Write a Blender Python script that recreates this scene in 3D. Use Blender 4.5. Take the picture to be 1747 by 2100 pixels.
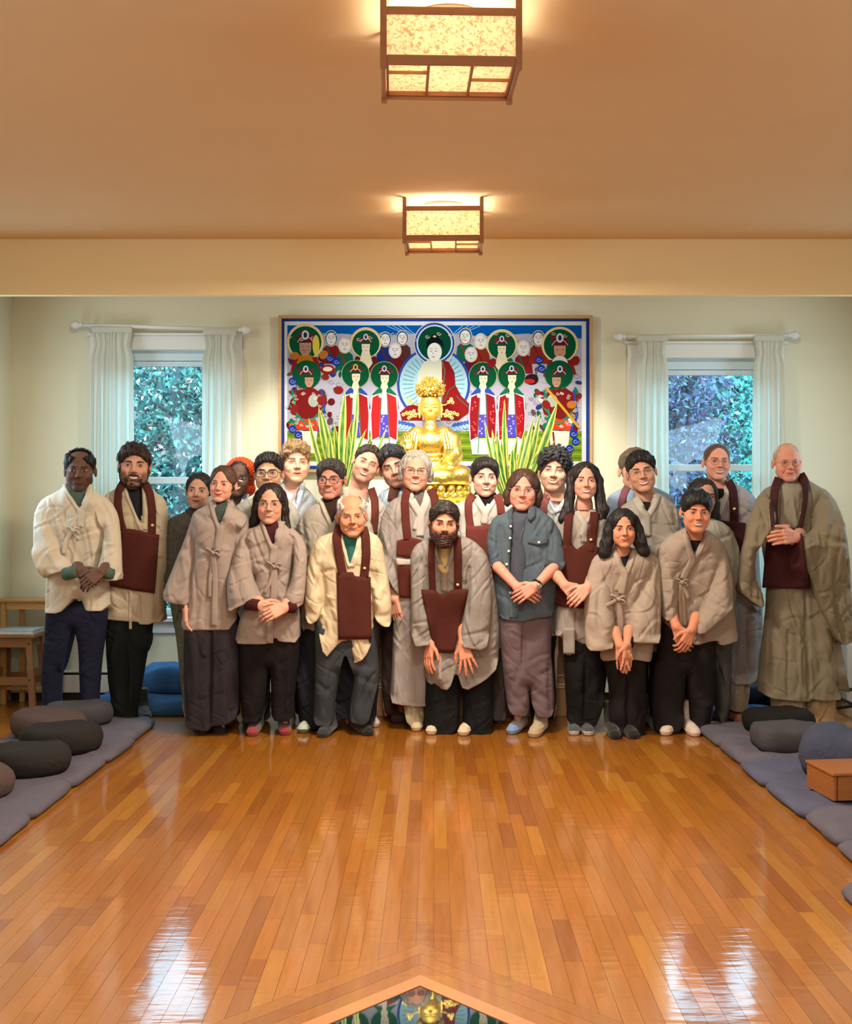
import bpy, math, random
import numpy as np
import openvdb as vdb
from mathutils import Vector, Matrix
from mathutils.bvhtree import BVHTree

random.seed(7)
np.random.seed(7)
for _o in list(bpy.data.objects):
    bpy.data.objects.remove(_o)
SC = bpy.context.scene
COL = SC.collection

# ------------------------------------------------------------------ camera
F = 2300.0            # focal length in pixels of the 1747 px wide frame
VX, VY = 890.0, 1040.0  # vanishing point of the room's long axis
CH = 1.40             # camera height
cam = bpy.data.cameras.new('camera')
cam.sensor_fit = 'HORIZONTAL'
cam.sensor_width = 36.0
cam.lens = F / 1747.0 * 36.0
cam.shift_x = (873.5 - VX) / 1747.0
cam.shift_y = -(1050.0 - VY) / 1747.0
cam.clip_start, cam.clip_end = 0.05, 200
camo = bpy.data.objects.new('camera', cam)
camo.location = (0, 0, CH)
camo.rotation_euler = (math.radians(90), 0, 0)
COL.objects.link(camo)
SC.camera = camo

# ------------------------------------------------------------------ view and world
SC.view_settings.view_transform = 'Standard'
SC.view_settings.look = 'None'
SC.view_settings.gamma = 1.0
SC.view_settings.use_curve_mapping = False
SC.view_settings.exposure = 0.36
SC.cycles.use_denoising = True
SC.cycles.max_bounces = 8
SC.cycles.diffuse_bounces = 4
SC.cycles.glossy_bounces = 4
SC.cycles.transparent_max_bounces = 12
SC.cycles.sample_clamp_indirect = 6.0
SC.cycles.caustics_reflective = False
SC.cycles.caustics_refractive = False

world = bpy.data.worlds.new('overcast_sky')
SC.world = world
world.use_nodes = True
_bg = world.node_tree.nodes['Background']
_bg.inputs['Color'].default_value = (0.42, 0.80, 1.0, 1)
_bg.inputs['Strength'].default_value = 6.4

# room dimensions
XL, XR = -3.09, 3.35
YB, YF = 8.2, -4.2     # back wall, wall behind the camera
ZC = 2.955
BEAM_Y, BEAM_Z, BEAM_T = 6.5, 2.63, 0.05
WARM = (1.0, 0.85, 0.66)
COOL = (0.55, 0.80, 1.0)


def area(name, loc, target, sx, sy, power, col, spread=180):
    L = bpy.data.lights.new(name, 'AREA')
    L.shape = 'RECTANGLE'
    L.size, L.size_y = sx, sy
    L.energy = power
    L.color = col
    L.spread = math.radians(spread)
    o = bpy.data.objects.new(name, L)
    o.location = loc
    o.rotation_euler = (Vector(target) - Vector(loc)).to_track_quat('-Z', 'Y').to_euler()
    COL.objects.link(o)
    return o


def spot(name, loc, target, power, col, ang=50, blend=0.6, rad=0.04):
    L = bpy.data.lights.new(name, 'SPOT')
    L.energy = power
    L.color = col
    L.spot_size = math.radians(ang)
    L.spot_blend = blend
    L.shadow_soft_size = rad
    o = bpy.data.objects.new(name, L)
    o.location = loc
    o.rotation_euler = (Vector(target) - Vector(loc)).to_track_quat('-Z', 'Y').to_euler()
    COL.objects.link(o)
    return o


# added area lights on the solid bay side walls, for assumed windows outside the frame
area('assumed_bay_daylight_left', (XL + 0.03, 7.0, 1.6), (0, 6.9, 1.3), 0.7, 1.5, 20, COOL)
area('assumed_bay_daylight_right', (XR - 0.03, 7.0, 1.6), (0, 6.9, 1.3), 0.7, 1.5, 18, COOL)
area('hall_fill_left', (XL + 0.03, 2.2, 1.7), (3, 2.6, 1.2), 2.6, 1.5, 40, COOL)  # added cool fill on the solid hall walls, standing in for windows
area('hall_fill_right', (XR - 0.03, 2.2, 1.7), (-3, 2.6, 1.2), 2.6, 1.5, 40, COOL)  # same added fill from the right wall
# assumed altar spotlights fixed behind the beam, plus two added wall fills
spot('altar_or_fill_spot', (-0.25, 6.75, 2.80), (-0.02, 7.95, 1.65), 100, (1.0, 0.94, 0.78), 62)
spot('altar_or_fill_spot', (-1.05, 6.75, 2.80), (-0.75, 7.95, 1.50), 88, (1.0, 0.94, 0.78), 70)
spot('altar_or_fill_spot', (0.85, 6.75, 2.80), (0.60, 7.95, 1.50), 88, (1.0, 0.94, 0.78), 70)

spot('altar_or_fill_spot', (-2.1, 6.75, 2.85), (-2.2, 8.2, 1.7), 12, (1.0, 0.98, 0.86), 120, 1.0)  # added wide fill to brighten the left wall, not an altar lamp
spot('altar_or_fill_spot', (2.1, 6.75, 2.85), (2.2, 8.2, 1.7), 12, (1.0, 0.98, 0.86), 120, 1.0)  # its twin, added to brighten the right wall
spot('altar_or_fill_spot', (0.0, 7.1, 2.88), (0.0, 8.2, 2.50), 34, (0.85, 0.95, 1.0), 130, 1.0)

# ------------------------------------------------------------------ helpers
def tag(o, label=None, cat=None, group=None, kind=None):
    if label: o['label'] = label
    if cat: o['category'] = cat
    if group: o['group'] = group
    if kind: o['kind'] = kind
    return o


def empty(name, loc=(0, 0, 0), label=None, cat=None, group=None):
    o = bpy.data.objects.new(name, None)
    o.empty_display_size = 0.05
    o.location = loc
    COL.objects.link(o)
    return tag(o, label, cat, group)


def W(px, py, D):
    return np.array(((px - VX) * D / F, D, CH - (py - VY) * D / F))


def link(name, me, mat, parent=None):
    if mat is not None:
        me.materials.append(mat)
    o = bpy.data.objects.new(name, me)
    COL.objects.link(o)
    if parent is not None:
        o.parent = parent
        if parent.parent is None:
            o.matrix_parent_inverse = Matrix.Translation(-parent.location)
    return o


def mesh_np(name, v, f, mat, parent=None, smooth=True, col=None):
    """v (n,3), f (m,4) or (m,3) arrays of one size, or a list of faces"""
    me = bpy.data.meshes.new(name)
    v = np.asarray(v, dtype=np.float32)
    if isinstance(f, np.ndarray):
        k = f.shape[1]
        m = f.shape[0]
        me.vertices.add(len(v))
        me.vertices.foreach_set('co', v.ravel())
        me.loops.add(m * k)
        me.loops.foreach_set('vertex_index', f.astype(np.int32).ravel())
        me.polygons.add(m)
        me.polygons.foreach_set('loop_start', np.arange(0, m * k, k, dtype=np.int32))
        me.update(calc_edges=True)
    else:
        me.from_pydata(v.tolist(), [], f)
        me.update()
    if smooth:
        me.polygons.foreach_set('use_smooth', np.ones(len(me.polygons), dtype=bool))
    if col is not None:
        a = me.color_attributes.new('Col', 'FLOAT_COLOR', 'POINT')
        c = np.ones((len(v), 4), dtype=np.float32)
        c[:, :3] = col
        a.data.foreach_set('color', c.ravel())
    return link(name, me, mat, parent)


class MB:
    """collects simple solids and links them as one mesh object"""
    def __init__(s):
        s.v, s.f, s.c = [], [], []

    def add(s, v, f, c=None):
        n = len(s.v)
        s.v += [tuple(p) for p in v]
        s.f += [tuple(i + n for i in q) for q in f]
        if c is not None:
            s.c += [tuple(c)] * len(v)
        return s

    def box(s, lo, hi, c=None, bev=0.0):
        x0, y0, z0 = lo
        x1, y1, z1 = hi
        if bev <= 0:
            v = [(x0, y0, z0), (x1, y0, z0), (x1, y1, z0), (x0, y1, z0), (x0, y0, z1), (x1, y0, z1), (x1, y1, z1), (x0, y1, z1)]
            f = [(0, 3, 2, 1), (4, 5, 6, 7), (0, 1, 5, 4), (1, 2, 6, 5), (2, 3, 7, 6), (3, 0, 4, 7)]
            return s.add(v, f, c)
        b = bev
        v = []
        for z, i in ((z0, b), (z0 + b, 0), (z1 - b, 0), (z1, b)):
            v += [(x0 + b + i, y0 + i, z), (x1 - b - i, y0 + i, z), (x1 - i, y0 + b + i, z), (x1 - i, y1 - b - i, z),
                  (x1 - b - i, y1 - i, z), (x0 + b + i, y1 - i, z), (x0 + i, y1 - b - i, z), (x0 + i, y0 + b + i, z)]
        f = [tuple(range(7, -1, -1)), tuple(range(24, 32))]
        for r in range(3):
            for i in range(8):
                j = (i + 1) % 8
                f.append((r * 8 + i, r * 8 + j, r * 8 + 8 + j, r * 8 + 8 + i))
        return s.add(v, f, c)

    def hexa(s, bot, top, c=None):
        """two quads of 4 points each, counter-clockwise from above"""
        f = [(0, 3, 2, 1), (4, 5, 6, 7), (0, 1, 5, 4), (1, 2, 6, 5), (2, 3, 7, 6), (3, 0, 4, 7)]
        return s.add(list(bot) + list(top), f, c)

    def tube(s, pts, r, n=8, c=None, closed=False):
        pts = [Vector(p) for p in pts]
        rs = r if hasattr(r, '__len__') else [r] * len(pts)
        v, f = [], []
        m = len(pts)
        up = Vector((0.13, 0.37, 0.92))
        for i, p in enumerate(pts):
            if closed:
                t = pts[(i + 1) % m] - pts[i - 1]
            else:
                t = pts[min(i + 1, m - 1)] - pts[max(i - 1, 0)]
            t.normalize()
            a = t.cross(up)
            if a.length < 1e-3:
                a = t.cross(Vector((1, 0, 0)))
            a.normalize()
            b = t.cross(a)
            for k in range(n):
                w = 2 * math.pi * k / n
                v.append(p + (a * math.cos(w) + b * math.sin(w)) * rs[i])
        for i in range(m if closed else m - 1):
            for k in range(n):
                j = (i + 1) % m
                f.append((i * n + k, i * n + (k + 1) % n, j * n + (k + 1) % n, j * n + k))
        if not closed:
            f.append(tuple(range(n))[::-1])
            f.append(tuple((m - 1) * n + k for k in range(n)))
        return s.add(v, f, c)

    def lathe(s, cx, cy, prof, n=24, c=None, axis='z'):
        v, f = [], []
        for r, z in prof:
            for k in range(n):
                w = 2 * math.pi * k / n
                if axis == 'z':
                    v.append((cx + r * math.cos(w), cy + r * math.sin(w), z))
                else:  # axis x, (cx, cy) = (y, z)
                    v.append((z, cx + r * math.cos(w), cy + r * math.sin(w)))
        m = len(prof)
        for i in range(m - 1):
            for k in range(n):
                q = (i * n + k, i * n + (k + 1) % n, (i + 1) * n + (k + 1) % n, (i + 1) * n + k)
                f.append(q)
        f.append(tuple(range(n))[::-1])
        f.append(tuple((m - 1) * n + k for k in range(n)))
        return s.add(v, f, c)

    def build(s, name, mat, parent=None, smooth=False):
        col = np.array(s.c, dtype=np.float32) if s.c else None
        return mesh_np(name, np.array(s.v, dtype=np.float32), s.f, mat, parent, smooth, col)


# ------------------------------------------------------------------ materials
def lin(r, g, b):
    def q(x):
        x /= 255.0
        return x / 12.92 if x <= 0.04045 else ((x + 0.055) / 1.055) ** 2.4
    return (q(r), q(g), q(b))


def nodes(name):
    m = bpy.data.materials.new(name)
    m.use_nodes = True
    nt = m.node_tree
    return m, nt, nt.nodes, nt.links, nt.nodes['Principled BSDF']


def setp(b, **k):
    for n, v in k.items():
        key = {'rough': 'Roughness', 'metal': 'Metallic', 'spec': 'Specular IOR Level', 'coat': 'Coat Weight', 'coatr': 'Coat Roughness',
               'sheen': 'Sheen Weight', 'trans': 'Transmission Weight', 'ior': 'IOR', 'alpha': 'Alpha', 'es': 'Emission Strength', 'sss': 'Subsurface Weight'}[n]
        b.inputs[key].default_value = v


def mat_noise(name, c, var=0.12, scale=8.0, rough=0.7, bump=0.0, bscale=60.0, stretch=(1, 1, 1), c2=None, detail=3.0, obj=False, **k):
    """a plain procedural surface: base colour with soft noise between c and c2, optional fine bump"""
    m, nt, N, L, b = nodes(name)
    tc = N.new('ShaderNodeTexCoord')
    mp = N.new('ShaderNodeMapping')
    mp.inputs['Scale'].default_value = stretch
    L.new(tc.outputs['Object' if obj else 'Object'], mp.inputs['Vector'])
    n = N.new('ShaderNodeTexNoise')
    n.inputs['Scale'].default_value = scale
    n.inputs['Detail'].default_value = detail
    L.new(mp.outputs[0], n.inputs['Vector'])
    mx = N.new('ShaderNodeMix')
    mx.data_type = 'RGBA'
    if c2 is None:
        c2 = tuple(min(1, x * (1 + var)) for x in c)
        c = tuple(x * (1 - var) for x in c)
    mx.inputs['A'].default_value = (*c, 1)
    mx.inputs['B'].default_value = (*c2, 1)
    L.new(n.outputs['Fac'], mx.inputs['Factor'])
    L.new(mx.outputs['Result'], b.inputs['Base Color'])
    setp(b, rough=rough, **k)
    if bump:
        n2 = N.new('ShaderNodeTexNoise')
        n2.inputs['Scale'].default_value = bscale
        n2.inputs['Detail'].default_value = 4
        L.new(mp.outputs[0], n2.inputs['Vector'])
        bp = N.new('ShaderNodeBump')
        bp.inputs['Strength'].default_value = bump
        bp.inputs['Distance'].default_value = 0.01
        L.new(n2.outputs['Fac'], bp.inputs['Height'])
        L.new(bp.outputs[0], b.inputs['Normal'])
    return m


def mat_col(name, rough=0.6, bump=0.0, bscale=80.0, var=0.0, vscale=60, **k):
    """surface whose colour is the mesh's own colour attribute"""
    m, nt, N, L, b = nodes(name)
    a = N.new('ShaderNodeVertexColor')
    a.layer_name = 'Col'
    tc = N.new('ShaderNodeTexCoord')
    n = N.new('ShaderNodeTexNoise')
    n.inputs['Scale'].default_value = vscale
    n.inputs['Detail'].default_value = 3
    L.new(tc.outputs['Object'], n.inputs['Vector'])
    if var:
        mr = N.new('ShaderNodeMapRange')
        mr.inputs['To Min'].default_value = 1 - var
        mr.inputs['To Max'].default_value = 1 + var
        L.new(n.outputs['Fac'], mr.inputs['Value'])
        vm = N.new('ShaderNodeVectorMath')
        vm.operation = 'SCALE'
        L.new(a.outputs['Color'], vm.inputs[0])
        L.new(mr.outputs[0], vm.inputs['Scale'])
        L.new(vm.outputs[0], b.inputs['Base Color'])
    else:
        L.new(a.outputs['Color'], b.inputs['Base Color'])
    if bump:
        n2 = N.new('ShaderNodeTexNoise')
        n2.inputs['Scale'].default_value = bscale
        L.new(tc.outputs['Object'], n2.inputs['Vector'])
        bp = N.new('ShaderNodeBump')
        bp.inputs['Strength'].default_value = bump
        bp.inputs['Distance'].default_value = 0.005
        L.new(n2.outputs['Fac'], bp.inputs['Height'])
        L.new(bp.outputs[0], b.inputs['Normal'])
    setp(b, rough=rough, **k)
    return m


_fab = {}


def fabric(rgb, rough=0.9, weave=260.0, var=0.10, bump=0.30, sheen=0.0):
    key = (rgb, rough, weave)
    if key in _fab:
        return _fab[key]
    m, nt, N, L, b = nodes('fabric')
    c = lin(*rgb)
    tc = N.new('ShaderNodeTexCoord')
    n = N.new('ShaderNodeTexNoise')
    n.inputs['Scale'].default_value = weave
    n.inputs['Detail'].default_value = 2
    L.new(tc.outputs['Object'], n.inputs['Vector'])
    n3 = N.new('ShaderNodeTexNoise')
    n3.inputs['Scale'].default_value = 7
    L.new(tc.outputs['Object'], n3.inputs['Vector'])
    ad = N.new('ShaderNodeMath')
    ad.operation = 'ADD'
    L.new(n.outputs['Fac'], ad.inputs[0])
    L.new(n3.outputs['Fac'], ad.inputs[1])
    mr = N.new('ShaderNodeMapRange')
    mr.inputs['From Min'].default_value = 0.6
    mr.inputs['From Max'].default_value = 1.4
    mr.inputs['To Min'].default_value = 1 - var
    mr.inputs['To Max'].default_value = 1 + var
    L.new(ad.outputs[0], mr.inputs['Value'])
    vm = N.new('ShaderNodeVectorMath')
    vm.operation = 'SCALE'
    vm.inputs[0].default_value = c
    L.new(mr.outputs[0], vm.inputs['Scale'])
    L.new(vm.outputs[0], b.inputs['Base Color'])
    n2 = N.new('ShaderNodeTexNoise')
    n2.inputs['Scale'].default_value = 11
    n2.inputs['Detail'].default_value = 6
    n2.inputs['Distortion'].default_value = 1.6
    L.new(tc.outputs['Object'], n2.inputs['Vector'])
    bp = N.new('ShaderNodeBump')
    bp.inputs['Strength'].default_value = bump
    bp.inputs['Distance'].default_value = 0.012
    L.new(n2.outputs['Fac'], bp.inputs['Height'])
    L.new(bp.outputs[0], b.inputs['Normal'])
    setp(b, rough=rough, sheen=sheen, spec=0.2)
    _fab[key] = m
    return m


def wood(name, c1, c2, rough=0.45, scale=3.0, stretch=(1, 1, 12), **k):
    return mat_noise(name, c1, c2=c2, scale=scale, stretch=stretch, rough=rough, bump=0.1, bscale=scale * 4, detail=6, **k)


def emit(name, c, s):
    m, nt, N, L, b = nodes(name)
    N.remove(b)
    e = N.new('ShaderNodeEmission')
    e.inputs['Color'].default_value = (*c, 1)
    e.inputs['Strength'].default_value = s
    L.new(e.outputs[0], N['Material Output'].inputs['Surface'])
    return m


def thin_glass(name, tint=(1, 1, 1), refl=0.08):
    m, nt, N, L, b = nodes(name)
    N.remove(b)
    t = N.new('ShaderNodeBsdfTransparent')
    t.inputs['Color'].default_value = (*tint, 1)
    g = N.new('ShaderNodeBsdfGlossy')
    g.inputs['Roughness'].default_value = 0.02
    x = N.new('ShaderNodeMixShader')
    x.inputs[0].default_value = refl
    L.new(t.outputs[0], x.inputs[1])
    L.new(g.outputs[0], x.inputs[2])
    L.new(x.outputs[0], N['Material Output'].inputs['Surface'])
    return m


# ------------------------------------------------------------------ signed distance fields meshed by OpenVDB
def smin(a, b, k):
    if k <= 0:
        return np.minimum(a, b)
    h = np.maximum(k - np.abs(a - b), 0) / k
    return np.minimum(a, b) - h * h * (k * 0.25)


def sdf2(px, pz, pts):
    """signed distance (negative inside) of a polygon on the 2-D grid px (n,1), pz (1,m)"""
    pts = np.asarray(pts, dtype=np.float32)
    n = len(pts)
    d = np.full(np.broadcast(px, pz).shape, 1e9, dtype=np.float32)
    s = np.zeros(d.shape, dtype=bool)
    for i in range(n):
        a = pts[i]
        b = pts[i - 1]
        e = b - a
        L = max(float(e @ e), 1e-12)
        wx = px - a[0]
        wz = pz - a[1]
        t = np.clip((wx * e[0] + wz * e[1]) / L, 0, 1)
        dd = (wx - e[0] * t) ** 2 + (wz - e[1] * t) ** 2
        np.minimum(d, dd, out=d)
        c1 = pz >= a[1]
        c2 = pz < b[1]
        c3 = e[0] * wz > e[1] * wx
        s ^= (c1 & c2 & c3) | (~c1 & ~c2 & ~c3)
    return np.where(s, -1, 1) * np.sqrt(d)


def sdf2_hem(px, pz, pts):
    """as sdf2, plus the distance to the sides only: edges that face down (hems) and the sign that goes with it"""
    pts = np.asarray(pts, dtype=np.float32)
    n = len(pts)
    A = sum(pts[i - 1][0] * pts[i][1] - pts[i][0] * pts[i - 1][1] for i in range(n))
    sh = np.broadcast(px, pz).shape
    ds = np.full(sh, 1e9, dtype=np.float32)
    dh = np.full(sh, 1e9, dtype=np.float32)
    s = np.zeros(sh, dtype=bool)
    for i in range(n):
        a = pts[i]
        b = pts[i - 1]
        e = b - a
        L = max(float(e @ e), 1e-12)
        wx = px - a[0]
        wz = pz - a[1]
        t = np.clip((wx * e[0] + wz * e[1]) / L, 0, 1)
        dd = (wx - e[0] * t) ** 2 + (wz - e[1] * t) ** 2
        # outward normal of edge b -> a for a polygon of signed area A
        nz = (e[0]) / math.sqrt(L) * (1 if A > 0 else -1)
        if nz < -0.20:
            np.minimum(dh, dd, out=dh)
        else:
            np.minimum(ds, dd, out=ds)
        c1 = pz >= a[1]
        c2 = pz < b[1]
        c3 = e[0] * wz > e[1] * wx
        s ^= (c1 & c2 & c3) | (~c1 & ~c2 & ~c3)
    full = np.where(s, -1, 1) * np.sqrt(np.minimum(ds, dh))
    side = np.where(s | (dh < ds), 1, -1) * np.sqrt(ds)
    return full, side


def chaikin(pts, n=1):
    pts = [np.array(p[:2], dtype=float) for p in pts]
    for _ in range(n):
        q = []
        for i in range(len(pts)):
            a, b = pts[i], pts[(i + 1) % len(pts)]
            q += [a * .8 + b * .2, a * .2 + b * .8]
        pts = q
    return pts


class Fld:
    def __init__(s, lo, hi, h):
        s.h = h
        s.lo = np.array(lo, dtype=np.float64)
        n = np.maximum(np.ceil((np.array(hi) - s.lo) / h).astype(int) + 1, 3)
        s.n = n
        s.ax = [(s.lo[i] + np.arange(n[i]) * h).astype(np.float32) for i in range(3)]
        s.d = np.full(tuple(n), 4 * h, dtype=np.float32)

    def sub(s, lo, hi):
        sl = []
        for i in range(3):
            a = int(np.floor((lo[i] - s.lo[i]) / s.h))
            b = int(np.ceil((hi[i] - s.lo[i]) / s.h)) + 1
            a = min(max(a, 0), s.n[i] - 1)
            b = min(max(b, a + 1), s.n[i])
            sl.append(slice(a, b))
        X = s.ax[0][sl[0]][:, None, None]
        Y = s.ax[1][sl[1]][None, :, None]
        Z = s.ax[2][sl[2]][None, None, :]
        return tuple(sl), X, Y, Z

    def put(s, sl, d, k=0.0, op='add'):
        if op == 'add':
            s.d[sl] = smin(s.d[sl], d, k)
        else:
            s.d[sl] = -smin(-s.d[sl], d, k)

    def cone(s, a, b, ra, rb, k=0.0, op='add', sc=(1, 1, 1)):
        a = np.array(a, dtype=np.float32)
        b = np.array(b, dtype=np.float32)
        m = max(ra, rb) * max(1 / min(sc), 1) + k + 2 * s.h
        sl, X, Y, Z = s.sub(np.minimum(a, b) - m, np.maximum(a, b) + m)
        e = (b - a) * np.array(sc, dtype=np.float32)
        L = max(float(e @ e), 1e-9)
        x, y, z = (X - a[0]) * sc[0], (Y - a[1]) * sc[1], (Z - a[2]) * sc[2]
        t = np.clip((x * e[0] + y * e[1] + z * e[2]) / L, 0, 1)
        d = np.sqrt((x - e[0] * t) ** 2 + (y - e[1] * t) ** 2 + (z - e[2] * t) ** 2) - (ra + (rb - ra) * t)
        s.put(sl, d, k, op)

    def chain(s, pts, rs, k=0.0, op='add', sc=(1, 1, 1)):
        for i in range(len(pts) - 1):
            s.cone(pts[i], pts[i + 1], rs[i], rs[i + 1], k, op, sc)

    def ell(s, c, r, k=0.0, op='add', rot=None):
        m = max(r) + k + 2 * s.h
        c = np.array(c, dtype=np.float32)
        sl, X, Y, Z = s.sub(c - m, c + m)
        x, y, z = X - c[0], Y - c[1], Z - c[2]
        if rot is not None:
            R = np.array(rot, dtype=np.float32)
            x, y, z = (R[0, 0] * x + R[1, 0] * y + R[2, 0] * z, R[0, 1] * x + R[1, 1] * y + R[2, 1] * z, R[0, 2] * x + R[1, 2] * y + R[2, 2] * z)
        k0 = np.sqrt((x / r[0]) ** 2 + (y / r[1]) ** 2 + (z / r[2]) ** 2)
        k1 = np.sqrt((x / r[0] ** 2) ** 2 + (y / r[1] ** 2) ** 2 + (z / r[2] ** 2) ** 2) + 1e-6
        s.put(sl, k0 * (k0 - 1) / k1, k, op)

    def inflate(s, pts, T, R, yc, disp=None, k=0.0, hollow=0):
        """polygon pts in the (x, z) plane blown up to a body of half depth T"""
        pts = np.array(pts)
        if hollow:
            d2, side = sdf2_hem(s.ax[0][:, None], s.ax[2][None, :], pts)
        else:
            d2 = sdf2(s.ax[0][:, None], s.ax[2][None, :], pts)
            side = -d2
        q = 1 - np.clip(side / R, -9, 1)
        yv = yc(s.ax[2]).astype(np.float32) if callable(yc) else yc
        yv = np.broadcast_to(yv, d2.shape)[:, None, :]
        dy = (s.ax[1][None, :, None] - yv) / T
        f = (np.sqrt((q * q)[:, None, :] + dy * dy) - 1) * min(R, T)
        if disp is not None:
            f = f - (disp * np.clip(-d2 / .03, .12, 1))[:, None, :]
        if hollow:
            f = np.maximum(f, d2[:, None, :])
        s.d = smin(s.d, f, k)

    def mesh(s):
        g = vdb.FloatGrid()
        bgv = 3 * s.h
        d = np.clip(s.d, -bgv, bgv)
        d[0], d[-1], d[:, 0], d[:, -1], d[:, :, 0], d[:, :, -1] = (bgv,) * 6
        g.background = bgv
        g.copyFromArray(d)
        p, q = g.convertToQuads(0.0)
        if len(p) == 0:
            return np.zeros((0, 3), np.float32), np.zeros((0, 4), np.int32)
        return (p * s.h + s.lo).astype(np.float32), q.astype(np.int32)


def waves(seed, n, f, x, z, warp=0.0):
    """smooth 2-D noise about 0, amplitude about 1; f = (fx, fz) in rad/m"""
    r = np.random.RandomState(seed)
    if warp:
        x = x + warp * np.sin(z * f[0] * 0.35 + r.rand() * 6)
        z = z + warp * np.sin(x * f[0] * 0.3 + r.rand() * 6)
    o = 0
    for i in range(n):
        a, b = r.normal(0, 1, 2)
        o = o + np.sin((a * f[0]) * x + (b * f[1]) * z + r.rand() * 6.28)
    return (o / math.sqrt(n)).astype(np.float32)


def join(parts):
    """parts: list of (v, f, col) -> one (v, f, col)"""
    V, Q, C, n = [], [], [], 0
    for v, f, c in parts:
        V.append(v)
        Q.append(f + n)
        C.append(np.broadcast_to(np.array(c, dtype=np.float32), v.shape))
        n += len(v)
    return np.concatenate(V), np.concatenate(Q), np.concatenate(C)


def hand(f, w, d, n, side, curl=.25, spread=.10, s=1.0, thumb=.6, arm=None):
    """w wrist, d toward the fingers, n palm normal (side the fingers bend to), side +1/-1 picks the thumb's side"""
    w, d, n = (np.array(q, dtype=float) for q in (w, d, n))
    d /= np.linalg.norm(d)
    n = n - d * (n @ d)
    n /= np.linalg.norm(n)
    l = np.cross(d, n) * side
    offs = (-.030, -.010, .010, .029)
    for o in offs:
        f.cone(w + l * o * .55 * s, w + d * .084 * s + l * o * s, .0135 * s, .0115 * s, .010)
    L = ((.031, .020, .018), (.039, .026, .021), (.043, .029, .022), (.038, .025, .021))
    for i, o in enumerate(offs):
        a = (i - 1.5) * spread
        dd = d * math.cos(a) + l * math.sin(a)
        q = w + d * (.086 + (.004 if i in (1, 2) else -.003)) * s + l * o * s
        ang = 0
        rr = (.0082, .0088, .0090, .0088)[i] * s
        for j in range(3):
            ang += curl * (.8, 1.15, .8)[j] * (1 + .12 * (i - 1.5) * (1 if curl > .3 else 0))
            e = q + (dd * math.cos(ang) + n * math.sin(ang)) * L[i][j] * s
            f.cone(q, e, rr, rr * .93, .003)
            rr *= .93
            q = e
    b = w + l * .022 * s + d * .018 * s
    m = b + (l * (.55 + thumb * .3) + d * .75 + n * .35) * .038 * s
    e = m + (l * thumb * .5 + d * .9 + n * .3) * .030 * s
    t = e + (l * thumb * .15 + d * 1.0 + n * .35) * .024 * s
    f.cone(b, m, .0150 * s, .0115 * s, .008)
    f.cone(m, e, .0110 * s, .0098 * s, .003)
    f.cone(e, t, .0098 * s, .0080 * s, .003)
    if arm is not None:
        f.cone(np.array(arm), w, .036 * s, .026 * s, .012)
# ------------------------------------------------------------------ the room
WALL = mat_noise('cream_wall_paint', lin(224, 222, 200), var=.02, scale=2, rough=.85, bump=.05, bscale=220)
CEIL = mat_noise('ceiling_paint', lin(222, 196, 150), var=.03, scale=1.2, rough=.80, bump=.25, bscale=2.2, stretch=(1, 3, 1), detail=2)
BEAMM = mat_noise('beam_paint', lin(248, 236, 190), var=.02, scale=2, rough=.8, bump=.05, bscale=200)
WHITE = mat_noise('white_trim_paint', lin(226, 228, 226), var=.02, scale=6, rough=.45)
BLACKM = plain_m = mat_noise('black_slot', (.01, .01, .01), var=.1, scale=10, rough=.6)


def struct(name, mb, m, parent=None):
    o = mb.build(name, m, parent)
    if parent is None:
        o['kind'] = 'structure'
    return o


# ---- floor of strip boards round a glass diamond
DCX, DCY, RG = -0.041, 2.66, 0.62
RF = RG + .075
RBD = RF + .243
floor = struct('floor', MB().box((XL - .1, YF, -.06), (XR + .1, YB + .1, -.006)), mat_noise('dark_joint', lin(70, 36, 14), var=.2, scale=20, rough=.6))

fm, _nt, _N, _L, _b = nodes('varnished_maple_board')
_a = _N.new('ShaderNodeVertexColor')
_a.layer_name = 'Col'
_tc = _N.new('ShaderNodeTexCoord')
_mp = _N.new('ShaderNodeMapping')
_mp.inputs['Scale'].default_value = (38, 2.6, 1)
_n = _N.new('ShaderNodeTexNoise')
_n.inputs['Scale'].default_value = 1.6
_n.inputs['Detail'].default_value = 5
_L.new(_tc.outputs['Object'], _mp.inputs[0])
_L.new(_mp.outputs[0], _n.inputs['Vector'])
_r = _N.new('ShaderNodeMapRange')
_r.inputs['To Min'].default_value = .72
_r.inputs['To Max'].default_value = 1.25
_L.new(_n.outputs['Fac'], _r.inputs['Value'])
_v = _N.new('ShaderNodeVectorMath')
_v.operation = 'SCALE'
_L.new(_a.outputs['Color'], _v.inputs[0])
_L.new(_r.outputs[0], _v.inputs['Scale'])
_L.new(_v.outputs[0], _b.inputs['Base Color'])
_n2 = _N.new('ShaderNodeTexNoise')
_n2.inputs['Scale'].default_value = 9
_n2.inputs['Detail'].default_value = 3
_mp2 = _N.new('ShaderNodeMapping')
_mp2.inputs['Scale'].default_value = (.6, 3.0, 1)
_L.new(_tc.outputs['Object'], _mp2.inputs[0])
_L.new(_mp2.outputs[0], _n2.inputs['Vector'])
_bp = _N.new('ShaderNodeBump')
_bp.inputs['Strength'].default_value = .22
_bp.inputs['Distance'].default_value = .004
_L.new(_n2.outputs['Fac'], _bp.inputs['Height'])
_L.new(_bp.outputs[0], _b.inputs['Normal'])
_L.new(_bp.outputs[0], _b.inputs['Coat Normal'])
setp(_b, rough=.45, coat=1.0, coatr=.085, spec=.3)
BOARD = fm

rb = random.Random(4)


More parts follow.
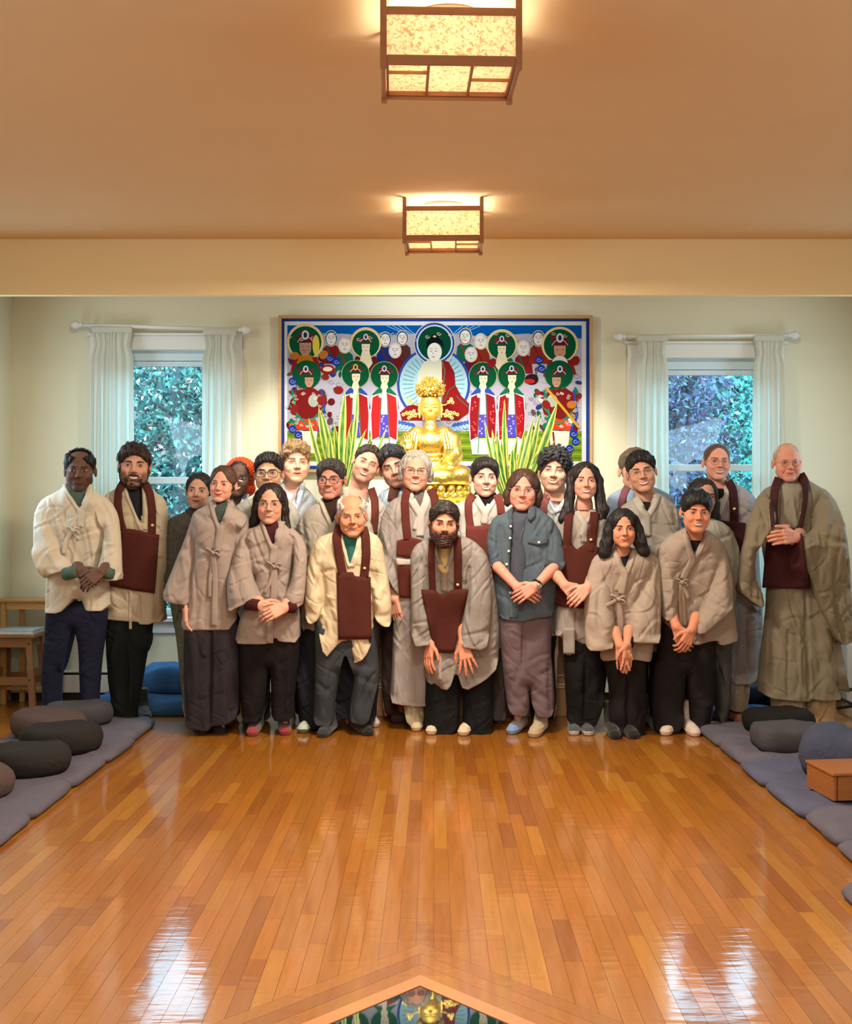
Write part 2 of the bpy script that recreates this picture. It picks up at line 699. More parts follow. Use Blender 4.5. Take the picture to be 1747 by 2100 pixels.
def tone():
    t = rb.random()
    k = .90 + .20 * rb.random()
    base = lin(158, 96, 22) if t < .72 else (lin(146, 84, 18) if t < .88 else lin(168, 110, 32))
    return tuple(c * k for c in base)


planks = []
w0 = .0572
nx = int((XR - XL) / w0) + 1
for i in range(nx):
    xa, xb = XL + i * w0 + .0005, XL + (i + 1) * w0 - .0005
    xb = min(xb, XR)

    def bnd(x, sgn):
        d = RBD - abs(x - DCX)
        return DCY + sgn * d if d > 0 else None
    for (ylo, yhi, sg) in ((DCY, YB, 1), (YF, DCY, -1)):
        ya, yb_ = bnd(xa, sg), bnd(xb, sg)
        s0a = s0b = DCY
        if ya is not None or yb_ is not None:
            s0a = ya if ya is not None else DCY
            s0b = yb_ if yb_ is not None else DCY
        y = max(s0a, s0b) if sg > 0 else min(s0a, s0b)
        first = True
        while (y < yhi - .02) if sg > 0 else (y > ylo + .02):
            L = .25 + rb.random() * .75
            if first:
                L *= rb.random() * .8 + .2
            e = min(y + L, yhi) if sg > 0 else max(y - L, ylo)
            if abs(yhi - e) < .1 and sg > 0:
                e = yhi
            pa, pb = (s0a, s0b) if first else (y, y)
            lo_a, lo_b, hi_ = (pa + .0004, pb + .0004, e - .0004) if sg > 0 else (e + .0004, e + .0004, None)
            if sg > 0:
                q = [(xa, lo_a), (xb, lo_b), (xb, hi_), (xa, hi_)]
            else:
                q = [(xa, e + .0004), (xb, e + .0004), (xb, pb - .0004), (xa, pa - .0004)]
            planks.append(q)
            first = False
            y = e
planks.sort(key=lambda q: abs((q[0][1] + q[2][1]) / 2 - 3.3) + (0 if abs((q[0][0])) < .42 * q[2][1] + .3 else 3) + (10 if q[2][1] < 2.9 else 0))
_rest = MB()


def plank_mesh(mb, q):
    z = [rb.uniform(-.00035, .0) for _ in range(4)]
    c = tone()
    bot = [(x, y, -.006) for x, y in q]
    top = [(x, y, z[i]) for i, (x, y) in enumerate(q)]
    n = len(mb.v)
    mb.hexa(bot, top, c)


NPL = 284
for i, q in enumerate(planks):
    if i < NPL:
        mb = MB()
        plank_mesh(mb, q)
        mb.build('board', BOARD, floor)
    else:
        plank_mesh(_rest, q)
_o = _rest.build('board', BOARD, floor)
_o['kind'] = 'stuff'
# mitred border boards and frame of the diamond
INLAY = wood('inlay_border_wood', lin(186, 116, 66), lin(206, 140, 88), rough=.3, coat=.8, coatr=.12)
dirs = [(0, 1), (1, 0), (0, -1), (-1, 0)]
for k in range(4):
    a, b = dirs[k], dirs[(k + 1) % 4]
    rings = [RG, RF - .0007] + [RF + .081 * j for j in (1, 2, 3)]
    for j in range(4):
        r0, r1 = rings[j] + .0007, rings[j + 1] - .0007
        P4 = [(DCX + a[0] * r0, DCY + a[1] * r0), (DCX + a[0] * r1, DCY + a[1] * r1), (DCX + b[0] * r1, DCY + b[1] * r1), (DCX + b[0] * r0, DCY + b[1] * r0)]
        mb = MB()
        zz = -.0001 if j else .0012
        c = tone()
        mb.hexa([(x, y, -.006) for x, y in P4], [(x, y, zz) for x, y in P4], c)
        mb.build('border_board' if j else 'inlay_frame', BOARD if j else INLAY, floor)
DG, _nt, _N, _L, _b = nodes('dark_floor_glass')
_b.inputs['Base Color'].default_value = (.010, .022, .028, 1)
setp(_b, rough=.02, spec=1.0, ior=2.0)
struct('trim_1', MB().hexa([(DCX + d[0] * (RG - .002), DCY + d[1] * (RG - .002), -.006) for d in dirs][::-1], [(DCX + d[0] * (RG - .002), DCY + d[1] * (RG - .002), -.001) for d in dirs][::-1]), DG)

# ---- walls, ceiling, beam
# window openings (x0, x1, z0, z1)
WL = (-2.42, -1.49, .60, 2.55)
WR = (1.50, 2.465, .60, 2.49)
mb = MB()
t = .16
H2 = 3.4
xs = [(XL - .1, WL[0]), (WL[1], WR[0]), (WR[1], XR + .1)]
for a, b in xs:
    mb.box((a, YB, -.06), (b, YB + t, H2))
for w in (WL, WR):
    mb.box((w[0], YB, -.06), (w[1], YB + t, w[2]))
    mb.box((w[0], YB, w[3]), (w[1], YB + t, H2))
struct('wall_back', mb, WALL)
struct('wall_left', MB().box((XL - .12, YF, -.06), (XL, YB, H2)), WALL)
struct('wall_right', MB().box((XR, YF, -.06), (XR + .12, YB, H2)), WALL)
struct('wall_front', MB().box((XL - .1, YF - .12, -.06), (XR + .1, YF, H2)), WALL)
struct('ceiling', MB().box((XL, YF, ZC), (XR, YB, ZC + .1)), CEIL)
struct('trim_2', MB().box((XL + .001, BEAM_Y, BEAM_Z), (XR - .001, BEAM_Y + BEAM_T, ZC - .001)), BEAMM)


# ---- windows
GL = thin_glass('window_glass', (.93, .98, 1.0), .05)
SASH = mat_noise('window_sash_vinyl', lin(206, 222, 232), var=.01, scale=5, rough=.4)


def window(n, w, ztop, r0, r1, zcass):
    x0, x1, z0, z1 = w
    c = .09
    root = MB()
    # casing on the room side
    root.box((x0 - c, YB - .02, z0 - .02), (x0, YB + .0, z1 + c), bev=.003)
    root.box((x1, YB - .02, z0 - .02), (x1 + c, YB + .0, z1 + c), bev=.003)
    root.box((x0 - c, YB - .022, z1), (x1 + c, YB - .0, z1 + .10), bev=.003)
    root.box((x0 - c - .02, YB - .035, z1 + .10), (x1 + c + .02, YB - .0, z1 + .12), bev=.003)
    root.box((x0 - c - .02, YB - .05, z0 - .035), (x1 + c + .02, YB + .06, z0), bev=.004)
    root.box((x0 - c, YB - .018, z0 - .12), (x1 + c, YB - .0, z0 - .036), bev=.003)
    o = struct('window_%d' % n, root, WHITE)
    fr = MB()
    y0, y1 = YB + .05, YB + .10
    s = .035
    fr.box((x0, y0, z0), (x0 + s, y1, z1))
    fr.box((x1 - s, y0, z0), (x1, y1, z1))
    fr.box((x0 + s, y0, z0), (x1 - s, y1, z0 + .05))
    fr.box((x0 + s, y0 + .01, ztop), (x1 - s, y1, ztop + .035))
    fr.box((x0 + s, y0, ztop + .04), (x1 - s, y1 + .02, z1 - .02))
    fr.box((x0 + s, y0 + .01, z1 - .018), (x1 - s, y1, z1))
    fr.build('window_frame', SASH, o)
    MB().box((x0 + s, y0 - .01, r0), (x1 - s, y1 - .01, r1), bev=.004).build('meeting_rail', SASH, o)
    MB().box((x0 + s, y0 + .022, r1), (x1 - s, y0 + .027, ztop)).build('pane', GL, o)
    MB().box((x0 + s, y0 + .012, z0 + .05), (x1 - s, y0 + .017, r0)).build('pane', GL, o)
    return o


window(1, WL, 2.437, 1.571, 1.621, 2.53)
window(2, WR, 2.373, 1.664, 1.714, 2.48)

# ---- curtains and rods
CM, _nt, _N, _L, _b = nodes('white_curtain_cloth')
_b.inputs['Base Color'].default_value = (*lin(232, 230, 218), 1)
setp(_b, rough=.9)
_t = _N.new('ShaderNodeBsdfTranslucent')
_t.inputs['Color'].default_value = (*lin(225, 228, 222), 1)
_x = _N.new('ShaderNodeMixShader')
_x.inputs[0].default_value = .38
_L.new(_b.outputs[0], _x.inputs[1])
_L.new(_t.outputs[0], _x.inputs[2])
_L.new(_x.outputs[0], _N['Material Output'].inputs['Surface'])


def curtain(x0, x1, z0, z1, label, seed, lean=0):
    r = random.Random(seed)
    n, m = 64, 26
    ph = [r.random() * 6 for _ in range(6)]
    V = []
    for i in range(n):
        u = i / (n - 1)
        for j in range(m):
            v = j / (m - 1)
            z = z1 + (z0 - z1) * v
            a = .008 + .020 * min(1, v * 3)
            nf = (x1 - x0) / .060
            w = u * nf * 6.283 + .8 * math.sin(v * 2.0 + ph[0]) + .9 * math.sin(u * 5 + ph[1])
            y = YB - .115 + a * math.sin(w) + .006 * math.sin(2.3 * w + ph[2] + v)
            x = x0 + (x1 - x0) * (u + .012 * math.sin(w * 2)) + lean * v * (1 if seed % 2 else -1) + (u - .5) * .03 * (v ** 1.5) - (u - .5) * .06 * math.exp(-((v - .03) / .03) ** 2)
            V.append((x, y, z))
    Q = np.array([(i * m + j, i * m + j + 1, (i + 1) * m + j + 1, (i + 1) * m + j) for i in range(n - 1) for j in range(m - 1)])
    o = mesh_np('curtain', np.array(V), Q, CM)
    tag(o, label, 'curtain', 'white curtains at the back windows')
    hm = MB()
    hm.box((x0 + .005, YB - .135, z1 + .0), (x1 - .005, YB - .095, z1 + .045), bev=.006)
    hm.build('rod_pocket', CM, o)
    return o


curtain(-2.470, -2.170, .50, 2.655, 'white curtain on the left side of the left window', 1)
curtain(-1.665, -1.420, .50, 2.640, 'white curtain on the right side of the left window, beside the picture', 2)
curtain(1.455, 1.690, .50, 2.595, 'white curtain on the left side of the right window', 3)
curtain(2.300, 2.525, .50, 2.595, 'white curtain on the right side of the right window', 4)


def rod(xa, za, xb, zb, label):
    y = YB - .115
    t = empty('curtain_rod', (xa, y, za), label, 'curtain rod', 'white curtain rods')
    MB().tube([(xa, y, za), (xb, y, zb)], .013, 12).build('pole', WHITE, t, True)
    for x, z, s in ((xa, za, -1), (xb, zb, 1)):
        m = MB()
        m.lathe(y, z, [(.002, -.036), (.016, -.032), (.026, -.018), (.030, 0), (.026, .018), (.014, .030), (.018, .034), (.018, .042), (.013, .05)], 18, axis='x')
        m.v = [(x + (.03 if s > 0 else -.03) - s * (q[0]), q[1], q[2]) for q in m.v]
        m.build('finial', WHITE, t, True)
        MB().box((x - .012 - s * .06, y, z - .012), (x + .012 - s * .06, YB - .0, z + .012)).build('bracket', WHITE, t)
    return t


rod(-2.555, 2.715, -1.385, 2.680, 'white curtain rod with ball ends above the left window')
rod(1.360, 2.632, 2.570, 2.640, 'white curtain rod with ball ends above the right window')

# ---- baseboard heaters
for (a, b, lab) in ((XL + .02, -.95, 'long white baseboard heater below the left window'), (1.12, XR - .02, 'long white baseboard heater below the right window')):
    t = empty('baseboard_heater', ((a + b) / 2, YB - .04, .03), lab, 'heater', 'baseboard heaters')
    MB().box((a, YB - .075, .055), (b, YB - .002, .182), bev=.004).build('cover', WHITE, t)
    MB().box((a, YB - .060, .184), (b, YB - .004, .200)).build('slot', BLACKM, t)
    MB().box((a, YB - .078, .201), (b, YB - .002, .212), bev=.002).build('top_strip', WHITE, t)
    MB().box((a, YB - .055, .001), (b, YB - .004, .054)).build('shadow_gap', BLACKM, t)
# outlet on the back wall by the stools
t = tag(MB().box((-3.03, YB - .008, .215), (-2.96, YB - .001, .31), bev=.002).build('wall_outlet', WHITE), 'white wall outlet with black plug behind the wooden stools', 'outlet')
MB().tube([(-3.0, YB - .009, .26), (-3.0, YB - .03, .258), (-3.002, YB - .036, .235), (-2.998, YB - .03, .213)], [.014, .014, .006, .005], 8).build('plug', BLACKM, t, True)

# ---- ceiling lamps
LW = wood('lamp_frame_wood', lin(150, 102, 66), lin(178, 128, 86), rough=.4)
PAPER, _nt, _N, _L, _b = nodes('fibre_paper')
_tc = _N.new('ShaderNodeTexCoord')
_n = _N.new('ShaderNodeTexNoise')
_n.inputs['Scale'].default_value = 70
_n.inputs['Detail'].default_value = 5
_n.inputs['Distortion'].default_value = 1.2
_L.new(_tc.outputs['Object'], _n.inputs['Vector'])
_cr = _N.new('ShaderNodeValToRGB')
_cr.color_ramp.elements[0].position = .36
_cr.color_ramp.elements[0].color = (*lin(192, 158, 118), 1)
_cr.color_ramp.elements[1].position = .50
_cr.color_ramp.elements[1].color = (*lin(236, 214, 180), 1)
_L.new(_n.outputs['Fac'], _cr.inputs[0])
_t = _N.new('ShaderNodeBsdfTranslucent')
_L.new(_cr.outputs[0], _t.inputs['Color'])
_L.new(_cr.outputs[0], _b.inputs['Base Color'])
_x = _N.new('ShaderNodeMixShader')
_x.inputs[0].default_value = .7
_L.new(_b.outputs[0], _x.inputs[1])
_L.new(_t.outputs[0], _x.inputs[2])
_e = _N.new('ShaderNodeEmission')
_L.new(_cr.outputs[0], _e.inputs['Color'])
_e.inputs["Strength"].default_value = .28
_ad = _N.new('ShaderNodeAddShader')
_L.new(_x.outputs[0], _ad.inputs[0])
_L.new(_e.outputs[0], _ad.inputs[1])
_L.new(_ad.outputs[0], _N['Material Output'].inputs['Surface'])
BULB = emit('lit_bulb', (1, .93, .78), 14)


def lamp(cx, D, w, zb, label, power=70, rotz=0.0, full=True):
    DF = .70   # the fixtures are less deep than wide
    t = empty('ceiling_lamp', (cx, D + w * DF / 2, ZC), label, 'lamp', 'wooden box lamps on the ceiling')
    R = Matrix.Translation(Vector((cx, D + w * DF / 2, 0))) @ Matrix.Rotation(rotz, 4, 'Z')
    h = w / 2

    def bld(mb, n, m, **k):
        mb.v = [tuple(R @ Vector((q[0], q[1] * DF, q[2]))) for q in mb.v]
        return mb.build(n, m, t, **k)
    p = .020
    for sx in (-1, 1):
        for sy in (-1, 1):
            bld(MB().box((sx * h - p / 2 - (p / 2) * sx, sy * h - p / 2 - (p / 2) * sy, zb - .012), (sx * h + p / 2 - (p / 2) * sx, sy * h + p / 2 - (p / 2) * sy, ZC - .001), bev=.002), 'post', LW)
    zt0, zt1, zb1 = zb + .176, zb + .152, zb + .030
    for sgn in (-1, 1):
        for (a, b_) in ((zb, zb1), (zt1, zt0)):
            bld(MB().box((-h + p, sgn * h - .016 if sgn > 0 else -h + .002, a), (h - p, h - .002 if sgn > 0 else -h + .016, b_), bev=.002), 'rail', LW)
            bld(MB().box((h - .016 if sgn > 0 else -h + .002, -h + p, a), (h - .002 if sgn > 0 else -h + .016, h - p, b_), bev=.002), 'rail', LW)
        bld(MB().box((-h + p, (h - .011 if sgn > 0 else -h + .009), zb1), (h - p, (h - .009 if sgn > 0 else -h + .011), zt1)), 'paper_panel', PAPER)
        bld(MB().box(((h - .011 if sgn > 0 else -h + .009), -h + p, zb1), ((h - .009 if sgn > 0 else -h + .011), h - p, zt1)), 'paper_panel', PAPER)
    zz = zb + .018
    bld(MB().box((-h + .018, -h + .018, zz + .006), (h - .018, h - .018, zz + .008)), 'paper_panel', PAPER)
    g = .0045
    for a in (-h / 3.2, h / 3.2):
        bld(MB().box((a - g, -h + .018, zz - .006), (a + g, h - .018, zz + .005)), 'grid_bar', LW)
    bld(MB().box((-h + .018, -h * .25 - g, zz - .004), (-h / 3.2 - g, -h * .25 + g, zz + .005)), 'grid_bar', LW)
    bld(MB().box((h / 3.2 + g, h * .1 - g, zz - .004), (h - .018, h * .1 + g, zz + .005)), 'grid_bar', LW)
    for sx, sy in ((-1, 0), (1, 0), (0, -1), (0, 1)):
        bld(MB().box((sx * (h - .022) - (.004 if sx else h - .02), sy * (h - .022) - (.004 if sy else h - .02), zz - .008), (sx * (h - .022) + (.004 if sx else h - .02), sy * (h - .022) + (.004 if sy else h - .02), zz + .006)), 'grid_bar', LW)
    base = MB().lathe(0, 0, [(.09, ZC - .022), (.10, ZC - .012), (.10, ZC - .001)], 24)
    bld(base, 'canopy', WHITE)
    for s_ in (-1, 1):
        m = MB().lathe(s_ * .07, 0, [(.004, ZC - .122), (.022, ZC - .112), (.029, ZC - .090), (.022, ZC - .062), (.013, ZC - .045), (.013, ZC - .023)], 14)
        bld(m, 'bulb', BULB, smooth=True)
        L = bpy.data.lights.new('bulb_light', 'POINT')
        L.energy = power * .20
        L.color = (1.0, .90, .76)
        L.shadow_soft_size = .03
        o = bpy.data.objects.new('bulb_light', L)
        o.location = R @ Vector((s_ * .07, .0, ZC - .095))
        COL.objects.link(o)
    area('lamp_glow', (cx, D + w * DF / 2, zb - .02), (cx, D + w * DF / 2, 0), w, w * DF, power, WARM)
    return t


lamp(.047, 3.385, .43, 2.735, 'large wooden box lamp nearest the camera, cut by the top edge', 54, .035)
lamp(.048, 5.62, .407, 2.735, 'smaller-looking wooden box lamp just before the beam', 72, -.02)
area('added_lamp_behind', (0, .6, 2.70), (0, .9, 0), .45, .45, 44, WARM)  # two unseen area lights added for room light, continuing the lamp row
area('added_lamp_behind', (0, -2.0, 2.70), (0, -1.6, 0), .45, .45, 44, WARM)

# ---- altar, platform
ALT = mat_noise('tan_altar_paint', lin(176, 140, 104), var=.05, scale=3, rough=.6)
ALTW = mat_noise('cream_altar_cloth', lin(226, 214, 176), var=.04, scale=5, rough=.8)
AX0, AX1, AY = -.86, 1.03, 7.50
t = empty('altar', ((AX0 + AX1) / 2, 7.8, 0), 'long tan altar cabinet with cream trim lines behind the people', 'altar')
MB().box((AX0 + .01, AY + .012, .0), (AX1 - .01, YB - .08, 1.27), bev=.004).build('cabinet', ALT, t)
MB().box((AX0, AY, .0), (AX1, AY + .03, .06), bev=.003).build('plinth', ALT, t)
for z in (.19, .208, .268):
    MB().box((AX0, AY, z), (AX1, AY + .02, z + .010), bev=.002).build('moulding', ALTW, t)
MB().box((AX0 - .02, AY - .02, 1.27), (AX1 + .02, YB - .06, 1.30), bev=.004).build('top', ALTW, t)
MB().box((-.36, 7.56, 1.30), (.36, 8.06, 1.425), bev=.006).build('stand', ALTW, t)
# white candle boxes left of the figure
for i, (px, w_, h_) in enumerate(((690, .10, .17), (727, .07, .13))):
    a = W(px, 1000, 7.62)
    mb = MB().box((a[0] - w_ / 2, 7.60, 1.302), (a[0] + w_ / 2, 7.60 + w_, 1.302 + h_), bev=.005)
    tag(mb.build('candle_box', ALTW), 'white box candle on the altar, %s' % ('taller one beside the left plant' if i == 0 else 'shorter one nearer the golden statue'), 'candle')


# ---- golden seated statue
GOLD, _nt, _N, _L, _b = nodes('polished_gold')
_b.inputs['Base Color'].default_value = (.98, .70, .16, 1)
setp(_b, rough=.30, metal=.95)
_tc = _N.new('ShaderNodeTexCoord')
_n = _N.new('ShaderNodeTexNoise')
_n.inputs['Scale'].default_value = 60
_L.new(_tc.outputs['Object'], _n.inputs['Vector'])
_bp = _N.new('ShaderNodeBump')
_bp.inputs['Strength'].default_value = .55
_bp.inputs['Distance'].default_value = .006
_L.new(_n.outputs['Fac'], _bp.inputs['Height'])
_L.new(_bp.outputs[0], _b.inputs['Normal'])
SX, SY = (882.5 - VX) * 7.8 / F, 7.8
st = empty('golden_statue', (SX, SY, 1.425), 'gilded seated statue with an ornate flowered crown on a lotus base', 'statue')
k_ = 7.8 / F


def SP(px, py, dy=0):
    return np.array(((px - VX) * k_, SY + dy, CH - (py - VY) * k_))


# lotus base
f = Fld((SX - .30, SY - .24, 1.42), (SX + .30, SY + .24, 1.62), .005)
f.cone((SX, SY, 1.435), (SX, SY, 1.45), .20, .19, 0, sc=(1 / 1.25, 1, 1.6))
for row, (z, rr, n, up) in enumerate(((1.470, .205, 22, .030), (1.520, .215, 22, .045), (1.475, .19, 20, -.02))):
    for i in range(n):
        a = 6.2832 * (i + .5 * (row % 2)) / n
        cx, cy = SX + math.cos(a) * rr * 1.2, SY + math.sin(a) * rr * .95
        f.ell((cx, cy, z), (.030, .026, .034), .004)
f.ell((SX, SY, 1.55), (.235, .19, .03), .01)
v, q = f.mesh()
mesh_np('lotus_base', v, q, GOLD, st)
# body with crossed legs
f = Fld((SX - .30, SY - .24, 1.55), (SX + .30, SY + .20, 2.13), .005)
f.ell((SX, SY + .01, 1.62), (.17, .13, .09))
for s in (-1, 1):
    f.chain([(SX + s * .07, SY - .02, 1.62), (SX + s * .21, SY - .10, 1.612), (SX + s * .10, SY - .17, 1.60), (SX - s * .06, SY - .18, 1.605)], [.085, .070, .055, .045], .03)
f.ell((SX, SY + .01, 1.76), (.115, .085, .15), .04)
f.ell((SX, SY + .0, 1.86), (.145, .080, .085), .04)
f.ell((SX, SY - .035, 1.85), (.09, .06, .07), .03)
for s in (-1, 1):
    f.cone((SX + s * .10, SY + .0, 1.915), (SX + s * .155, SY + .01, 1.86), .045, .052, .03)
f.chain([(SX - .155, SY + .0, 1.87), (SX - .175, SY - .02, 1.75), (SX - .150, SY - .12, 1.80)], [.048, .042, .028], .02)
f.chain([(SX + .155, SY + .0, 1.87), (SX + .175, SY - .02, 1.75), (SX + .135, SY - .13, 1.69)], [.050, .046, .030], .02)
for s in (-1, 1):   # hanging shawl folds
    for i in range(5):
        f.chain([(SX + s * (.085 + .020 * i), SY - .062 + .016 * i, 1.92 - .006 * i), (SX + s * (.105 + .020 * i), SY - .088 + .016 * i, 1.80), (SX + s * (.085 + .026 * i), SY - .085 + .01 * i, 1.66 + .01 * i)], [.011, .015, .012], .003)
for i in range(6):   # skirt folds across the lap
    f.chain([(SX - .19 + .01 * i, SY - .155 - .01 * i, 1.655 - .016 * i), (SX, SY - .195 - .006 * i, 1.63 - .016 * i), (SX + .19 - .01 * i, SY - .155 - .01 * i, 1.655 - .016 * i)], [.008, .011, .008], .004)
for i in range(13):  # belt and necklaces
    u = -1 + i / 6
    f.ell((SX + u * .085, SY - .085 + .03 * u * u, 1.755 + .01 * u * u), (.008, .008, .008), .003)
    f.ell((SX + u * .075, SY - .088 + .03 * u * u, 1.865 + .045 * u * u), (.005, .005, .005), .003)
    f.ell((SX + u * .085, SY - .085 + .03 * u * u, 1.735 - .012 * abs(math.sin(i * 1.6))), (.007, .007, .010), .003)
f.cone((SX, SY + .0, 1.93), (SX, SY - .005, 2.01), .045, .040, .02)
for z in (1.955, 1.968, 1.981):
    for i in range(12):
        a = 3.1416 + 3.1416 * i / 11
        f.ell((SX + math.cos(a) * .043, SY + math.sin(a) * .043, z), (.008, .006, .004), .004)
hand(f, (SX - .150, SY - .125, 1.80), (-.12, -.1, 1), (.15, -1, 0), 1, curl=.10, spread=.10, s=.62)
hand(f, (SX + .135, SY - .14, 1.69), (.05, -.35, -1), (0, 1, -.2), -1, curl=.25, spread=.08, s=.62)
v, q = f.mesh()
mesh_np('statue_body', v, q, GOLD, st)
# head
hc = SP(882.5, 838)
f = Fld((SX - .12, SY - .13, 1.96), (SX + .12, SY + .10, 2.30), .003)
hx, hy, hz = hc[0], SY, hc[2]
f.ell((hx, hy + .005, hz + .018), (.072, .080, .092))
f.ell((hx, hy - .022, hz - .020), (.066, .060, .062), .02)
f.ell((hx, hy - .050, hz - .052), (.030, .026, .020), .02)
for s in (-1, 1):
    f.ell((hx + s * .028, hy - .090, hz + .012), (.020, .012, .009), .010, 'sub')
    f.ell((hx + s * .028, hy - .076, hz + .006), (.018, .010, .007), .004)
    f.cone((hx + s * .010, hy - .082, hz + .024), (hx + s * .045, hy - .070, hz + .030), .0035, .003, .006)
    f.ell((hx + s * .036, hy - .058, hz - .020), (.020, .018, .018), .015)
    f.chain([(hx + s * .076, hy + .01, hz + .03), (hx + s * .078, hy + .008, hz - .01), (hx + s * .074, hy + .002, hz - .058)], [.008, .010, .008], .006)
f.cone((hx, hy - .080, hz + .020), (hx, hy - .096, hz - .016), .005, .008, .008)
f.ell((hx, hy - .084, hz - .018), (.013, .010, .006), .005)
for dz, w_ in ((-.034, .013), (-.041, .010)):
    f.cone((hx - w_, hy - .078, hz + dz), (hx + w_, hy - .078, hz + dz), .0032, .0032, .004)
f.ell((hx, hy - .080, hz + .040), (.005, .004, .005), .002)
v, q = f.mesh()
mesh_np('statue_head', v, q, mat_noise('satin_gold_face', (.90, .60, .12), var=.03, scale=30, rough=.5, metal=.75), st)
# crown: filigree of leaves and flowers
rr = random.Random(3)
f = Fld((SX - .22, SY - .13, 1.98), (SX + .22, SY + .13, 2.33), .003)
f.ell((hx, hy + .01, hz + .128), (.084, .084, .048))
for i in range(260):
    a = rr.random() * 6.2832
    z = rr.random()
    r = .074 + .026 * math.sin(min(1, z * .85 + .1) * 2.4)
    cx, cy, cz = hx + math.cos(a) * r, hy + .01 + math.sin(a) * r, hz + .086 + z * .075
    f.ell((cx, cy, cz), (rr.uniform(.004, .009),) * 2 + (rr.uniform(.005, .011),), .001)
for i in range(90):
    a = rr.random() * 6.2832
    r = rr.random() * .095
    b = Vector((hx + math.cos(a) * r, hy + .01 + math.sin(a) * r * .9, hz + .128 + .044 * math.sqrt(max(0, 1 - (r / .1) ** 2))))
    e = b + Vector((math.cos(a) * .020, math.sin(a) * .02, .014 + .042 * (1 - r / .11)))
    f.cone(b, e, .0065, .0028, .001)
for s in (-1, 1):   # flying ribbons with flowers beside the head
    f.chain([(hx + s * .072, hy, hz + .02), (hx + s * .11, hy, hz + .028), (hx + s * .145, hy, hz + .06)], [.005, .0045, .0045], .002)
    f.chain([(hx + s * .070, hy, hz - .045), (hx + s * .11, hy, hz - .030), (hx + s * .155, hy, hz - .045), (hx + s * .19, hy, hz - .035)], [.006, .006, .005, .004], .002)
    for (dx, dz) in ((.145, .065), (.128, .045), (.155, .042), (.115, -.018), (.140, -.028), (.165, -.030), (.188, -.042), (.13, -.052), (.105, -.050), (.15, -.066)):
        for j in range(5):
            a = j * 1.2566
            f.ell((hx + s * (dx + .009 * math.cos(a)), hy - .004, hz + dz + .009 * math.sin(a)), (.006, .005, .006), .001)
v, q = f.mesh()
mesh_np('crown', v, q, GOLD, st)
_hb = MB()
_hb.tube([(hx + math.cos(a) * .060, hy + .005 + math.sin(a) * .066, hz + .084) for a in [3.3 + i * .2565 for i in range(12)]], .0045, 6)
_hb.build('hair_band', plain_dark, st, True) if 'plain_dark' in globals() else _hb.build('hair_band', mat_noise('dark_brown_paint', lin(60, 34, 20), scale=20, rough=.4), st, True)

# ---- snake plants
LEAF = mat_col('snake_plant_leaf', rough=.38, var=.12, vscale=50)
POT = mat_noise('glazed_pot', lin(120, 96, 70), scale=10, rough=.3)


def blade(root, bx, by, tx, ty, w_, D, bend=.0, pale=False, dyt=0.0):
    a, b = W(bx, by, D), W(tx, ty, D)
    n, m = 16, 7
    V, C = [], []
    g1, g2, ye = np.array(lin(34, 84, 26)), np.array(lin(78, 132, 48)), np.array(lin(186, 190, 92))
    if pale:
        g1, g2 = np.array(lin(150, 180, 90)), np.array(lin(185, 205, 120))
    d = b - a
    L = np.linalg.norm(d)
    pn = np.array((-d[2], 0, d[0])) / L
    r = random.Random(int(tx * 7 + ty))
    tw = r.uniform(-.5, .5)
    for i in range(n):
        t_ = i / (n - 1)
        c = a + d * t_ + pn * bend * math.sin(t_ * 3.14) + np.array((0, dyt * t_ ** 1.5, 0))
        w_ = w_ if i else w_ * 1.3
        wd = w_ * (.55 + .9 * t_) * (1 - t_ ** 5) if t_ < .6 else w_ * (.55 + .9 * .6) * (1 - ((t_ - .6) / .4) ** 2.2) * (1 - .6 ** 5) + .0006
        for j in range(m):
            u = -1 + 2 * j / (m - 1)
            ang = tw * (1 - t_)
            off = pn * u * wd * math.cos(ang) + np.array((0, u * wd * math.sin(ang) + .25 * wd * u * u - .0, 0))
            V.append(c + off)
            band = .5 + .5 * math.sin(t_ * 60 + 2 * math.sin(u * 3 + tx))
            C.append(ye if abs(u) > .6 else g1 * band + g2 * (1 - band))
    Q = [(i * m + j, (i + 1) * m + j, (i + 1) * m + j + 1, i * m + j + 1) for i in range(n - 1) for j in range(m - 1)]
    N = len(V)
    V2 = [v_ + np.array((0, .0025, 0)) for v_ in V]
    Q2 = [tuple(N + k for k in q_[::-1]) for q_ in Q]
    mesh_np('leaf', np.array(V + V2), np.array(Q + Q2), LEAF, root, True, np.array(C + C))


def plant(label, bx, D, tips, group):
    b = W(bx, 1040, D)
    t = empty('snake_plant', (b[0], D, 1.30), label, 'plant', group)
    MB().lathe(b[0], D, [(.07, 1.302), (.085, 1.32), (.105, 1.40), (.112, 1.405), (.112, 1.42), (.098, 1.42), (.09, 1.40)], 24).build('pot', POT, t, True)
    r = random.Random(int(bx))
    for i, (tx, ty, w_, bd) in enumerate(tips):
        blade(t, bx + (tx - bx) * .13 + r.uniform(-5, 5), 1028, tx, ty, w_, D + r.uniform(-.05, .05), bd, pale=(i % 9 == 4), dyt=r.uniform(-.05, .05))


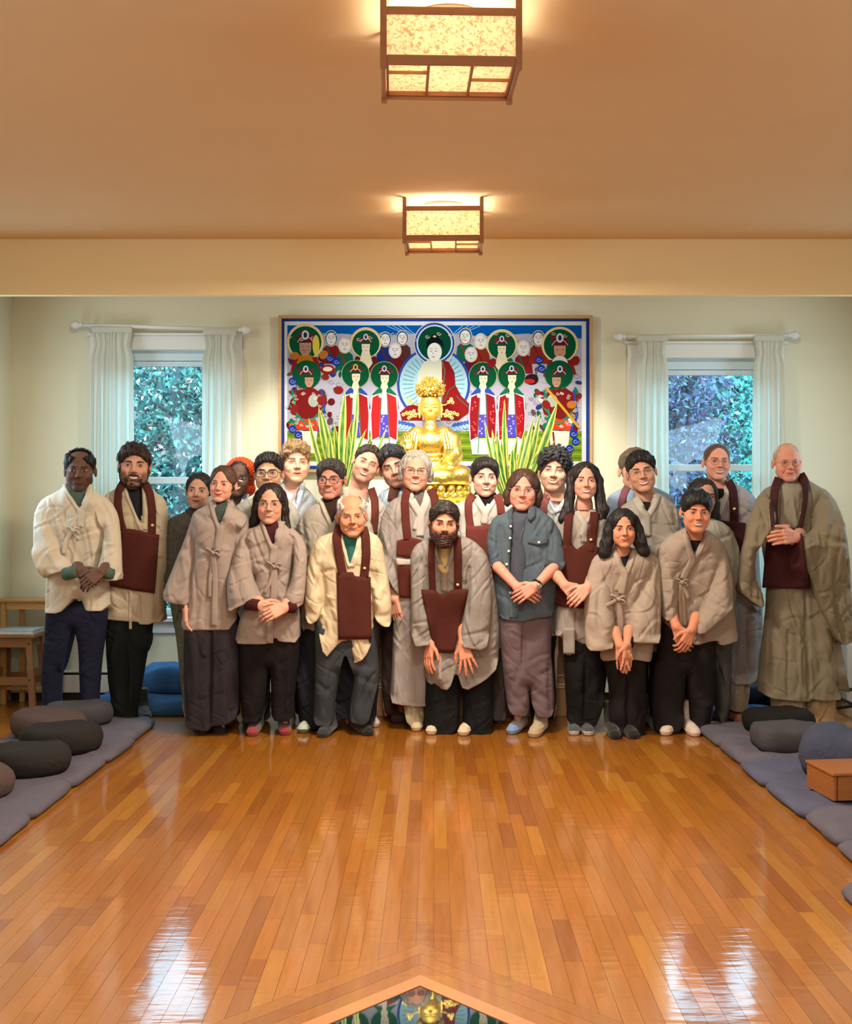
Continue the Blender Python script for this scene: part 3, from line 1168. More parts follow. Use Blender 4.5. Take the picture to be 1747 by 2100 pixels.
plant('snake plant with yellow-edged leaves left of the golden statue', 700, 7.64,
      [(632, 856, .013, .02), (654, 834, .016, .02), (660, 842, .014, -.02), (676, 890, .013, .01), (699, 846, .013, .0), (708, 802, .020, .015), (734, 788, .012, -.02), (723, 858, .016, .01), (716, 880, .015, -.01),
       (758, 905, .018, -.02), (792, 876, .009, -.03), (646, 905, .012, .02), (686, 868, .014, .0), (738, 930, .012, -.02), (668, 920, .013, .01), (728, 900, .012, .0), (640, 880, .010, .03), (752, 880, .010, .02)], 'snake plants on the altar')
plant('snake plant with yellow-edged leaves right of the golden statue', 1046, 7.64,
      [(1034, 820, .012, .015), (1096, 852, .014, .0), (1107, 848, .015, -.02), (1142, 826, .020, -.03), (1124, 876, .014, -.02), (993, 860, .010, .02), (1019, 896, .016, .01), (1060, 896, .014, .0), (1038, 868, .017, .01),
       (1140, 900, .010, -.02), (1076, 880, .015, -.01), (1010, 880, .012, .02), (1050, 920, .015, .0), (1088, 905, .013, -.01), (1028, 905, .014, .01), (1118, 915, .012, -.02), (1003, 930, .011, .02), (1068, 930, .012, .0), (1100, 930, .012, -.01)], 'snake plants on the altar')

# ---- painting behind the altar
ART = mat_col('painted_picture', rough=.9, spec=.05)
FRW = wood('picture_frame_wood', lin(176, 134, 84), lin(202, 160, 108), rough=.4)
PD = 8.165
pa, pb = W(571, 647, 8.15), W(1215, 969, 8.15)
pt = empty('altar_painting', ((pa[0] + pb[0]) / 2, PD, (pa[2] + pb[2]) / 2), 'wide colourful temple painting of haloed figures in a wooden frame behind the statue', 'painting')
fw = .022
x0, x1, z1, z0 = pa[0], pb[0], pa[2], pb[2]
MB().box((x0, 8.135, z1 - fw), (x1, 8.199, z1), bev=.003).build('frame_bar', FRW, pt)
MB().box((x0, 8.135, z0), (x1, 8.199, z0 + fw), bev=.003).build('frame_bar', FRW, pt)
MB().box((x0, 8.135, z0 + fw), (x0 + fw, 8.199, z1 - fw), bev=.003).build('frame_bar', FRW, pt)
MB().box((x1 - fw, 8.135, z0 + fw), (x1, 8.199, z1 - fw), bev=.003).build('frame_bar', FRW, pt)


class Art:
    def __init__(s):
        s.mb = MB()
        s.n = 0

    def poly(s, pts, c, new=True):
        s.n += new
        y = PD - .0000075 * s.n
        P_ = [((x - VX) * 8.16 / F, y, CH - (yy - VY) * 8.16 / F) for x, yy in pts]
        A = sum(P_[i - 1][0] * P_[i][2] - P_[i][0] * P_[i - 1][2] for i in range(len(P_)))
        if A < 0:
            P_ = P_[::-1]
        s.mb.add(P_, [tuple(range(len(P_)))], lin(*(232 * (v_ / 255) ** 1.22 for v_ in c)))

    def e(s, cx, cy, rx, ry, c, n=20, a0=0, a1=6.2832, rot=0):
        pts = []
        for i in range(n):
            a = a0 + (a1 - a0) * i / (n if a1 - a0 > 6 else n - 1)
            x, y = rx * math.cos(a), ry * math.sin(a)
            pts.append((cx + x * math.cos(rot) - y * math.sin(rot), cy + x * math.sin(rot) + y * math.cos(rot)))
        s.poly(pts, c)

    def line(s, pts, w_, c):
        s.n += 1
        for (xa, ya), (xb, yb) in zip(pts, pts[1:]):
            L = math.hypot(xb - xa, yb - ya) + 1e-6
            nx_, ny_ = -(yb - ya) / L * w_ / 2, (xb - xa) / L * w_ / 2
            s.poly([(xa + nx_, ya + ny_), (xb + nx_, yb + ny_), (xb - nx_, yb - ny_), (xa - nx_, ya - ny_)], c, False)

    def swirl(s, x, y, r, c=(140, 138, 150), w_=.8):
        pts = [(x + (r - i * r / 12) * math.cos(i * .75), y + (r - i * r / 12) * .8 * math.sin(i * .75)) for i in range(10)]
        s.line(pts, w_, c)


A = Art()
A.poly([(576, 651), (1211, 651), (1211, 965), (576, 965)], (52, 84, 168))
A.poly([(583, 659), (1202, 659), (1202, 955), (583, 955)], (222, 230, 238))
A.poly([(589, 667), (1193, 667), (1193, 946), (589, 946)], (200, 198, 210))
A.poly([(589, 667), (1193, 667), (1193, 745), (589, 745)], (10, 104, 178))
A.poly([(589, 884), (1193, 884), (1193, 946), (589, 946)], (132, 156, 52))
for i in range(7):
    A.poly([(589, 890 + i * 8), (1193, 890 + i * 8), (1193, 893 + i * 8), (589, 893 + i * 8)], (160, 182, 60) if i % 2 else (104, 132, 48))
ra = random.Random(12)
# rays in the sky
for dx in (-1, 1):
    for i in range(4):
        A.line([(889 + dx * 20, 700), (889 + dx * (60 + 12 * i), 668)], 1.4, (150, 200, 236))
# clouds
A.poly([(589, 700), (610, 690), (700, 684), (790, 690), (889, 680), (990, 690), (1080, 684), (1193, 694), (1193, 884), (589, 884)], (186, 184, 200))
for i in range(190):
    A.swirl(ra.uniform(594, 1188), ra.uniform(700, 884), ra.uniform(4, 9), ra.choice([(120, 120, 140), (150, 150, 170), (96, 100, 124)]), 1.0)
# robed bodies of the rear row
for i in range(120):
    x = ra.choice((ra.uniform(594, 700), ra.uniform(1085, 1188), ra.uniform(594, 1188)))
    A.e(x, ra.uniform(722, 800) if 700 < x < 1085 else ra.uniform(722, 880), ra.uniform(4, 10), ra.uniform(3, 8), ra.choice([(120, 34, 40), (34, 100, 76), (50, 70, 140), (140, 60, 44), (110, 90, 90)]), 10, rot=ra.uniform(0, 3))
    A.swirl(x + 4, ra.uniform(722, 860), 5, (214, 210, 214), 1.0)
RB = [(140, 40, 44), (120, 34, 40), (34, 110, 84), (40, 60, 130), (150, 60, 40), (96, 60, 60)]
for (x, y, s_, c) in ((679, 694, 1.0, 0), (707, 708, 1.0, 2), (790, 696, .95, 3), (825, 693, .95, 5), (810, 719, .95, 1), (954, 690, 1.05, 2), (986, 700, 1.0, 4), (966, 727, .95, 1), (1073, 714, 1.0, 0), (1104, 694, 1.0, 4)):
    A.poly([(x - 20, y + 52), (x - 16, y + 20), (x - 7, y + 12), (x + 7, y + 12), (x + 16, y + 20), (x + 20, y + 52)], RB[c])
    A.line([(x - 10, y + 14), (x + 2, y + 40)], 3, RB[(c + 2) % 6])
    A.e(x, y, 14 * s_, 17 * s_, (226, 202, 160))
    A.e(x, y, 12.4 * s_, 15.4 * s_, (30, 110, 160) if y < 700 else (214, 214, 220))
    A.e(x, y + 1, 10 * s_, 13 * s_, (232, 226, 220))
    for d in (-4, 4):
        A.line([(x + d - 2, y - 1), (x + d + 2, y - 1)], 1.1, (70, 60, 60))
        A.line([(x + d - 3, y - 4), (x + d + 3, y - 5)], .9, (90, 80, 80))
    A.line([(x, y), (x - 1, y + 4)], .9, (120, 100, 90))
    A.line([(x - 3, y + 8), (x + 3, y + 8)], 1.2, (150, 70, 70))


def crown(x, y, s_, gem=(214, 220, 230)):
    for i in range(22):
        a = ra.uniform(3.0, 6.4)
        r = ra.uniform(.9, 1.9) * 9 * s_
        A.e(x + r * math.cos(a), y + r * .9 * math.sin(a), 2.0 * s_, 2.0 * s_, (128, 48, 56), 7)
    A.poly([(x - 11 * s_, y), (x - 9 * s_, y - 9 * s_), (x, y - 13 * s_), (x + 9 * s_, y - 9 * s_), (x + 11 * s_, y)], (120, 40, 46))
    A.line([(x - 11 * s_, y), (x - 6 * s_, y - 6 * s_), (x, y - 8 * s_), (x + 6 * s_, y - 6 * s_), (x + 11 * s_, y)], 1.2, (224, 216, 214))
    A.e(x, y - 10 * s_, 5 * s_, 6.5 * s_, gem, 14)
    A.e(x, y - 10 * s_, 2.6 * s_, 4 * s_, (60, 60, 80), 10)


def face(x, y, s_, c=(236, 222, 196)):
    A.poly([(x - 9 * s_, y - 9 * s_), (x + 9 * s_, y - 9 * s_), (x + 8.5 * s_, y + 4 * s_), (x + 4 * s_, y + 12 * s_), (x - 4 * s_, y + 12 * s_), (x - 8.5 * s_, y + 4 * s_)], c)
    A.line([(x - 9 * s_, y - 9 * s_), (x + 9 * s_, y - 9 * s_)], 1.6, (40, 30, 34))
    for d in (-4, 4):
        A.line([(x + (d - 2) * s_, y - 2 * s_), (x + (d + 2) * s_, y - 2 * s_)], 1.0, (90, 70, 60))
    A.line([(x - 1.6 * s_, y + 6 * s_), (x + 1.6 * s_, y + 6 * s_)], 1.4, (190, 60, 60))


# haloed figures of the rear row
for (x, y, r) in ((750, 705, 28), (1029, 709, 28)):
    A.poly([(x - 27, y + 60), (x - 22, y + 28), (x - 8, y + 18), (x + 8, y + 18), (x + 22, y + 28), (x + 27, y + 60)], (110, 40, 48) if x < 800 else (36, 110, 80))
    A.e(x, y - 2, r + 4, r + 4, (230, 206, 160), 28)
    A.e(x, y, r, r, (16, 98, 66), 28)
    A.poly([(x - 6, y + 10), (x + 6, y + 10), (x + 14, y + 40), (x, y + 60), (x - 14, y + 40)], (232, 218, 192))
    crown(x, y - 4, 1.0)
    face(x, y + 8, .95)
for (x, y, r, c) in ((626, 702, 33, 0), (1148, 708, 33, 1)):
    A.e(x, y - 1, r + 5, r + 4, (232, 208, 160), 28)
    A.e(x, y, r, r, (16, 98, 66), 28)
    A.poly([(x - 30, y + 60), (x - 24, y + 30), (x + 24, y + 30), (x + 34, y + 60)], (150, 44, 40))
    A.poly([(x - 12, y + 26), (x + 12, y + 26), (x + 18, y + 44), (x - 18, y + 44)], (196, 130, 40))
    crown(x, y, 1.5)
    face(x, y + 12, 1.35, (190, 150, 130) if c == 0 else (206, 160, 130))
    if c:
        A.e(x, y + 36, 16, 14, (226, 226, 226))
    else:
        A.e(x + 22, y + 6, 7, 21, (228, 206, 96))
        A.line([(x - 8, y + 16), (x + 8, y + 16)], 2, (150, 110, 90))
# central figure with the great aura
A.e(889, 788, 75, 76, (58, 86, 168), 40)
A.e(889, 788, 70, 71, (172, 204, 218), 40)
for i in range(40):
    a = i * 6.2832 / 40
    A.line([(889 + 42 * math.cos(a), 788 + 42 * math.sin(a)), (889 + 64 * math.cos(a), 788 + 64 * math.sin(a))], 2.2, (120, 168, 176))
A.e(891, 704, 43, 44, (226, 206, 170), 32)
A.e(891, 704, 41, 42, (58, 86, 168), 32)
A.e(891, 704, 37, 38, (196, 216, 240), 32)
A.e(891, 704, 34, 35, (12, 84, 62), 32)
A.poly([(856, 862), (856, 770), (866, 746), (880, 736), (900, 736), (914, 746), (926, 770), (926, 862)], (212, 210, 192))
A.poly([(906, 738), (920, 742), (932, 764), (934, 790), (946, 812), (964, 830), (962, 846), (940, 862), (904, 862), (906, 790)], (146, 34, 38))
A.line([(906, 738), (912, 760), (908, 800), (904, 860)], 3, (110, 110, 96))
A.line([(934, 790), (920, 800), (908, 830)], 2, (90, 96, 70))
A.line([(936, 812), (950, 826), (962, 836)], 2.5, (96, 100, 80))
A.poly([(820, 846), (836, 832), (866, 826), (866, 862), (824, 862)], (146, 34, 38))
A.e(891, 722, 15, 19, (232, 230, 220), 22)
A.poly([(874, 716), (875, 700), (884, 692), (886, 686), (897, 686), (899, 692), (908, 700), (910, 716), (904, 706), (891, 702), (880, 706)], (20, 24, 30))
A.e(891, 690, 3.5, 2, (226, 206, 170))
for d in (-5, 5):
    A.line([(889 + d - 2.5, 720), (889 + d + 2.5, 720)], 1.1, (80, 70, 60))
    A.line([(889 + d - 3, 715), (889 + d + 3, 715)], .8, (60, 60, 60))
A.line([(888, 722), (887, 727)], .9, (150, 140, 130))
A.line([(886, 732), (891, 732)], 1.6, (190, 70, 60))
for s_ in (-1, 1):    # blue leaves of the throne
    for i in range(6):
        x = 889 + s_ * (42 + i * 7)
        A.e(x, 872 - i * 1.5, 6, 3.2, (76, 110, 190), 12, rot=-s_ * .8)
        A.e(x, 880 - i * 1.5, 6, 3.0, (160, 190, 226), 12, rot=s_ * .8)
# four standing attendants
for (x, yh, col, cc) in ((729, 767, (168, 44, 44), (60, 90, 170)), (788, 770, (186, 50, 52), (36, 120, 86)), (990, 771, (150, 34, 48), (60, 90, 170)), (1049, 770, (170, 34, 44), (36, 120, 86))):
    A.e(x, yh, 29, 29, (196, 200, 150), 28)
    A.e(x, yh, 28, 28, (16, 98, 66), 28)
    A.poly([(x - 30, 838), (x - 24, 808), (x - 12, 796), (x + 12, 796), (x + 24, 808), (x + 30, 838)], cc)
    A.poly([(x - 26, 900), (x - 22, 932), (x + 22, 932), (x + 26, 900)], (228, 226, 220))
    A.line([(x - 8, 900), (x - 10, 930)], 2, (80, 150, 110))
    A.line([(x + 10, 900), (x + 12, 930)], 2, (90, 120, 190))
    A.poly([(x - 4, 805), (x - 26, 812), (x - 29, 850), (x - 27, 905), (x - 10, 898), (x - 6, 860)], (222, 218, 224))
    A.poly([(x + 4, 805), (x + 26, 812), (x + 29, 850), (x + 27, 905), (x + 10, 898), (x + 6, 860)], (222, 218, 224))
    A.poly([(x - 5, 806), (x - 24, 815), (x - 27, 850), (x - 25, 903), (x - 10, 895), (x - 7, 860)], col)
    A.poly([(x + 5, 806), (x + 24, 815), (x + 27, 850), (x + 25, 903), (x + 10, 895), (x + 7, 860)], col)
    A.line([(x - 6, 806), (x - 9, 860), (x - 11, 896)], 2.2, (110, 104, 90))
    A.line([(x + 6, 806), (x + 9, 860), (x + 11, 896)], 2.2, (110, 104, 90))
    if x > 900:
        for i in range(26):
            A.e(x + ra.choice((-1, 1)) * ra.uniform(12, 23), ra.uniform(820, 894), 1.8, 1.8, (216, 96, 96), 8)
    A.poly([(x - 4, 800), (x + 4, 800), (x + 6, 850), (x - 6, 850)], (232, 226, 214))
    A.poly([(x - 7, 850), (x + 7, 850), (x + 9, 896), (x - 9, 896)], (96, 84, 190))
    for i in range(8):
        A.e(x + ra.uniform(-6, 6), 854 + i * 5, 2, 2, (180, 170, 230), 8)
    A.poly([(x - 8, 794), (x - 4, 782), (x + 4, 782), (x + 8, 794), (x, 806)], (236, 222, 196))
    A.e(x - 7, 812, 5, 4, (236, 222, 196), 12)
    crown(x, yh - 4, 1.0, (226, 206, 96) if x == 729 else (214, 220, 230))
    face(x + 1, yh + 7, .95)
# the two guardians
for (x, s_) in ((629, 1), (1146, -1)):
    A.e(x, 768, 29, 29, (16, 98, 66), 28)
    for i in range(46):
        A.e(x + ra.uniform(-38, 38), ra.uniform(800, 880), ra.uniform(4, 10), ra.uniform(3, 8), ra.choice([(140, 36, 42), (120, 40, 50), (36, 130, 96), (60, 84, 170), (222, 214, 206), (206, 120, 60), (100, 70, 70)]), 12, rot=ra.uniform(0, 3))
    A.poly([(x - 36, 830), (x - 20, 800), (x + 14, 796), (x + 40, 812), (x + 34, 850), (x, 860), (x - 30, 850)], (134, 38, 40))
    A.e(x + s_ * 14, 822, 11, 13, (180, 186, 176), 16)
    A.poly([(x - 24, 880), (x - 14, 860), (x + 18, 860), (x + 28, 884)], (206, 84, 56))
    A.poly([(x - 20, 884), (x + 22, 884), (x + 18, 930), (x - 16, 930)], (228, 222, 214))
    A.line([(x - 12, 886), (x - 8, 928)], 4, (150, 50, 50))
    A.line([(x - 30, 800), (x - 20, 850), (x - 26, 880)], 4, (40, 140, 110))
    A.line([(x + 30, 800), (x + 38, 850), (x + 24, 884)], 4, (60, 84, 180))
    A.line([(x - 36, 830), (x, 872), (x + 36, 836)], 3, (40, 150, 110))
    for i in range(24):
        a = i * .55
        A.swirl(x + 34 * math.cos(a) + ra.uniform(-8, 8), 840 + 34 * math.sin(a), 4, (225, 220, 210), 1)
    crown(x - s_ * 2, 768, 1.1)
    face(x + s_ * 5, 782, 1.0, (196, 160, 140))
A.line([(1119, 794), (1188, 878)], 5, (206, 170, 60))
A.e(672, 758, 14, 10, (150, 40, 40), 16)
A.e(672, 757, 10, 5, (226, 214, 200), 12)
A.e(1090, 778, 14, 11, (60, 30, 40), 16)
A.e(1086, 782, 11, 5, (190, 50, 50), 12)
for (x, y) in ((676, 735), (690, 742), (600, 782), (600, 880), (612, 892), (1105, 738), (1110, 756), (1180, 905), (1168, 920), (1176, 890)):
    A.e(x, y, 8, 8, (36, 70, 170), 16)
    A.swirl(x, y, 6, (180, 190, 230), 1)
for (x, y) in ((664, 728), (604, 730), (660, 820), (1120, 830), (1180, 740), (1172, 830), (604, 840), (694, 800), (1008, 745)):
    A.e(x, y, 8, 10, ra.choice([(150, 44, 44), (40, 120, 90), (196, 130, 60)]), 14, rot=ra.uniform(0, 3))
# sky above the heads
for i in range(26):
    x = 594 + i * 23.5
    A.swirl(x, 690 + 6 * math.sin(i * 1.3), 5, (232, 214, 180), 1.2)
A.mb.build('canvas', ART, pt)

# ---- stools at the left
PINE = wood('pine_wood', lin(186, 134, 74), lin(212, 164, 100), rough=.5)
OAKD = wood('brown_stool_wood', lin(140, 96, 58), lin(168, 120, 78), rough=.5)


def beam4(p, q, w_, d_, mat, name, root):
    """square bar from p to q"""
    p, q = Vector(p), Vector(q)
    a = Vector((w_ / 2, 0, 0))
    b = Vector((0, d_ / 2, 0))
    mb = MB()
    bot = [p - a - b, p + a - b, p + a + b, p - a + b]
    top = [q - a - b, q + a - b, q + a + b, q - a + b]
    if abs((q - p).z) < .05:
        dr = (q - p).normalized()
        n = Vector((0, 0, d_ / 2))
        m2 = dr.cross(Vector((0, 0, 1))) * (w_ / 2)
        bot = [p - m2 - n, p + m2 - n, q + m2 - n, q - m2 - n]
        top = [p - m2 + n, p + m2 + n, q + m2 + n, q - m2 + n]
    mb.hexa(bot, top)
    return mb.build(name, mat, root)


sx, sy = (36 - VX) * 7.9 / F, 7.92
t = empty('wooden_stool', (sx, sy, 0), 'low brown wooden stool with splayed legs at the far left', 'stool', 'wooden stools by the left wall')
MB().box((sx - .165, sy - .14, .490), (sx + .165, sy + .14, .515), bev=.004).build('seat', OAKD, t)
for a in (-1, 1):
    for b in (-1, 1):
        beam4((sx + a * .150, sy + b * .135, 0), (sx + a * .110, sy + b * .100, .489), .042, .030, OAKD, 'leg', t)
for b in (-1, 1):
    beam4((sx - .095, sy + b * .103, .455), (sx + .095, sy + b * .103, .455), .020, .062, OAKD, 'apron', t)
    beam4((sx - .112, sy + b * .122, .19), (sx + .112, sy + b * .122, .19), .020, .055, OAKD, 'stretcher', t)
    beam4((sx + b * .112, sy - .085, .455), (sx + b * .112, sy + .085, .455), .020, .062, OAKD, 'apron', t)
    beam4((sx + b * .130, sy - .10, .24), (sx + b * .130, sy + .10, .24), .020, .055, OAKD, 'stretcher', t)
    for z in (.45, .20):
        m = MB().lathe(sy - .12 + (0 if z > .3 else -.012), z, [(.006, 0), (.006, .006)], 10, axis='x')
        m.v = [(sx + b * (.115 if z > .3 else .136) + (q_[1] - (sy - .12)) * 1, sy - .122 - (0 if z > .3 else .012) - q_[0], q_[2]) for q_ in m.v]
        m.build('screw_plug', BLACKM, t)
t = tag(MB().box((sx - .17, sy - .13, .516), (sx + .15, sy + .10, .521)).box((sx - .165, sy - .127, .521), (sx + .146, sy + .097, .541)).build('book', mat_noise('book_pages', lin(214, 222, 228), scale=40, rough=.7)), 'pale blue-white book lying on the low brown stool', 'book')
MB().box((sx - .17, sy - .131, .541), (sx + .150, sy + .101, .545), bev=.001).build('book_cover', mat_noise('book_cover_paper', lin(196, 220, 236), scale=8, rough=.5), t)
hx0, hy0 = (10 - VX) * 8.02 / F, 7.96
t = empty('high_stool', (hx0 + .2, 8.06, 0), 'taller light pine stool against the wall behind the dark-skinned man', 'stool', 'wooden stools by the left wall')
MB().box((hx0 - .02, hy0 - .03, .728), (hx0 + .44, hy0 + .15, .748), bev=.003).build('seat', PINE, t)
for (dx, dy) in ((.015, .0), (.10, .13), (.40, .0), (.36, .13)):
    beam4((hx0 + dx, hy0 + dy, 0), (hx0 + dx, hy0 + dy, .727), .034, .028, PINE, 'leg', t)
beam4((hx0 + .034, hy0, .70), (hx0 + .38, hy0, .70), .018, .05, PINE, 'apron', t)
beam4((hx0 + .034, hy0, .115), (hx0 + .38, hy0, .115), .018, .024, PINE, 'stretcher', t)


# ---- floor cushions
def hfield_cushion(name, cx, cy, z, sx_, sy_, h, mat, rot=0.0, seed=1, puff=1.0, e=7, wr=.004, parent=None, tilt=0.0, round_=False):
    r = random.Random(seed)
    ph = [r.random() * 6 for _ in range(8)]
    n, m = 30, 30
    V, Q = [], []
    for i in range(n):
        a = 6.2832 * i / n
        ca, sa = math.cos(a), math.sin(a)
        if round_:
            bx, by = ca, sa
        else:
            k2 = (abs(ca) ** e + abs(sa) ** e) ** (-1 / e)
            bx, by = ca * k2, sa * k2
        prof = [(0, 1.0), (.35, 1.0), (.65, .99), (.85, .93), (.95, .80), (1.0, .55), (1.0, .42), (.97, .18), (.92, .0), (.5, .0), (0, .0)]
        if not round_:
            prof = [(0, 1.0), (.3, 1.0), (.6, .995), (.8, .97), (.9, .90), (.96, .76), (.992, .52), (.99, .30), (.965, .06), (.9, .0), (.4, .0), (0, .0)]
        for j, (rr_, zz) in enumerate(prof):
            x, y = bx * rr_ * sx_ / 2, by * rr_ * sy_ / 2
            w_ = wr * (math.sin(x * 22 + ph[0] + 2 * math.sin(y * 9 + ph[1])) + .7 * math.sin(y * 26 + ph[2] + 2 * math.sin(x * 8 + ph[3])) + .6 * math.sin(a * 9 + ph[4]) * rr_)
            zc = zz * h + (w_ * 1.3 if zz > .4 else 0)
            x *= 1 + w_ * 1.2
            V.append((x, y, max(zc, 0)))
    P_ = len(prof)
    for i in range(n):
        for j in range(P_ - 1):
            Q.append((i * P_ + j, i * P_ + j + 1, ((i + 1) % n) * P_ + j + 1, ((i + 1) % n) * P_ + j))
    M_ = Matrix.Translation((cx, cy, z)) @ Matrix.Rotation(rot, 4, 'Z') @ Matrix.Rotation(tilt, 4, 'Y')
    V = np.array([tuple(M_ @ Vector(v_)) for v_ in V])
    return mesh_np(name, V, np.array(Q), mat, parent)


SLATE = fabric((94, 90, 102), weave=180, bump=.5)
SLATEB = fabric((84, 86, 108), weave=180, bump=.5)
BLUE = fabric((54, 92, 134), weave=180, bump=.5)
DKBLUE = fabric((30, 34, 44), weave=180, bump=.5)
ZB = fabric((40, 37, 36), weave=200, bump=.6)
ZBR = fabric((84, 68, 64), weave=200, bump=.6)
ZG = fabric((70, 68, 72), weave=200, bump=.6)
ZBL = fabric((66, 70, 90), weave=160, bump=.8)
# (y start, y end) of the square mats in the two rows
LM = [(6.58, 7.20), (6.07, 6.64), (5.53, 6.12), (4.95, 5.58), (4.34, 5.00), (3.75, 4.38)]
LN = ['farthest grey floor mat of the left row, its free end towards the group', 'grey floor mat under the upright pile of round cushions, second in the left row', 'grey floor mat under the black round cushion, third in the left row',
      'bare-cornered grey floor mat, fourth in the left row', 'grey floor mat at the left edge, fifth in the left row', 'grey floor mat at the lower left edge, nearest in the left row']
for i, (a, b) in enumerate(LM):
    o = hfield_cushion('floor_mat', -2.16 + .01 * math.sin(i * 2), (a + b) / 2, .0, .78 + .02 * math.sin(i), b - a + .035, .062 + .006 * math.sin(i * 3), SLATE, rot=.02 * math.sin(i * 5), seed=20 + i, e=9)
    tag(o, LN[i], 'floor mat', 'grey meditation mats in two rows')
RM = [(6.48, 7.02, SLATE), (6.00, 6.52, SLATE), (5.55, 6.04, SLATEB), (4.98, 5.60, SLATEB), (4.56, 5.02, SLATE), (4.14, 4.60, SLATE)]
RN = ['farthest grey floor mat of the right row, touching the white socks', 'grey floor mat under the box-shaped cushion, second in the right row', 'bluish floor mat under the big wrinkled cushion, third in the right row',
      'bluish floor mat before the wooden box, fourth in the right row', 'wrinkled purplish-grey floor mat, fifth in the right row', 'grey floor mat at the right edge, sixth in the right row']
for i, (a, b, m_) in enumerate(RM):
    o = hfield_cushion('floor_mat', 2.03 + .008 * math.sin(i * 2), (a + b) / 2, .0, .80, b - a + .035, .062 + .007 * math.sin(i * 2), m_, rot=-.02 * math.sin(i * 4), seed=40 + i, e=9, wr=.005)
    tag(o, RN[i], 'floor mat', 'grey meditation mats in two rows')
o = hfield_cushion('floor_mat', 1.80, 3.86, .0, .70, .42, .06, SLATE, seed=60, e=8)
tag(o, 'grey floor mat set apart at the lower right edge, nearest the camera', 'floor mat', 'grey meditation mats in two rows')
for args, lab in (((-2.27, 6.60, .066, .44, .42, .135, ZBR), 'brownish round cushion leaning on top of the left pile'), ((-2.205, 6.97, .064, .42, .36, .125, ZG), 'dark grey round cushion behind the brownish one at the left'),
                  ((-2.06, 6.20, .064, .45, .42, .135, ZB), 'black round cushion in front of the brownish one at the left'), ((-2.075, 5.70, .064, .45, .42, .125, ZB), 'flat black round cushion at the left edge, nearer than the other black one'),
                  ((-2.17, 5.22, .062, .42, .42, .125, ZBR), 'dark brown round cushion cut off by the left edge'),
                  ((2.07, 6.74, .066, .43, .40, .120, fabric((26, 24, 22), weave=200, bump=.6)), 'black round cushion at the feet of the shaven-headed man'), ((1.98, 6.24, .066, .40, .34, .130, ZG), 'grey box-shaped cushion in front of the black one at the right'),
                  ((2.13, 5.66, .066, .58, .44, .21, ZBL), 'big wrinkled slate-blue cushion on the right mats')):
    rnd = 'box' not in lab
    i = args[1]
    o = hfield_cushion('round_cushion' if rnd else 'box_cushion', *args, seed=int(i * 10), round_=rnd, e=5, wr=.012 if 'wrinkled' in lab else .0035, tilt=.10 if 'leaning' in lab else 0.0)
    tag(o, lab, 'cushion', 'meditation cushions on the mats')
    if not rnd:
        pass
for (x, y, z, w_, d_, h, m_, lab) in ((-1.90, 7.76, 0, .80, .56, .125, BLUE, 'lower blue floor mat under the left window, lit by daylight'), (-1.72, 7.84, .13, .62, .44, .17, BLUE, 'folded blue floor mat on top of the pile under the left window'),
                                      (1.96, 7.62, 0, .78, .50, .07, BLUE, 'lower blue floor mat behind the shaven-headed man'), (2.12, 7.72, .075, .50, .40, .12, DKBLUE, 'dark folded floor mat on the blue one behind the shaven-headed man')):
    tag(hfield_cushion('floor_mat', x, y, z, w_, d_, h, m_, seed=int(x * 30), e=6, wr=.008), lab, 'floor mat', 'blue mats piled under the windows')
# wooden box at the right
BX = wood('orange_box_wood', lin(138, 80, 34), lin(160, 98, 46), rough=.4)
t = empty('wooden_box', (2.03, 5.22, .066), 'orange-brown wooden box under the slate-blue cushion at the right edge', 'box')
Rm = Matrix.Translation((1.862, 5.09, .066)) @ Matrix.Rotation(.12, 4, 'Z')


def bx(lo, hi, name):
    m = MB().box(lo, hi, bev=.003)
    m.v = [tuple(Rm @ Vector(q_)) for q_ in m.v]
    m.build(name, BX, t)


bx((-.052, .0, .0), (-.034, .27, .112), 'side_panel')
bx((.48, .0, .0), (.498, .27, .112), 'side_panel')
bx((-.030, .0, .0), (.476, .016, .112), 'front_panel')
bx((-.030, .254, .0), (.476, .27, .112), 'back_panel')
bx((-.058, -.006, .113), (.504, .276, .128), 'lid')
# black folded stand at the far right
t = empty('folded_stand', (2.80, 7.6, 0), 'black metal folding stand lying on the floor at the far right', 'stand')
MB().tube([W(1718, 1476, 7.75) * (1, 1, 0) + (0, 0, .012), (2.92, 7.45, .10), (3.1, 7.42, .10)], .012, 8).build('leg', BLACKM, t, True)
MB().tube([(2.78, 7.8, .09), (2.95, 7.6, .012), (3.15, 7.5, .012)], .010, 8).build('leg', BLACKM, t, True)
MB().tube([(2.74, 7.86, .012), (2.76, 7.84, .14), (3.05, 7.7, .13)], .012, 8).build('bar', BLACKM, t, True)
tag(MB().box((2.93, 7.98, .52), (3.24, 8.05, .70), bev=.01).build('blue_case', mat_noise('blue_plastic', lin(110, 160, 220), scale=10, rough=.5)), 'pale blue flat case leaning by the right wall behind the shaven-headed man', 'case')
tag(MB().box((2.93, 7.96, .0), (3.24, 8.07, .519), bev=.004).build('white_cabinet', WHITE), 'small white cabinet in the right corner behind the shaven-headed man', 'cabinet')

# ---- outside: ground, trees, hedge
GR = mat_noise('outdoor_ground', lin(60, 90, 70), var=.3, scale=3, rough=.95)
struct('ground', MB().box((-12, YB + .3, -.8), (12, 22, -.7)), GR)
LFM = mat_col('tree_leaf', rough=.5)
BARK = mat_noise('tree_bark', lin(86, 92, 96), var=.3, scale=12, rough=.9)


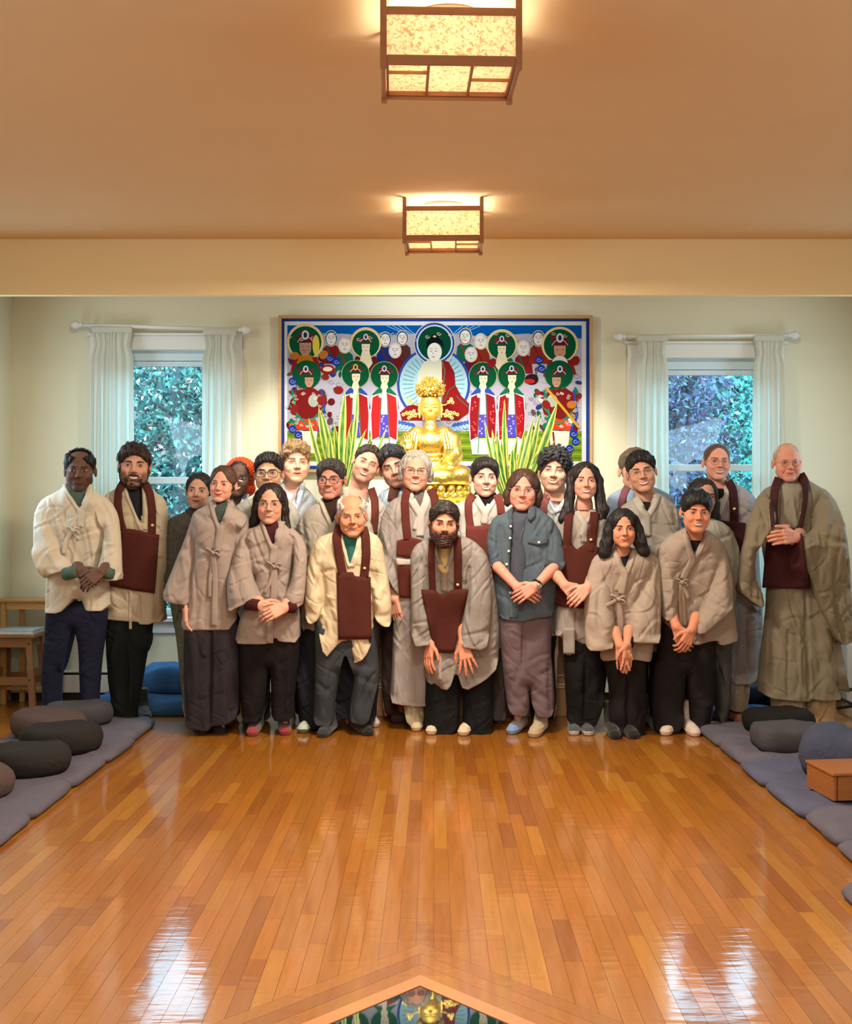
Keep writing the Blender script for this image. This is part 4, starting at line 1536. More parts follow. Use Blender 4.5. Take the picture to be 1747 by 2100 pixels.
def tree(x, y, lo, hi, n, cols, seed, label, group, size=.05, branches=7):
    r = np.random.RandomState(seed)
    rp = random.Random(seed)
    t = empty('tree', (x, y, -.7), label, 'tree', group)
    MB().tube([(x, y, -.7), (x + .05, y, 1.2), (x - .05, y + .1, 2.6), (x, y, 3.0)], [.11, .09, .06, .03], 10).build('trunk', BARK, t, True)
    for i in range(branches):
        z = rp.uniform(.3, 2.6)
        e = (rp.uniform(lo[0], hi[0]), rp.uniform(lo[1], hi[1]), z + rp.uniform(.4, 1.2))
        mid = ((x + e[0]) / 2 + rp.uniform(-.2, .2), (y + e[1]) / 2, (z + e[2]) / 2 + rp.uniform(-.1, .25))
        MB().tube([(x, y, z), mid, e], [.022, .014, .006], 6).build('branch', BARK, t, True)
    P_ = r.uniform(lo, hi, (n, 3))
    d1 = r.normal(0, 1, (n, 3))
    d1 /= np.linalg.norm(d1, axis=1)[:, None]
    d2 = np.cross(d1, r.normal(0, 1, (n, 3)))
    d2 /= np.linalg.norm(d2, axis=1)[:, None]
    s_ = (size * r.uniform(.6, 1.3, n))[:, None]
    V = np.stack([P_ - d1 * s_, P_ + d2 * s_ * .45 - d1 * s_ * .1, P_ + d1 * s_, P_ - d2 * s_ * .45 - d1 * s_ * .1], 1).reshape(-1, 3)
    C = np.array([lin(*c) for c in cols])[r.randint(0, len(cols), n)] * r.uniform(.35, 1.25, (n, 1))
    Q = np.arange(4 * n).reshape(n, 4)
    o = mesh_np('foliage', V, Q, LFM, t, False, np.repeat(C, 4, 0))
    o['kind'] = 'stuff'


TG = 'trees outside the back windows'
tree(-2.65, 11.6, (-4.3, 10.6, .0), (-1.2, 12.6, 3.05), 26000, [(60, 124, 112), (88, 150, 134), (44, 92, 88), (112, 166, 150), (216, 166, 152), (36, 66, 66)], 3, 'leafy green tree with a few pink leaves outside the left window', TG, .034, 12)
tree(-3.6, 14.0, (-6, 13.2, -.5), (-.5, 14.8, 3.5), 12000, [(40, 96, 96), (60, 120, 110), (30, 80, 84)], 4, 'darker green tree farther back outside the left window', TG, .09)
tree(2.55, 11.4, (1.1, 10.6, .6), (2.9, 12.2, 2.95), 20000, [(96, 92, 130), (130, 130, 170), (150, 150, 190), (110, 60, 80), (70, 70, 100), (80, 120, 110)], 5, 'purple-leaved tree outside the right window', TG, .034, 14)
tree(3.9, 12.0, (2.95, 10.8, -.4), (5.2, 13.0, 3.0), 14000, [(70, 170, 150), (100, 200, 180), (60, 140, 120)], 6, 'bright green tree at the right side of the right window view', TG, .030)
tree(2.3, 14.2, (.2, 13.3, -.5), (5.5, 14.9, 3.5), 12000, [(50, 110, 110), (70, 130, 130), (60, 80, 110)], 7, 'dark blue-green tree farther back outside the right window', TG, .09)
_h = MB()
for i in range(60):
    pass
hedge = tag(MB().box((-9, 15.2, -.8), (9, 16.0, 3.4), bev=.2).build('hedge', mat_noise('dark_hedge', lin(30, 66, 66), c2=lin(80, 130, 126), scale=9, detail=8, rough=.9, bump=1.0, bscale=14)), 'tall dark clipped hedge at the back of the garden', 'hedge')
# ------------------------------------------------------------------ people
SKIN = mat_col('skin', rough=0.60, var=0.05, vscale=90, bump=0.08, bscale=220, sss=0.0, spec=0.25)
EYE = mat_col('eye', rough=0.32, spec=0.4)
MOUTH = mat_col('mouth', rough=0.6, spec=.2)
BROW = mat_col('brow_hair', rough=0.8)
_hairm = {}


def hair_mat(rgb):
    if rgb in _hairm:
        return _hairm[rgb]
    m, nt, N, L, b = nodes('hair')
    c = lin(*rgb)
    tc = N.new('ShaderNodeTexCoord')
    mp = N.new('ShaderNodeMapping')
    mp.inputs['Scale'].default_value = (1, 1, 0.16)
    n = N.new('ShaderNodeTexNoise')
    n.inputs['Scale'].default_value = 190
    n.inputs['Detail'].default_value = 3
    L.new(tc.outputs['Object'], mp.inputs[0])
    L.new(mp.outputs[0], n.inputs['Vector'])
    r = N.new('ShaderNodeMapRange')
    r.inputs['From Min'].default_value = 0.3
    r.inputs['From Max'].default_value = 0.7
    r.inputs['To Min'].default_value = 0.55
    r.inputs['To Max'].default_value = 1.7
    L.new(n.outputs['Fac'], r.inputs['Value'])
    vm = N.new('ShaderNodeVectorMath')
    vm.operation = 'SCALE'
    vm.inputs[0].default_value = c
    L.new(r.outputs[0], vm.inputs['Scale'])
    at = N.new('ShaderNodeVertexColor')
    at.layer_name = 'Col'
    v2 = N.new('ShaderNodeVectorMath')
    v2.operation = 'MULTIPLY'
    L.new(vm.outputs[0], v2.inputs[0])
    L.new(at.outputs['Color'], v2.inputs[1])
    L.new(v2.outputs[0], b.inputs['Base Color'])
    bp = N.new('ShaderNodeBump')
    bp.inputs['Strength'].default_value = 0.5
    bp.inputs['Distance'].default_value = 0.004
    L.new(n.outputs['Fac'], bp.inputs['Height'])
    L.new(bp.outputs[0], b.inputs['Normal'])
    setp(b, rough=0.5, spec=0.4)
    _hairm[rgb] = m
    return m


GLASSM = thin_glass('spectacle_lens', (0.97, 0.97, 0.98), 0.06)
RIM = {}


def rim_mat(rgb, metal):
    if (rgb, metal) not in RIM:
        m, nt, N, L, b = nodes('spectacle_frame')
        b.inputs['Base Color'].default_value = (*lin(*rgb), 1)
        setp(b, rough=0.3, metal=metal)
        RIM[(rgb, metal)] = m
    return RIM[(rgb, metal)]


def head_field(p, nb, h):
    """head in its own frame: eyes at z = 0, face toward -y; nb = neck base in that frame"""
    fem = p.get('fem', 0)
    age = p.get('age', 0)
    full = p.get('full', 0.0)
    fw = (0.93 if fem else 1.0) + full
    lo = (-.105, -.125, min(nb[2], -.12) - .03)
    lo = (min(lo[0], nb[0] - .075), lo[1], lo[2])
    hi = (max(.105, nb[0] + .075), .125, .135)
    f = Fld(lo, hi, h)
    f.ell((0, .012, .028), (.0735, .094, .090))
    f.ell((0, -.026, -.030), (.063 * fw, .061, .078), .02)
    f.ell((0, -.030, -.078), (.047 * fw, .052, .038), .02)
    jr = .012 if fem else .016
    for s in (-1, 1):
        f.cone((s * .0465 * fw, -.004, -.062), (s * .014, -.072, -.104), jr, jr - .001, .018)
        f.ell((s * .040 * fw, -.058, -.026), (.021, .020, .018), .02)
        sm = p.get('smile', .5)
        f.ell((s * .036 * fw, -.042, -.058), (.024, .030, .034), .022)
        f.ell((s * .036 * fw, -.069 - .004 * sm, -.046 + .006 * sm), (.015, .014, .013), .014)
    f.ell((0, -.078, -.104), (.017 if fem else .021, .014, .014), .016)
    f.cone((-.030, -.080, .017), (.030, -.080, .017), .0085 if fem else .0105, .0085 if fem else .0105, .016)
    for s in (-1, 1):
        f.ell((s * .032, -.096, .0), (.0165, .014, .0105), .013, 'sub')
        f.ell((s * .0315, -.0735, -.001), (.0140, .0125, .0125), .005)
    nl = p.get('nose', 1.0)
    f.cone((0, -.084, .010), (0, -.103 - .006 * nl, -.030), .0068, .0098, .010)
    for s in (-1, 1):
        f.ell((s * .0115, -.097, -.034), (.0085, .010, .0078), .006)
        f.ell((s * .0065, -.100, -.042), (.0035, .005, .003), .003, 'sub')
    f.ell((0, -.077, -.068), (.027, .017, .021), .014)
    f.cone((-.017, -.089, -.0625), (.017, -.089, -.0625), .0045, .0045, .006)
    f.cone((-.012, -.087, -.0745), (.012, -.087, -.0745), .0050, .0050, .006)
    f.ell((0, -.101, -.084), (.016, .010, .0045), .008, 'sub')
    if not p.get('ears_hidden'):
        for s in (-1, 1):
            f.ell((s * .079, .016, -.010), (.0075, .0175, .031), .008, rot=Matrix.Rotation(s * -.25, 3, 'Z') @ Matrix.Rotation(.15, 3, 'X'))
            f.ell((s * .088, .010, -.006), (.006, .009, .017), .004, 'sub')
    nr = p.get('neck', .043 if fem else .052)
    f.cone((0, .022, -.065), nb, nr * .95, nr, .022)
    f.cone(nb, (nb[0], nb[1] + .01, nb[2] - .05), nr, nr * 1.15, .03)
    if age:
        for s in (-1, 1):
            f.cone((s * .020, -.095, -.040), (s * .034, -.076, -.070), .0025, .003, .006, 'sub')
            f.cone((s * .012, -.050, -.112), (s * .016, .0, -.17), .008, .006, .01)
        for z in (.040, .052):
            f.cone((-.03, -.093, z), (.03, -.093, z + .001), .0022, .0022, .006, 'sub')
    if p.get('headdisp') is not None:
        p['headdisp'](f)
    return f


def skin_cols(v, p):
    base = np.array(lin(*p['skin']), dtype=np.float32)
    c = np.tile(base, (len(v), 1))
    x, y, z = v[:, 0], v[:, 1], v[:, 2]

    def g(cx, cy, cz, r):
        return np.exp(-(((np.abs(x) - cx) ** 2 + (y - cy) ** 2 + (z - cz) ** 2) / (r * r)))[:, None]
    red = base * np.array((1.12, .80, .78))
    k = p.get('flush', .6)
    for (a, b, d, r, w) in ((.040, -.08, -.035, .018, .6), (0, -.108, -.032, .010, .7), (0.08, .01, -.01, .02, .5)):
        m = g(a, b, d, r) * w * k
        c = c * (1 - m) + red * m
    dark = base * .72
    for (a, b, d, r, w) in ((.032, -.08, .0, .012, .30), (.0065, -.103, -.043, .0035, .8)):
        m = g(a, b, d, r) * w
        c = c * (1 - m) + dark * m
    st = p.get('stubble', 0)
    if st:
        hc = np.array(lin(*p.get('haircol', (60, 50, 45))))
        jaw = 1 / (1 + np.exp((z + .055 + .6 * np.maximum(0, np.abs(x) - .02)) * 260))
        jaw = np.where(np.abs(x) > .04, 1 / (1 + np.exp((z + .035) * 200)), jaw)
        mo = np.exp(-((z + .050) / .007) ** 2) * (np.abs(x) < .026)
        m = np.clip(jaw * (y < .02) * (z > -.128) + mo, 0, 1)
        m = (m * st * (.8 + .2 * np.sin(x * 900) * np.sin(z * 1100)))[:, None]
        c = c * (1 - m) + hc * m
    return c


def ray_y(bvh, x, z, default=-.09):
    r = bvh.ray_cast(Vector((x, -.4, z)), Vector((0, 1, 0)))
    return r[0].y if r[0] is not None else default


def face_patches(p, bvh, M, root, headpart):
    """eyes, eyebrows and mouth as fine curved patches lying on the face"""
    def xf(P):
        return np.array([tuple(M @ Vector(q)) for q in P], dtype=np.float32)

    def grid(nu, nv):
        return np.array([(i * (nv) + j, (i + 1) * nv + j, (i + 1) * nv + j + 1, i * nv + j + 1) for i in range(nu - 1) for j in range(nv - 1)], dtype=np.int32)
    op = p.get('eyes', .0048) * 1.0 + .0004
    gx = p.get('gaze', 0.0)
    ic = lin(*p.get('iris', (60, 38, 24)))
    lash = np.array(lin(*p.get('lash', (35, 24, 20)))) 
    for s in (-1, 1):
        nu, nv = 21, 11
        P, C = [], []
        for i in range(nu):
            u = -1 + 2 * i / (nu - 1)
            for j in range(nv):
                t = j / (nv - 1)
                top = op * (1 - abs(u) ** 2.2) + .0018
                bot = -op * .75 * (1 - abs(u) ** 2) - .0004
                z = bot + (top - bot) * t + s * 0
                x = s * .0315 + u * .0158
                yy = ray_y(bvh, x, z) - .0009
                P.append((x, yy, z + (.0008 if s * u > 0 else 0)))
                dx, dz = x - s * .0315 - gx, z - .0003
                r = math.hypot(dx, dz)
                if t > .74 or (op < .0034 and t > .55):
                    c = lash
                elif t < .06:
                    c = np.array(lin(*p['skin'])) * .6
                elif r < .0026:
                    c = np.array((.004, .004, .004))
                elif r < .0064:
                    c = np.array(ic)
                else:
                    c = np.array((.46, .42, .40))
                C.append(c)
        mesh_np('eye', xf(P), grid(nu, nv), EYE, root, True, np.array(C))
    bc = np.array(lin(*p.get('browcol', p.get('haircol', (50, 40, 35)))))
    bt = p.get('browt', .0030)
    for s in (-1, 1):
        nu, nv = 12, 4
        P, C = [], []
        for i in range(nu):
            u = i / (nu - 1)
            x = s * (.0125 + .037 * u)
            zc = .0185 + .0065 * math.sin(u * 2.3) - .004 * u + p.get('browz', 0)
            th = bt * (1.0 - .75 * u ** 2) + .0006
            for j in range(nv):
                z = zc + th * (-1 + 2 * j / (nv - 1))
                P.append((x, ray_y(bvh, x, z) - .0014, z))
                C.append(bc * (1 + .3 * ((i + j) % 2)))
        mesh_np('eyebrow', xf(P), grid(nu, nv), BROW, root, True, np.array(C))
    # mouth: rows from the top of the upper lip to the bottom of the lower lip
    sm = p.get('smile', .5)
    tooth = p.get('teeth', 0.0)
    hw = .0215 + .0090 * sm
    lipc = np.array(lin(*p.get('lips', (150, 75, 68))))
    darkc = lipc * .22
    teeth = np.array((.72, .69, .63))
    nu = 25
    P, C = [], []
    for i in range(nu):
        u = -1 + 2 * i / (nu - 1)
        e = (1 - u * u)
        zc = -.0668 + sm * .0120 * u * u - sm * .002
        ug = .0052 * e ** .7 * (1 - .15 * math.exp(-(u / .15) ** 2)) * p.get('lipt', 1)
        lg = .0058 * e ** .8 * p.get('lipt', 1)
        tg = tooth * .0150 * e ** .6
        tu, tl = zc + tg * .35, zc - tg * .65
        rows = [(tu + ug, lipc), (tu + ug * .35, lipc), (tu + .0003, darkc), (tu - .0002, darkc if tooth < .1 else (teeth if abs(u) < .86 else darkc)),
                (tu * .5 + tl * .5, lipc * .5 if tooth < .1 else (teeth if abs(u) < .86 else darkc)), (tl + tg * .12, darkc if tooth < .1 else (teeth * .8 if abs(u) < .7 else darkc)),
                (tl - .0003, darkc), (tl - lg * .35, lipc * 1.1), (tl - lg, lipc)]
        for k, (z, c) in enumerate(rows):
            x = u * hw
            P.append((x, ray_y(bvh, x, z) - (.0016 if 0 < k < 8 else .0006), z))
            C.append(c)
    mesh_np('mouth', xf(P), grid(nu, 9), MOUTH, root, True, np.array(C))


def glasses(p, bvh, M, root):
    g = p['glasses']
    rx, rz, rr = g.get('rx', .0255), g.get('rz', .0200), g.get('r', .0013)
    mat = rim_mat(g.get('c', (20, 18, 18)), g.get('metal', 0.0))
    mb = MB()
    sq = g.get('sq', .8)
    yf = min(ray_y(bvh, 0, .006), ray_y(bvh, .03, .015), ray_y(bvh, .032, -.02)) - .006
    cz = g.get('cz', -.003)
    lens = MB()
    for s in (-1, 1):
        pts = []
        for k in range(28):
            w = 2 * math.pi * k / 28
            cx, cz_ = math.cos(w), math.sin(w)
            x = math.copysign(abs(cx) ** sq, cx) * rx
            z = math.copysign(abs(cz_) ** sq, cz_) * rz
            X = s * .0325 + x
            pts.append((X, yf + .10 * (abs(X) / .1) ** 2.2 * .35, cz + z))
        P = [tuple(M @ Vector(q)) for q in pts]
        mb.tube(P, rr, 6, closed=True)
        n = len(P)
        lens.add(P, [tuple(range(n))])
        # temple
        a = (s * (.0325 + rx), yf + .006, cz + .006)
        mb.tube([M @ Vector(a), M @ Vector((s * .076, -.055, cz + .006)), M @ Vector((s * .081, .0, .004)), M @ Vector((s * .080, .022, .0))], rr * .9, 6)
    mb.tube([M @ Vector((-.0325 + rx * .97, yf, cz + .004)), M @ Vector((0, yf - .001, cz + .0075)), M @ Vector((.0325 - rx * .97, yf, cz + .004))], rr * .95, 6)
    o = mb.build('spectacles', mat, root, True)
    lens.build('lens', GLASSM, o, False)


def hair_mesh(p, M, root, h):
    st = p['hair']
    if st is None:
        return
    kind = st['k']
    vol = st.get('vol', .008)
    lo = [-.14, -.15, -.14]
    hi = [.14, .16, .17]
    locks = st.get('locks', [])
    for ch, rs in locks:
        for q, r in zip(ch, rs):
            for i in range(3):
                lo[i] = min(lo[i], q[i] - r - .015)
                hi[i] = max(hi[i], q[i] + r + .015)
    f = Fld(lo, hi, h)
    tight = kind in ('short', 'wavy', 'buzz', 'mop', 'fringe')
    f.ell((0, .014, .030), (.0745 + (min(vol, .004) if tight else vol), .095 + (min(vol, .005) if tight else vol), .090 + vol))
    hl = st.get('line', .066)      # hairline height at the front
    if kind in ('curly', 'wavy', 'short', 'mop', 'fringe'):
        t = st.get('top', .012)
        f.ell((st.get('dx', 0), -.010, .060), (.066 + vol * .75, .078 + vol * .8, .052 + vol * .5 + t * .8), .03)
    for (c, r) in st.get('blobs', []):
        f.ell(c, r, .012)
    # noise of the strands
    X, Y, Z = f.ax[0][:, None, None], f.ax[1][None, :, None], f.ax[2][None, None, :]
    r = np.random.RandomState(st.get('seed', 1))
    amp, fr = {'curly': (.0062, 190), 'wavy': (.0034, 150), 'short': (.0026, 210), 'mop': (.0032, 150), 'fringe': (.0018, 210), 'smooth': (.0013, 200),
               'buzz': (.0004, 300), 'long': (.0018, 190)}.get(kind, (.002, 180))
    amp = st.get('amp', amp)
    n = 0
    for i in range(7):
        a, b, c = r.normal(0, 1, 3)
        if kind == 'wavy':
            b, c = b * .55, c * .45
        elif kind != 'curly':
            b, c = b * .35, c * .18
        n = n + np.sin(X * (a * fr) + Y * (b * fr) + Z * (c * fr) + r.rand() * 6.28 + .8 * np.sin(Z * 60 + i) + .6 * np.sin(X * 70 + i * 2))
    # window left open for the face
    sx = st.get('win', .0685 if kind in ('short', 'wavy') else .062)
    cut = Fld.__new__(Fld)
    ee = st.get('arch', 2.0)
    q = ((np.abs(X) / sx) ** ee + (np.maximum(Z + .040, 0) / (hl + .040)) ** ee) ** (1 / ee) + 0 * Y
    win = (q - 1) * .05
    winf = np.maximum(win, (Y + st.get('depth', .020)))          # only in front of the ears
    low = st.get('nape', -.075)
    sky = low - Z - np.clip(Y, -.05, .09) * 0.0
    base = f.d
    f.d = np.maximum(f.d - (n / 2.6 * amp).astype(np.float32), base - max(.009, amp * 2))
    f.d = np.maximum(f.d, (base - amp * 1.9) * 3)
    f.d = -smin(-f.d, winf + 0 * f.d, .020)
    f.d = np.maximum(f.d, sky)
    if tight and not st.get('over_ears'):
        f.d = np.maximum(f.d, -np.maximum(Z - st.get('side', -.016), Y - .028))
    if not st.get('over_ears'):
        for s in (-1, 1):
            f.cone((s * .088, -.01, -.016), (s * .088, .022, -.016), .022, .022, .004, 'sub')
            f.cone((s * .080, -.06, -.04), (s * .080, -.02, -.08), .03, .03, .004, 'sub')
    if st.get('bald'):
        f.ell((0, -.05, .10), st['bald'], .006, 'sub')
    if locks:
        g = Fld(lo, hi, h)
        for ch, rs in locks:
            g.chain(ch, rs, .014)
        g.d = np.where(g.d < .012, g.d - (n / 2.6 * amp * 1.3).astype(np.float32), g.d)
        f.d = smin(f.d, g.d, .012)
        # keep the face itself free
        f.ell((0, -.115, -.035), (.052 if not st.get('facew') else st['facew'], .075, .085), .004, 'sub')
    v, q = f.mesh()
    C = np.full((len(v), 3), .85, dtype=np.float32)
    ns = st.get('strands', 700 if kind != 'buzz' else 0)
    if ns and h < .0035:
        v, q, C = add_strands(v, q, C, kind, st, ns, locks)
    Mn = np.array(M)
    v = v @ Mn[:3, :3].T + Mn[:3, 3]
    o = mesh_np('hair', v.astype(np.float32), q, hair_mat(p['haircol']), root, True, C)
    return o


def add_strands(v, q, C, kind, st, ns, locks):
    """thin tapering ribbons of hair that follow the surface of the hair mass"""
    bvh = BVHTree.FromPolygons(v.tolist(), q.tolist())
    r = random.Random(st.get('seed', 1) * 7)
    flow = st.get('flow', {'short': 'side', 'wavy': 'side', 'curly': 'curl', 'mop': 'fwd', 'fringe': 'fwd', 'smooth': 'down', 'long': 'down'}.get(kind, 'down'))
    sgn = st.get('sweep', 1)
    V, Q, K = [], [], []
    n0 = len(v)
    cen = Vector((0, .014, .02))
    curl = flow == 'curl'
    nseg = 6
    long_ = bool(locks)
    for k in range(ns):
        i = r.randrange(len(v))
        p = Vector(v[i].tolist())
        if not long_ and p.z < -.02 and r.random() < .5:
            continue
        L = r.uniform(.020, .038) if not long_ else r.uniform(.04, .09)
        if kind == 'short':
            L *= .8
        L /= nseg
        ph = r.random() * 6.28
        lift = r.uniform(.0006, .0026) * (2.2 if kind in ('curly', 'wavy') else 1)
        if flow == 'mess':
            lift *= 2
        w = r.uniform(.0012, .0024)
        tone = r.uniform(.55, 1.5)
        base = len(V)
        d_prev = None
        loc, nrm, idx, dist = bvh.find_nearest(p)
        out = (p - cen).normalized()
        if nrm.dot(out) < 0:
            nrm = -nrm
        x = p + nrm * lift * .3
        for s_ in range(nseg + 1):
            t = s_ / nseg
            if flow == 'down':
                d = Vector((x.x * 2.5, .3 * x.y, -1)) if x.z > .05 else Vector((0, 0, -1))
                if x.z > .085:
                    d = Vector((math.copysign(1, x.x), .25, -.35))
            elif flow == 'back':
                d = Vector((x.x * 2, 1, -.15 if x.y < .05 else -1.2))
            elif flow == 'fwd':
                d = Vector((x.x * 3, -1, -.6)) if x.y < .06 else Vector((x.x * 2, .3, -1))
            elif flow == 'side':
                d = Vector((sgn * 1.0, .5, .1)) if x.z > .07 else Vector((.1 * sgn, .35, -1))
            else:
                d = Vector((math.cos(ph + t * 5), math.sin(ph * 1.7), math.sin(ph + t * 5) - .3))
            if kind == 'wavy':
                d += Vector((math.sin(ph + t * 4), math.cos(ph * 2 + t * 3), math.sin(ph * 3 + t * 4))) * .55
            else:
                d += Vector((r.uniform(-1, 1), r.uniform(-1, 1), r.uniform(-1, 1))) * .10
            d = d - nrm * d.dot(nrm)
            if d.length < 1e-5:
                d = Vector((0, 0, -1))
            d.normalize()
            sd = d.cross(nrm).normalized()
            ww = w * (1 - t ** 3) * (.5 + min(t * 3, .5)) + .0001
            o_ = x + nrm * lift * math.sin(min(1, t * 1.3) * 1.57)
            V += [tuple(o_ - sd * ww), tuple(o_ + nrm * ww * .8), tuple(o_ + sd * ww)]
            K += [tone] * 3
            x = x + d * L
            rr_ = bvh.find_nearest(x)
            if rr_[0] is not None:
                n2 = rr_[1]
                if n2.dot(nrm) < 0:
                    n2 = -n2
                nrm = (nrm * .4 + n2 * .6).normalized()
                if rr_[3] < .02:
                    x = x.lerp(rr_[0], .75)
        for s_ in range(nseg):
            a = n0 + base + s_ * 3
            Q.append((a, a + 3, a + 4, a + 1))
            Q.append((a + 1, a + 4, a + 5, a + 2))
    v = np.concatenate([v, np.array(V, dtype=np.float32)])
    q = np.concatenate([q, np.array(Q, dtype=np.int32)])
    C = np.concatenate([C, np.repeat(np.array(K, dtype=np.float32)[:, None], 3, 1)])
    return v, q, C


def beard_mesh(p, M, root, h):
    b = p.get('beard')
    if not b:
        return
    f = Fld((-.09, -.14, -.165), (.09, .05, -.015), h)
    t = b['t']
    f.ell((0, -.028, -.070), (.058 + t, .060 + t * 1.1, .050 + t))
    f.ell((0, -.055, -.105 - t * .8), (.030 + t, .036 + t, .024 + t), .02)
    for s in (-1, 1):
        f.cone((s * .071, -.005, -.015), (s * .055, -.025, -.075), .009 + t * .5, .014 + t * .5, .012)
        f.cone((s * .003, -.104, -.050), (s * .026, -.088, -.062), .0055, .004, .004)
    X, Y, Z = f.ax[0][:, None, None], f.ax[1][None, :, None], f.ax[2][None, None, :]
    r = np.random.RandomState(5)
    n = 0
    for i in range(6):
        a, c, d = r.normal(0, 1, 3) * 260
        n = n + np.sin(X * a + Y * c + Z * d + i)
    f.d = (f.d - n * b.get('amp', .0007)).astype(np.float32)
    f.ell((0, -.120, -.0675), (.024, .040, .0085), .003, 'sub')       # lips
    f.ell((0, -.100, -.010), (.056, .06, .040), .004, 'sub')
    for s in (-1, 1):
        f.ell((s * .036, -.088, -.040), (.022, .04, .016), .004, 'sub')
    v, q = f.mesh()
    Mn = np.array(M)
    v = v @ Mn[:3, :3].T + Mn[:3, 3]
    mesh_np('beard', v.astype(np.float32), q, hair_mat(p.get('beardcol', p['haircol'])), root, True, np.ones((len(v), 3)))


CR = 1 / 3.182


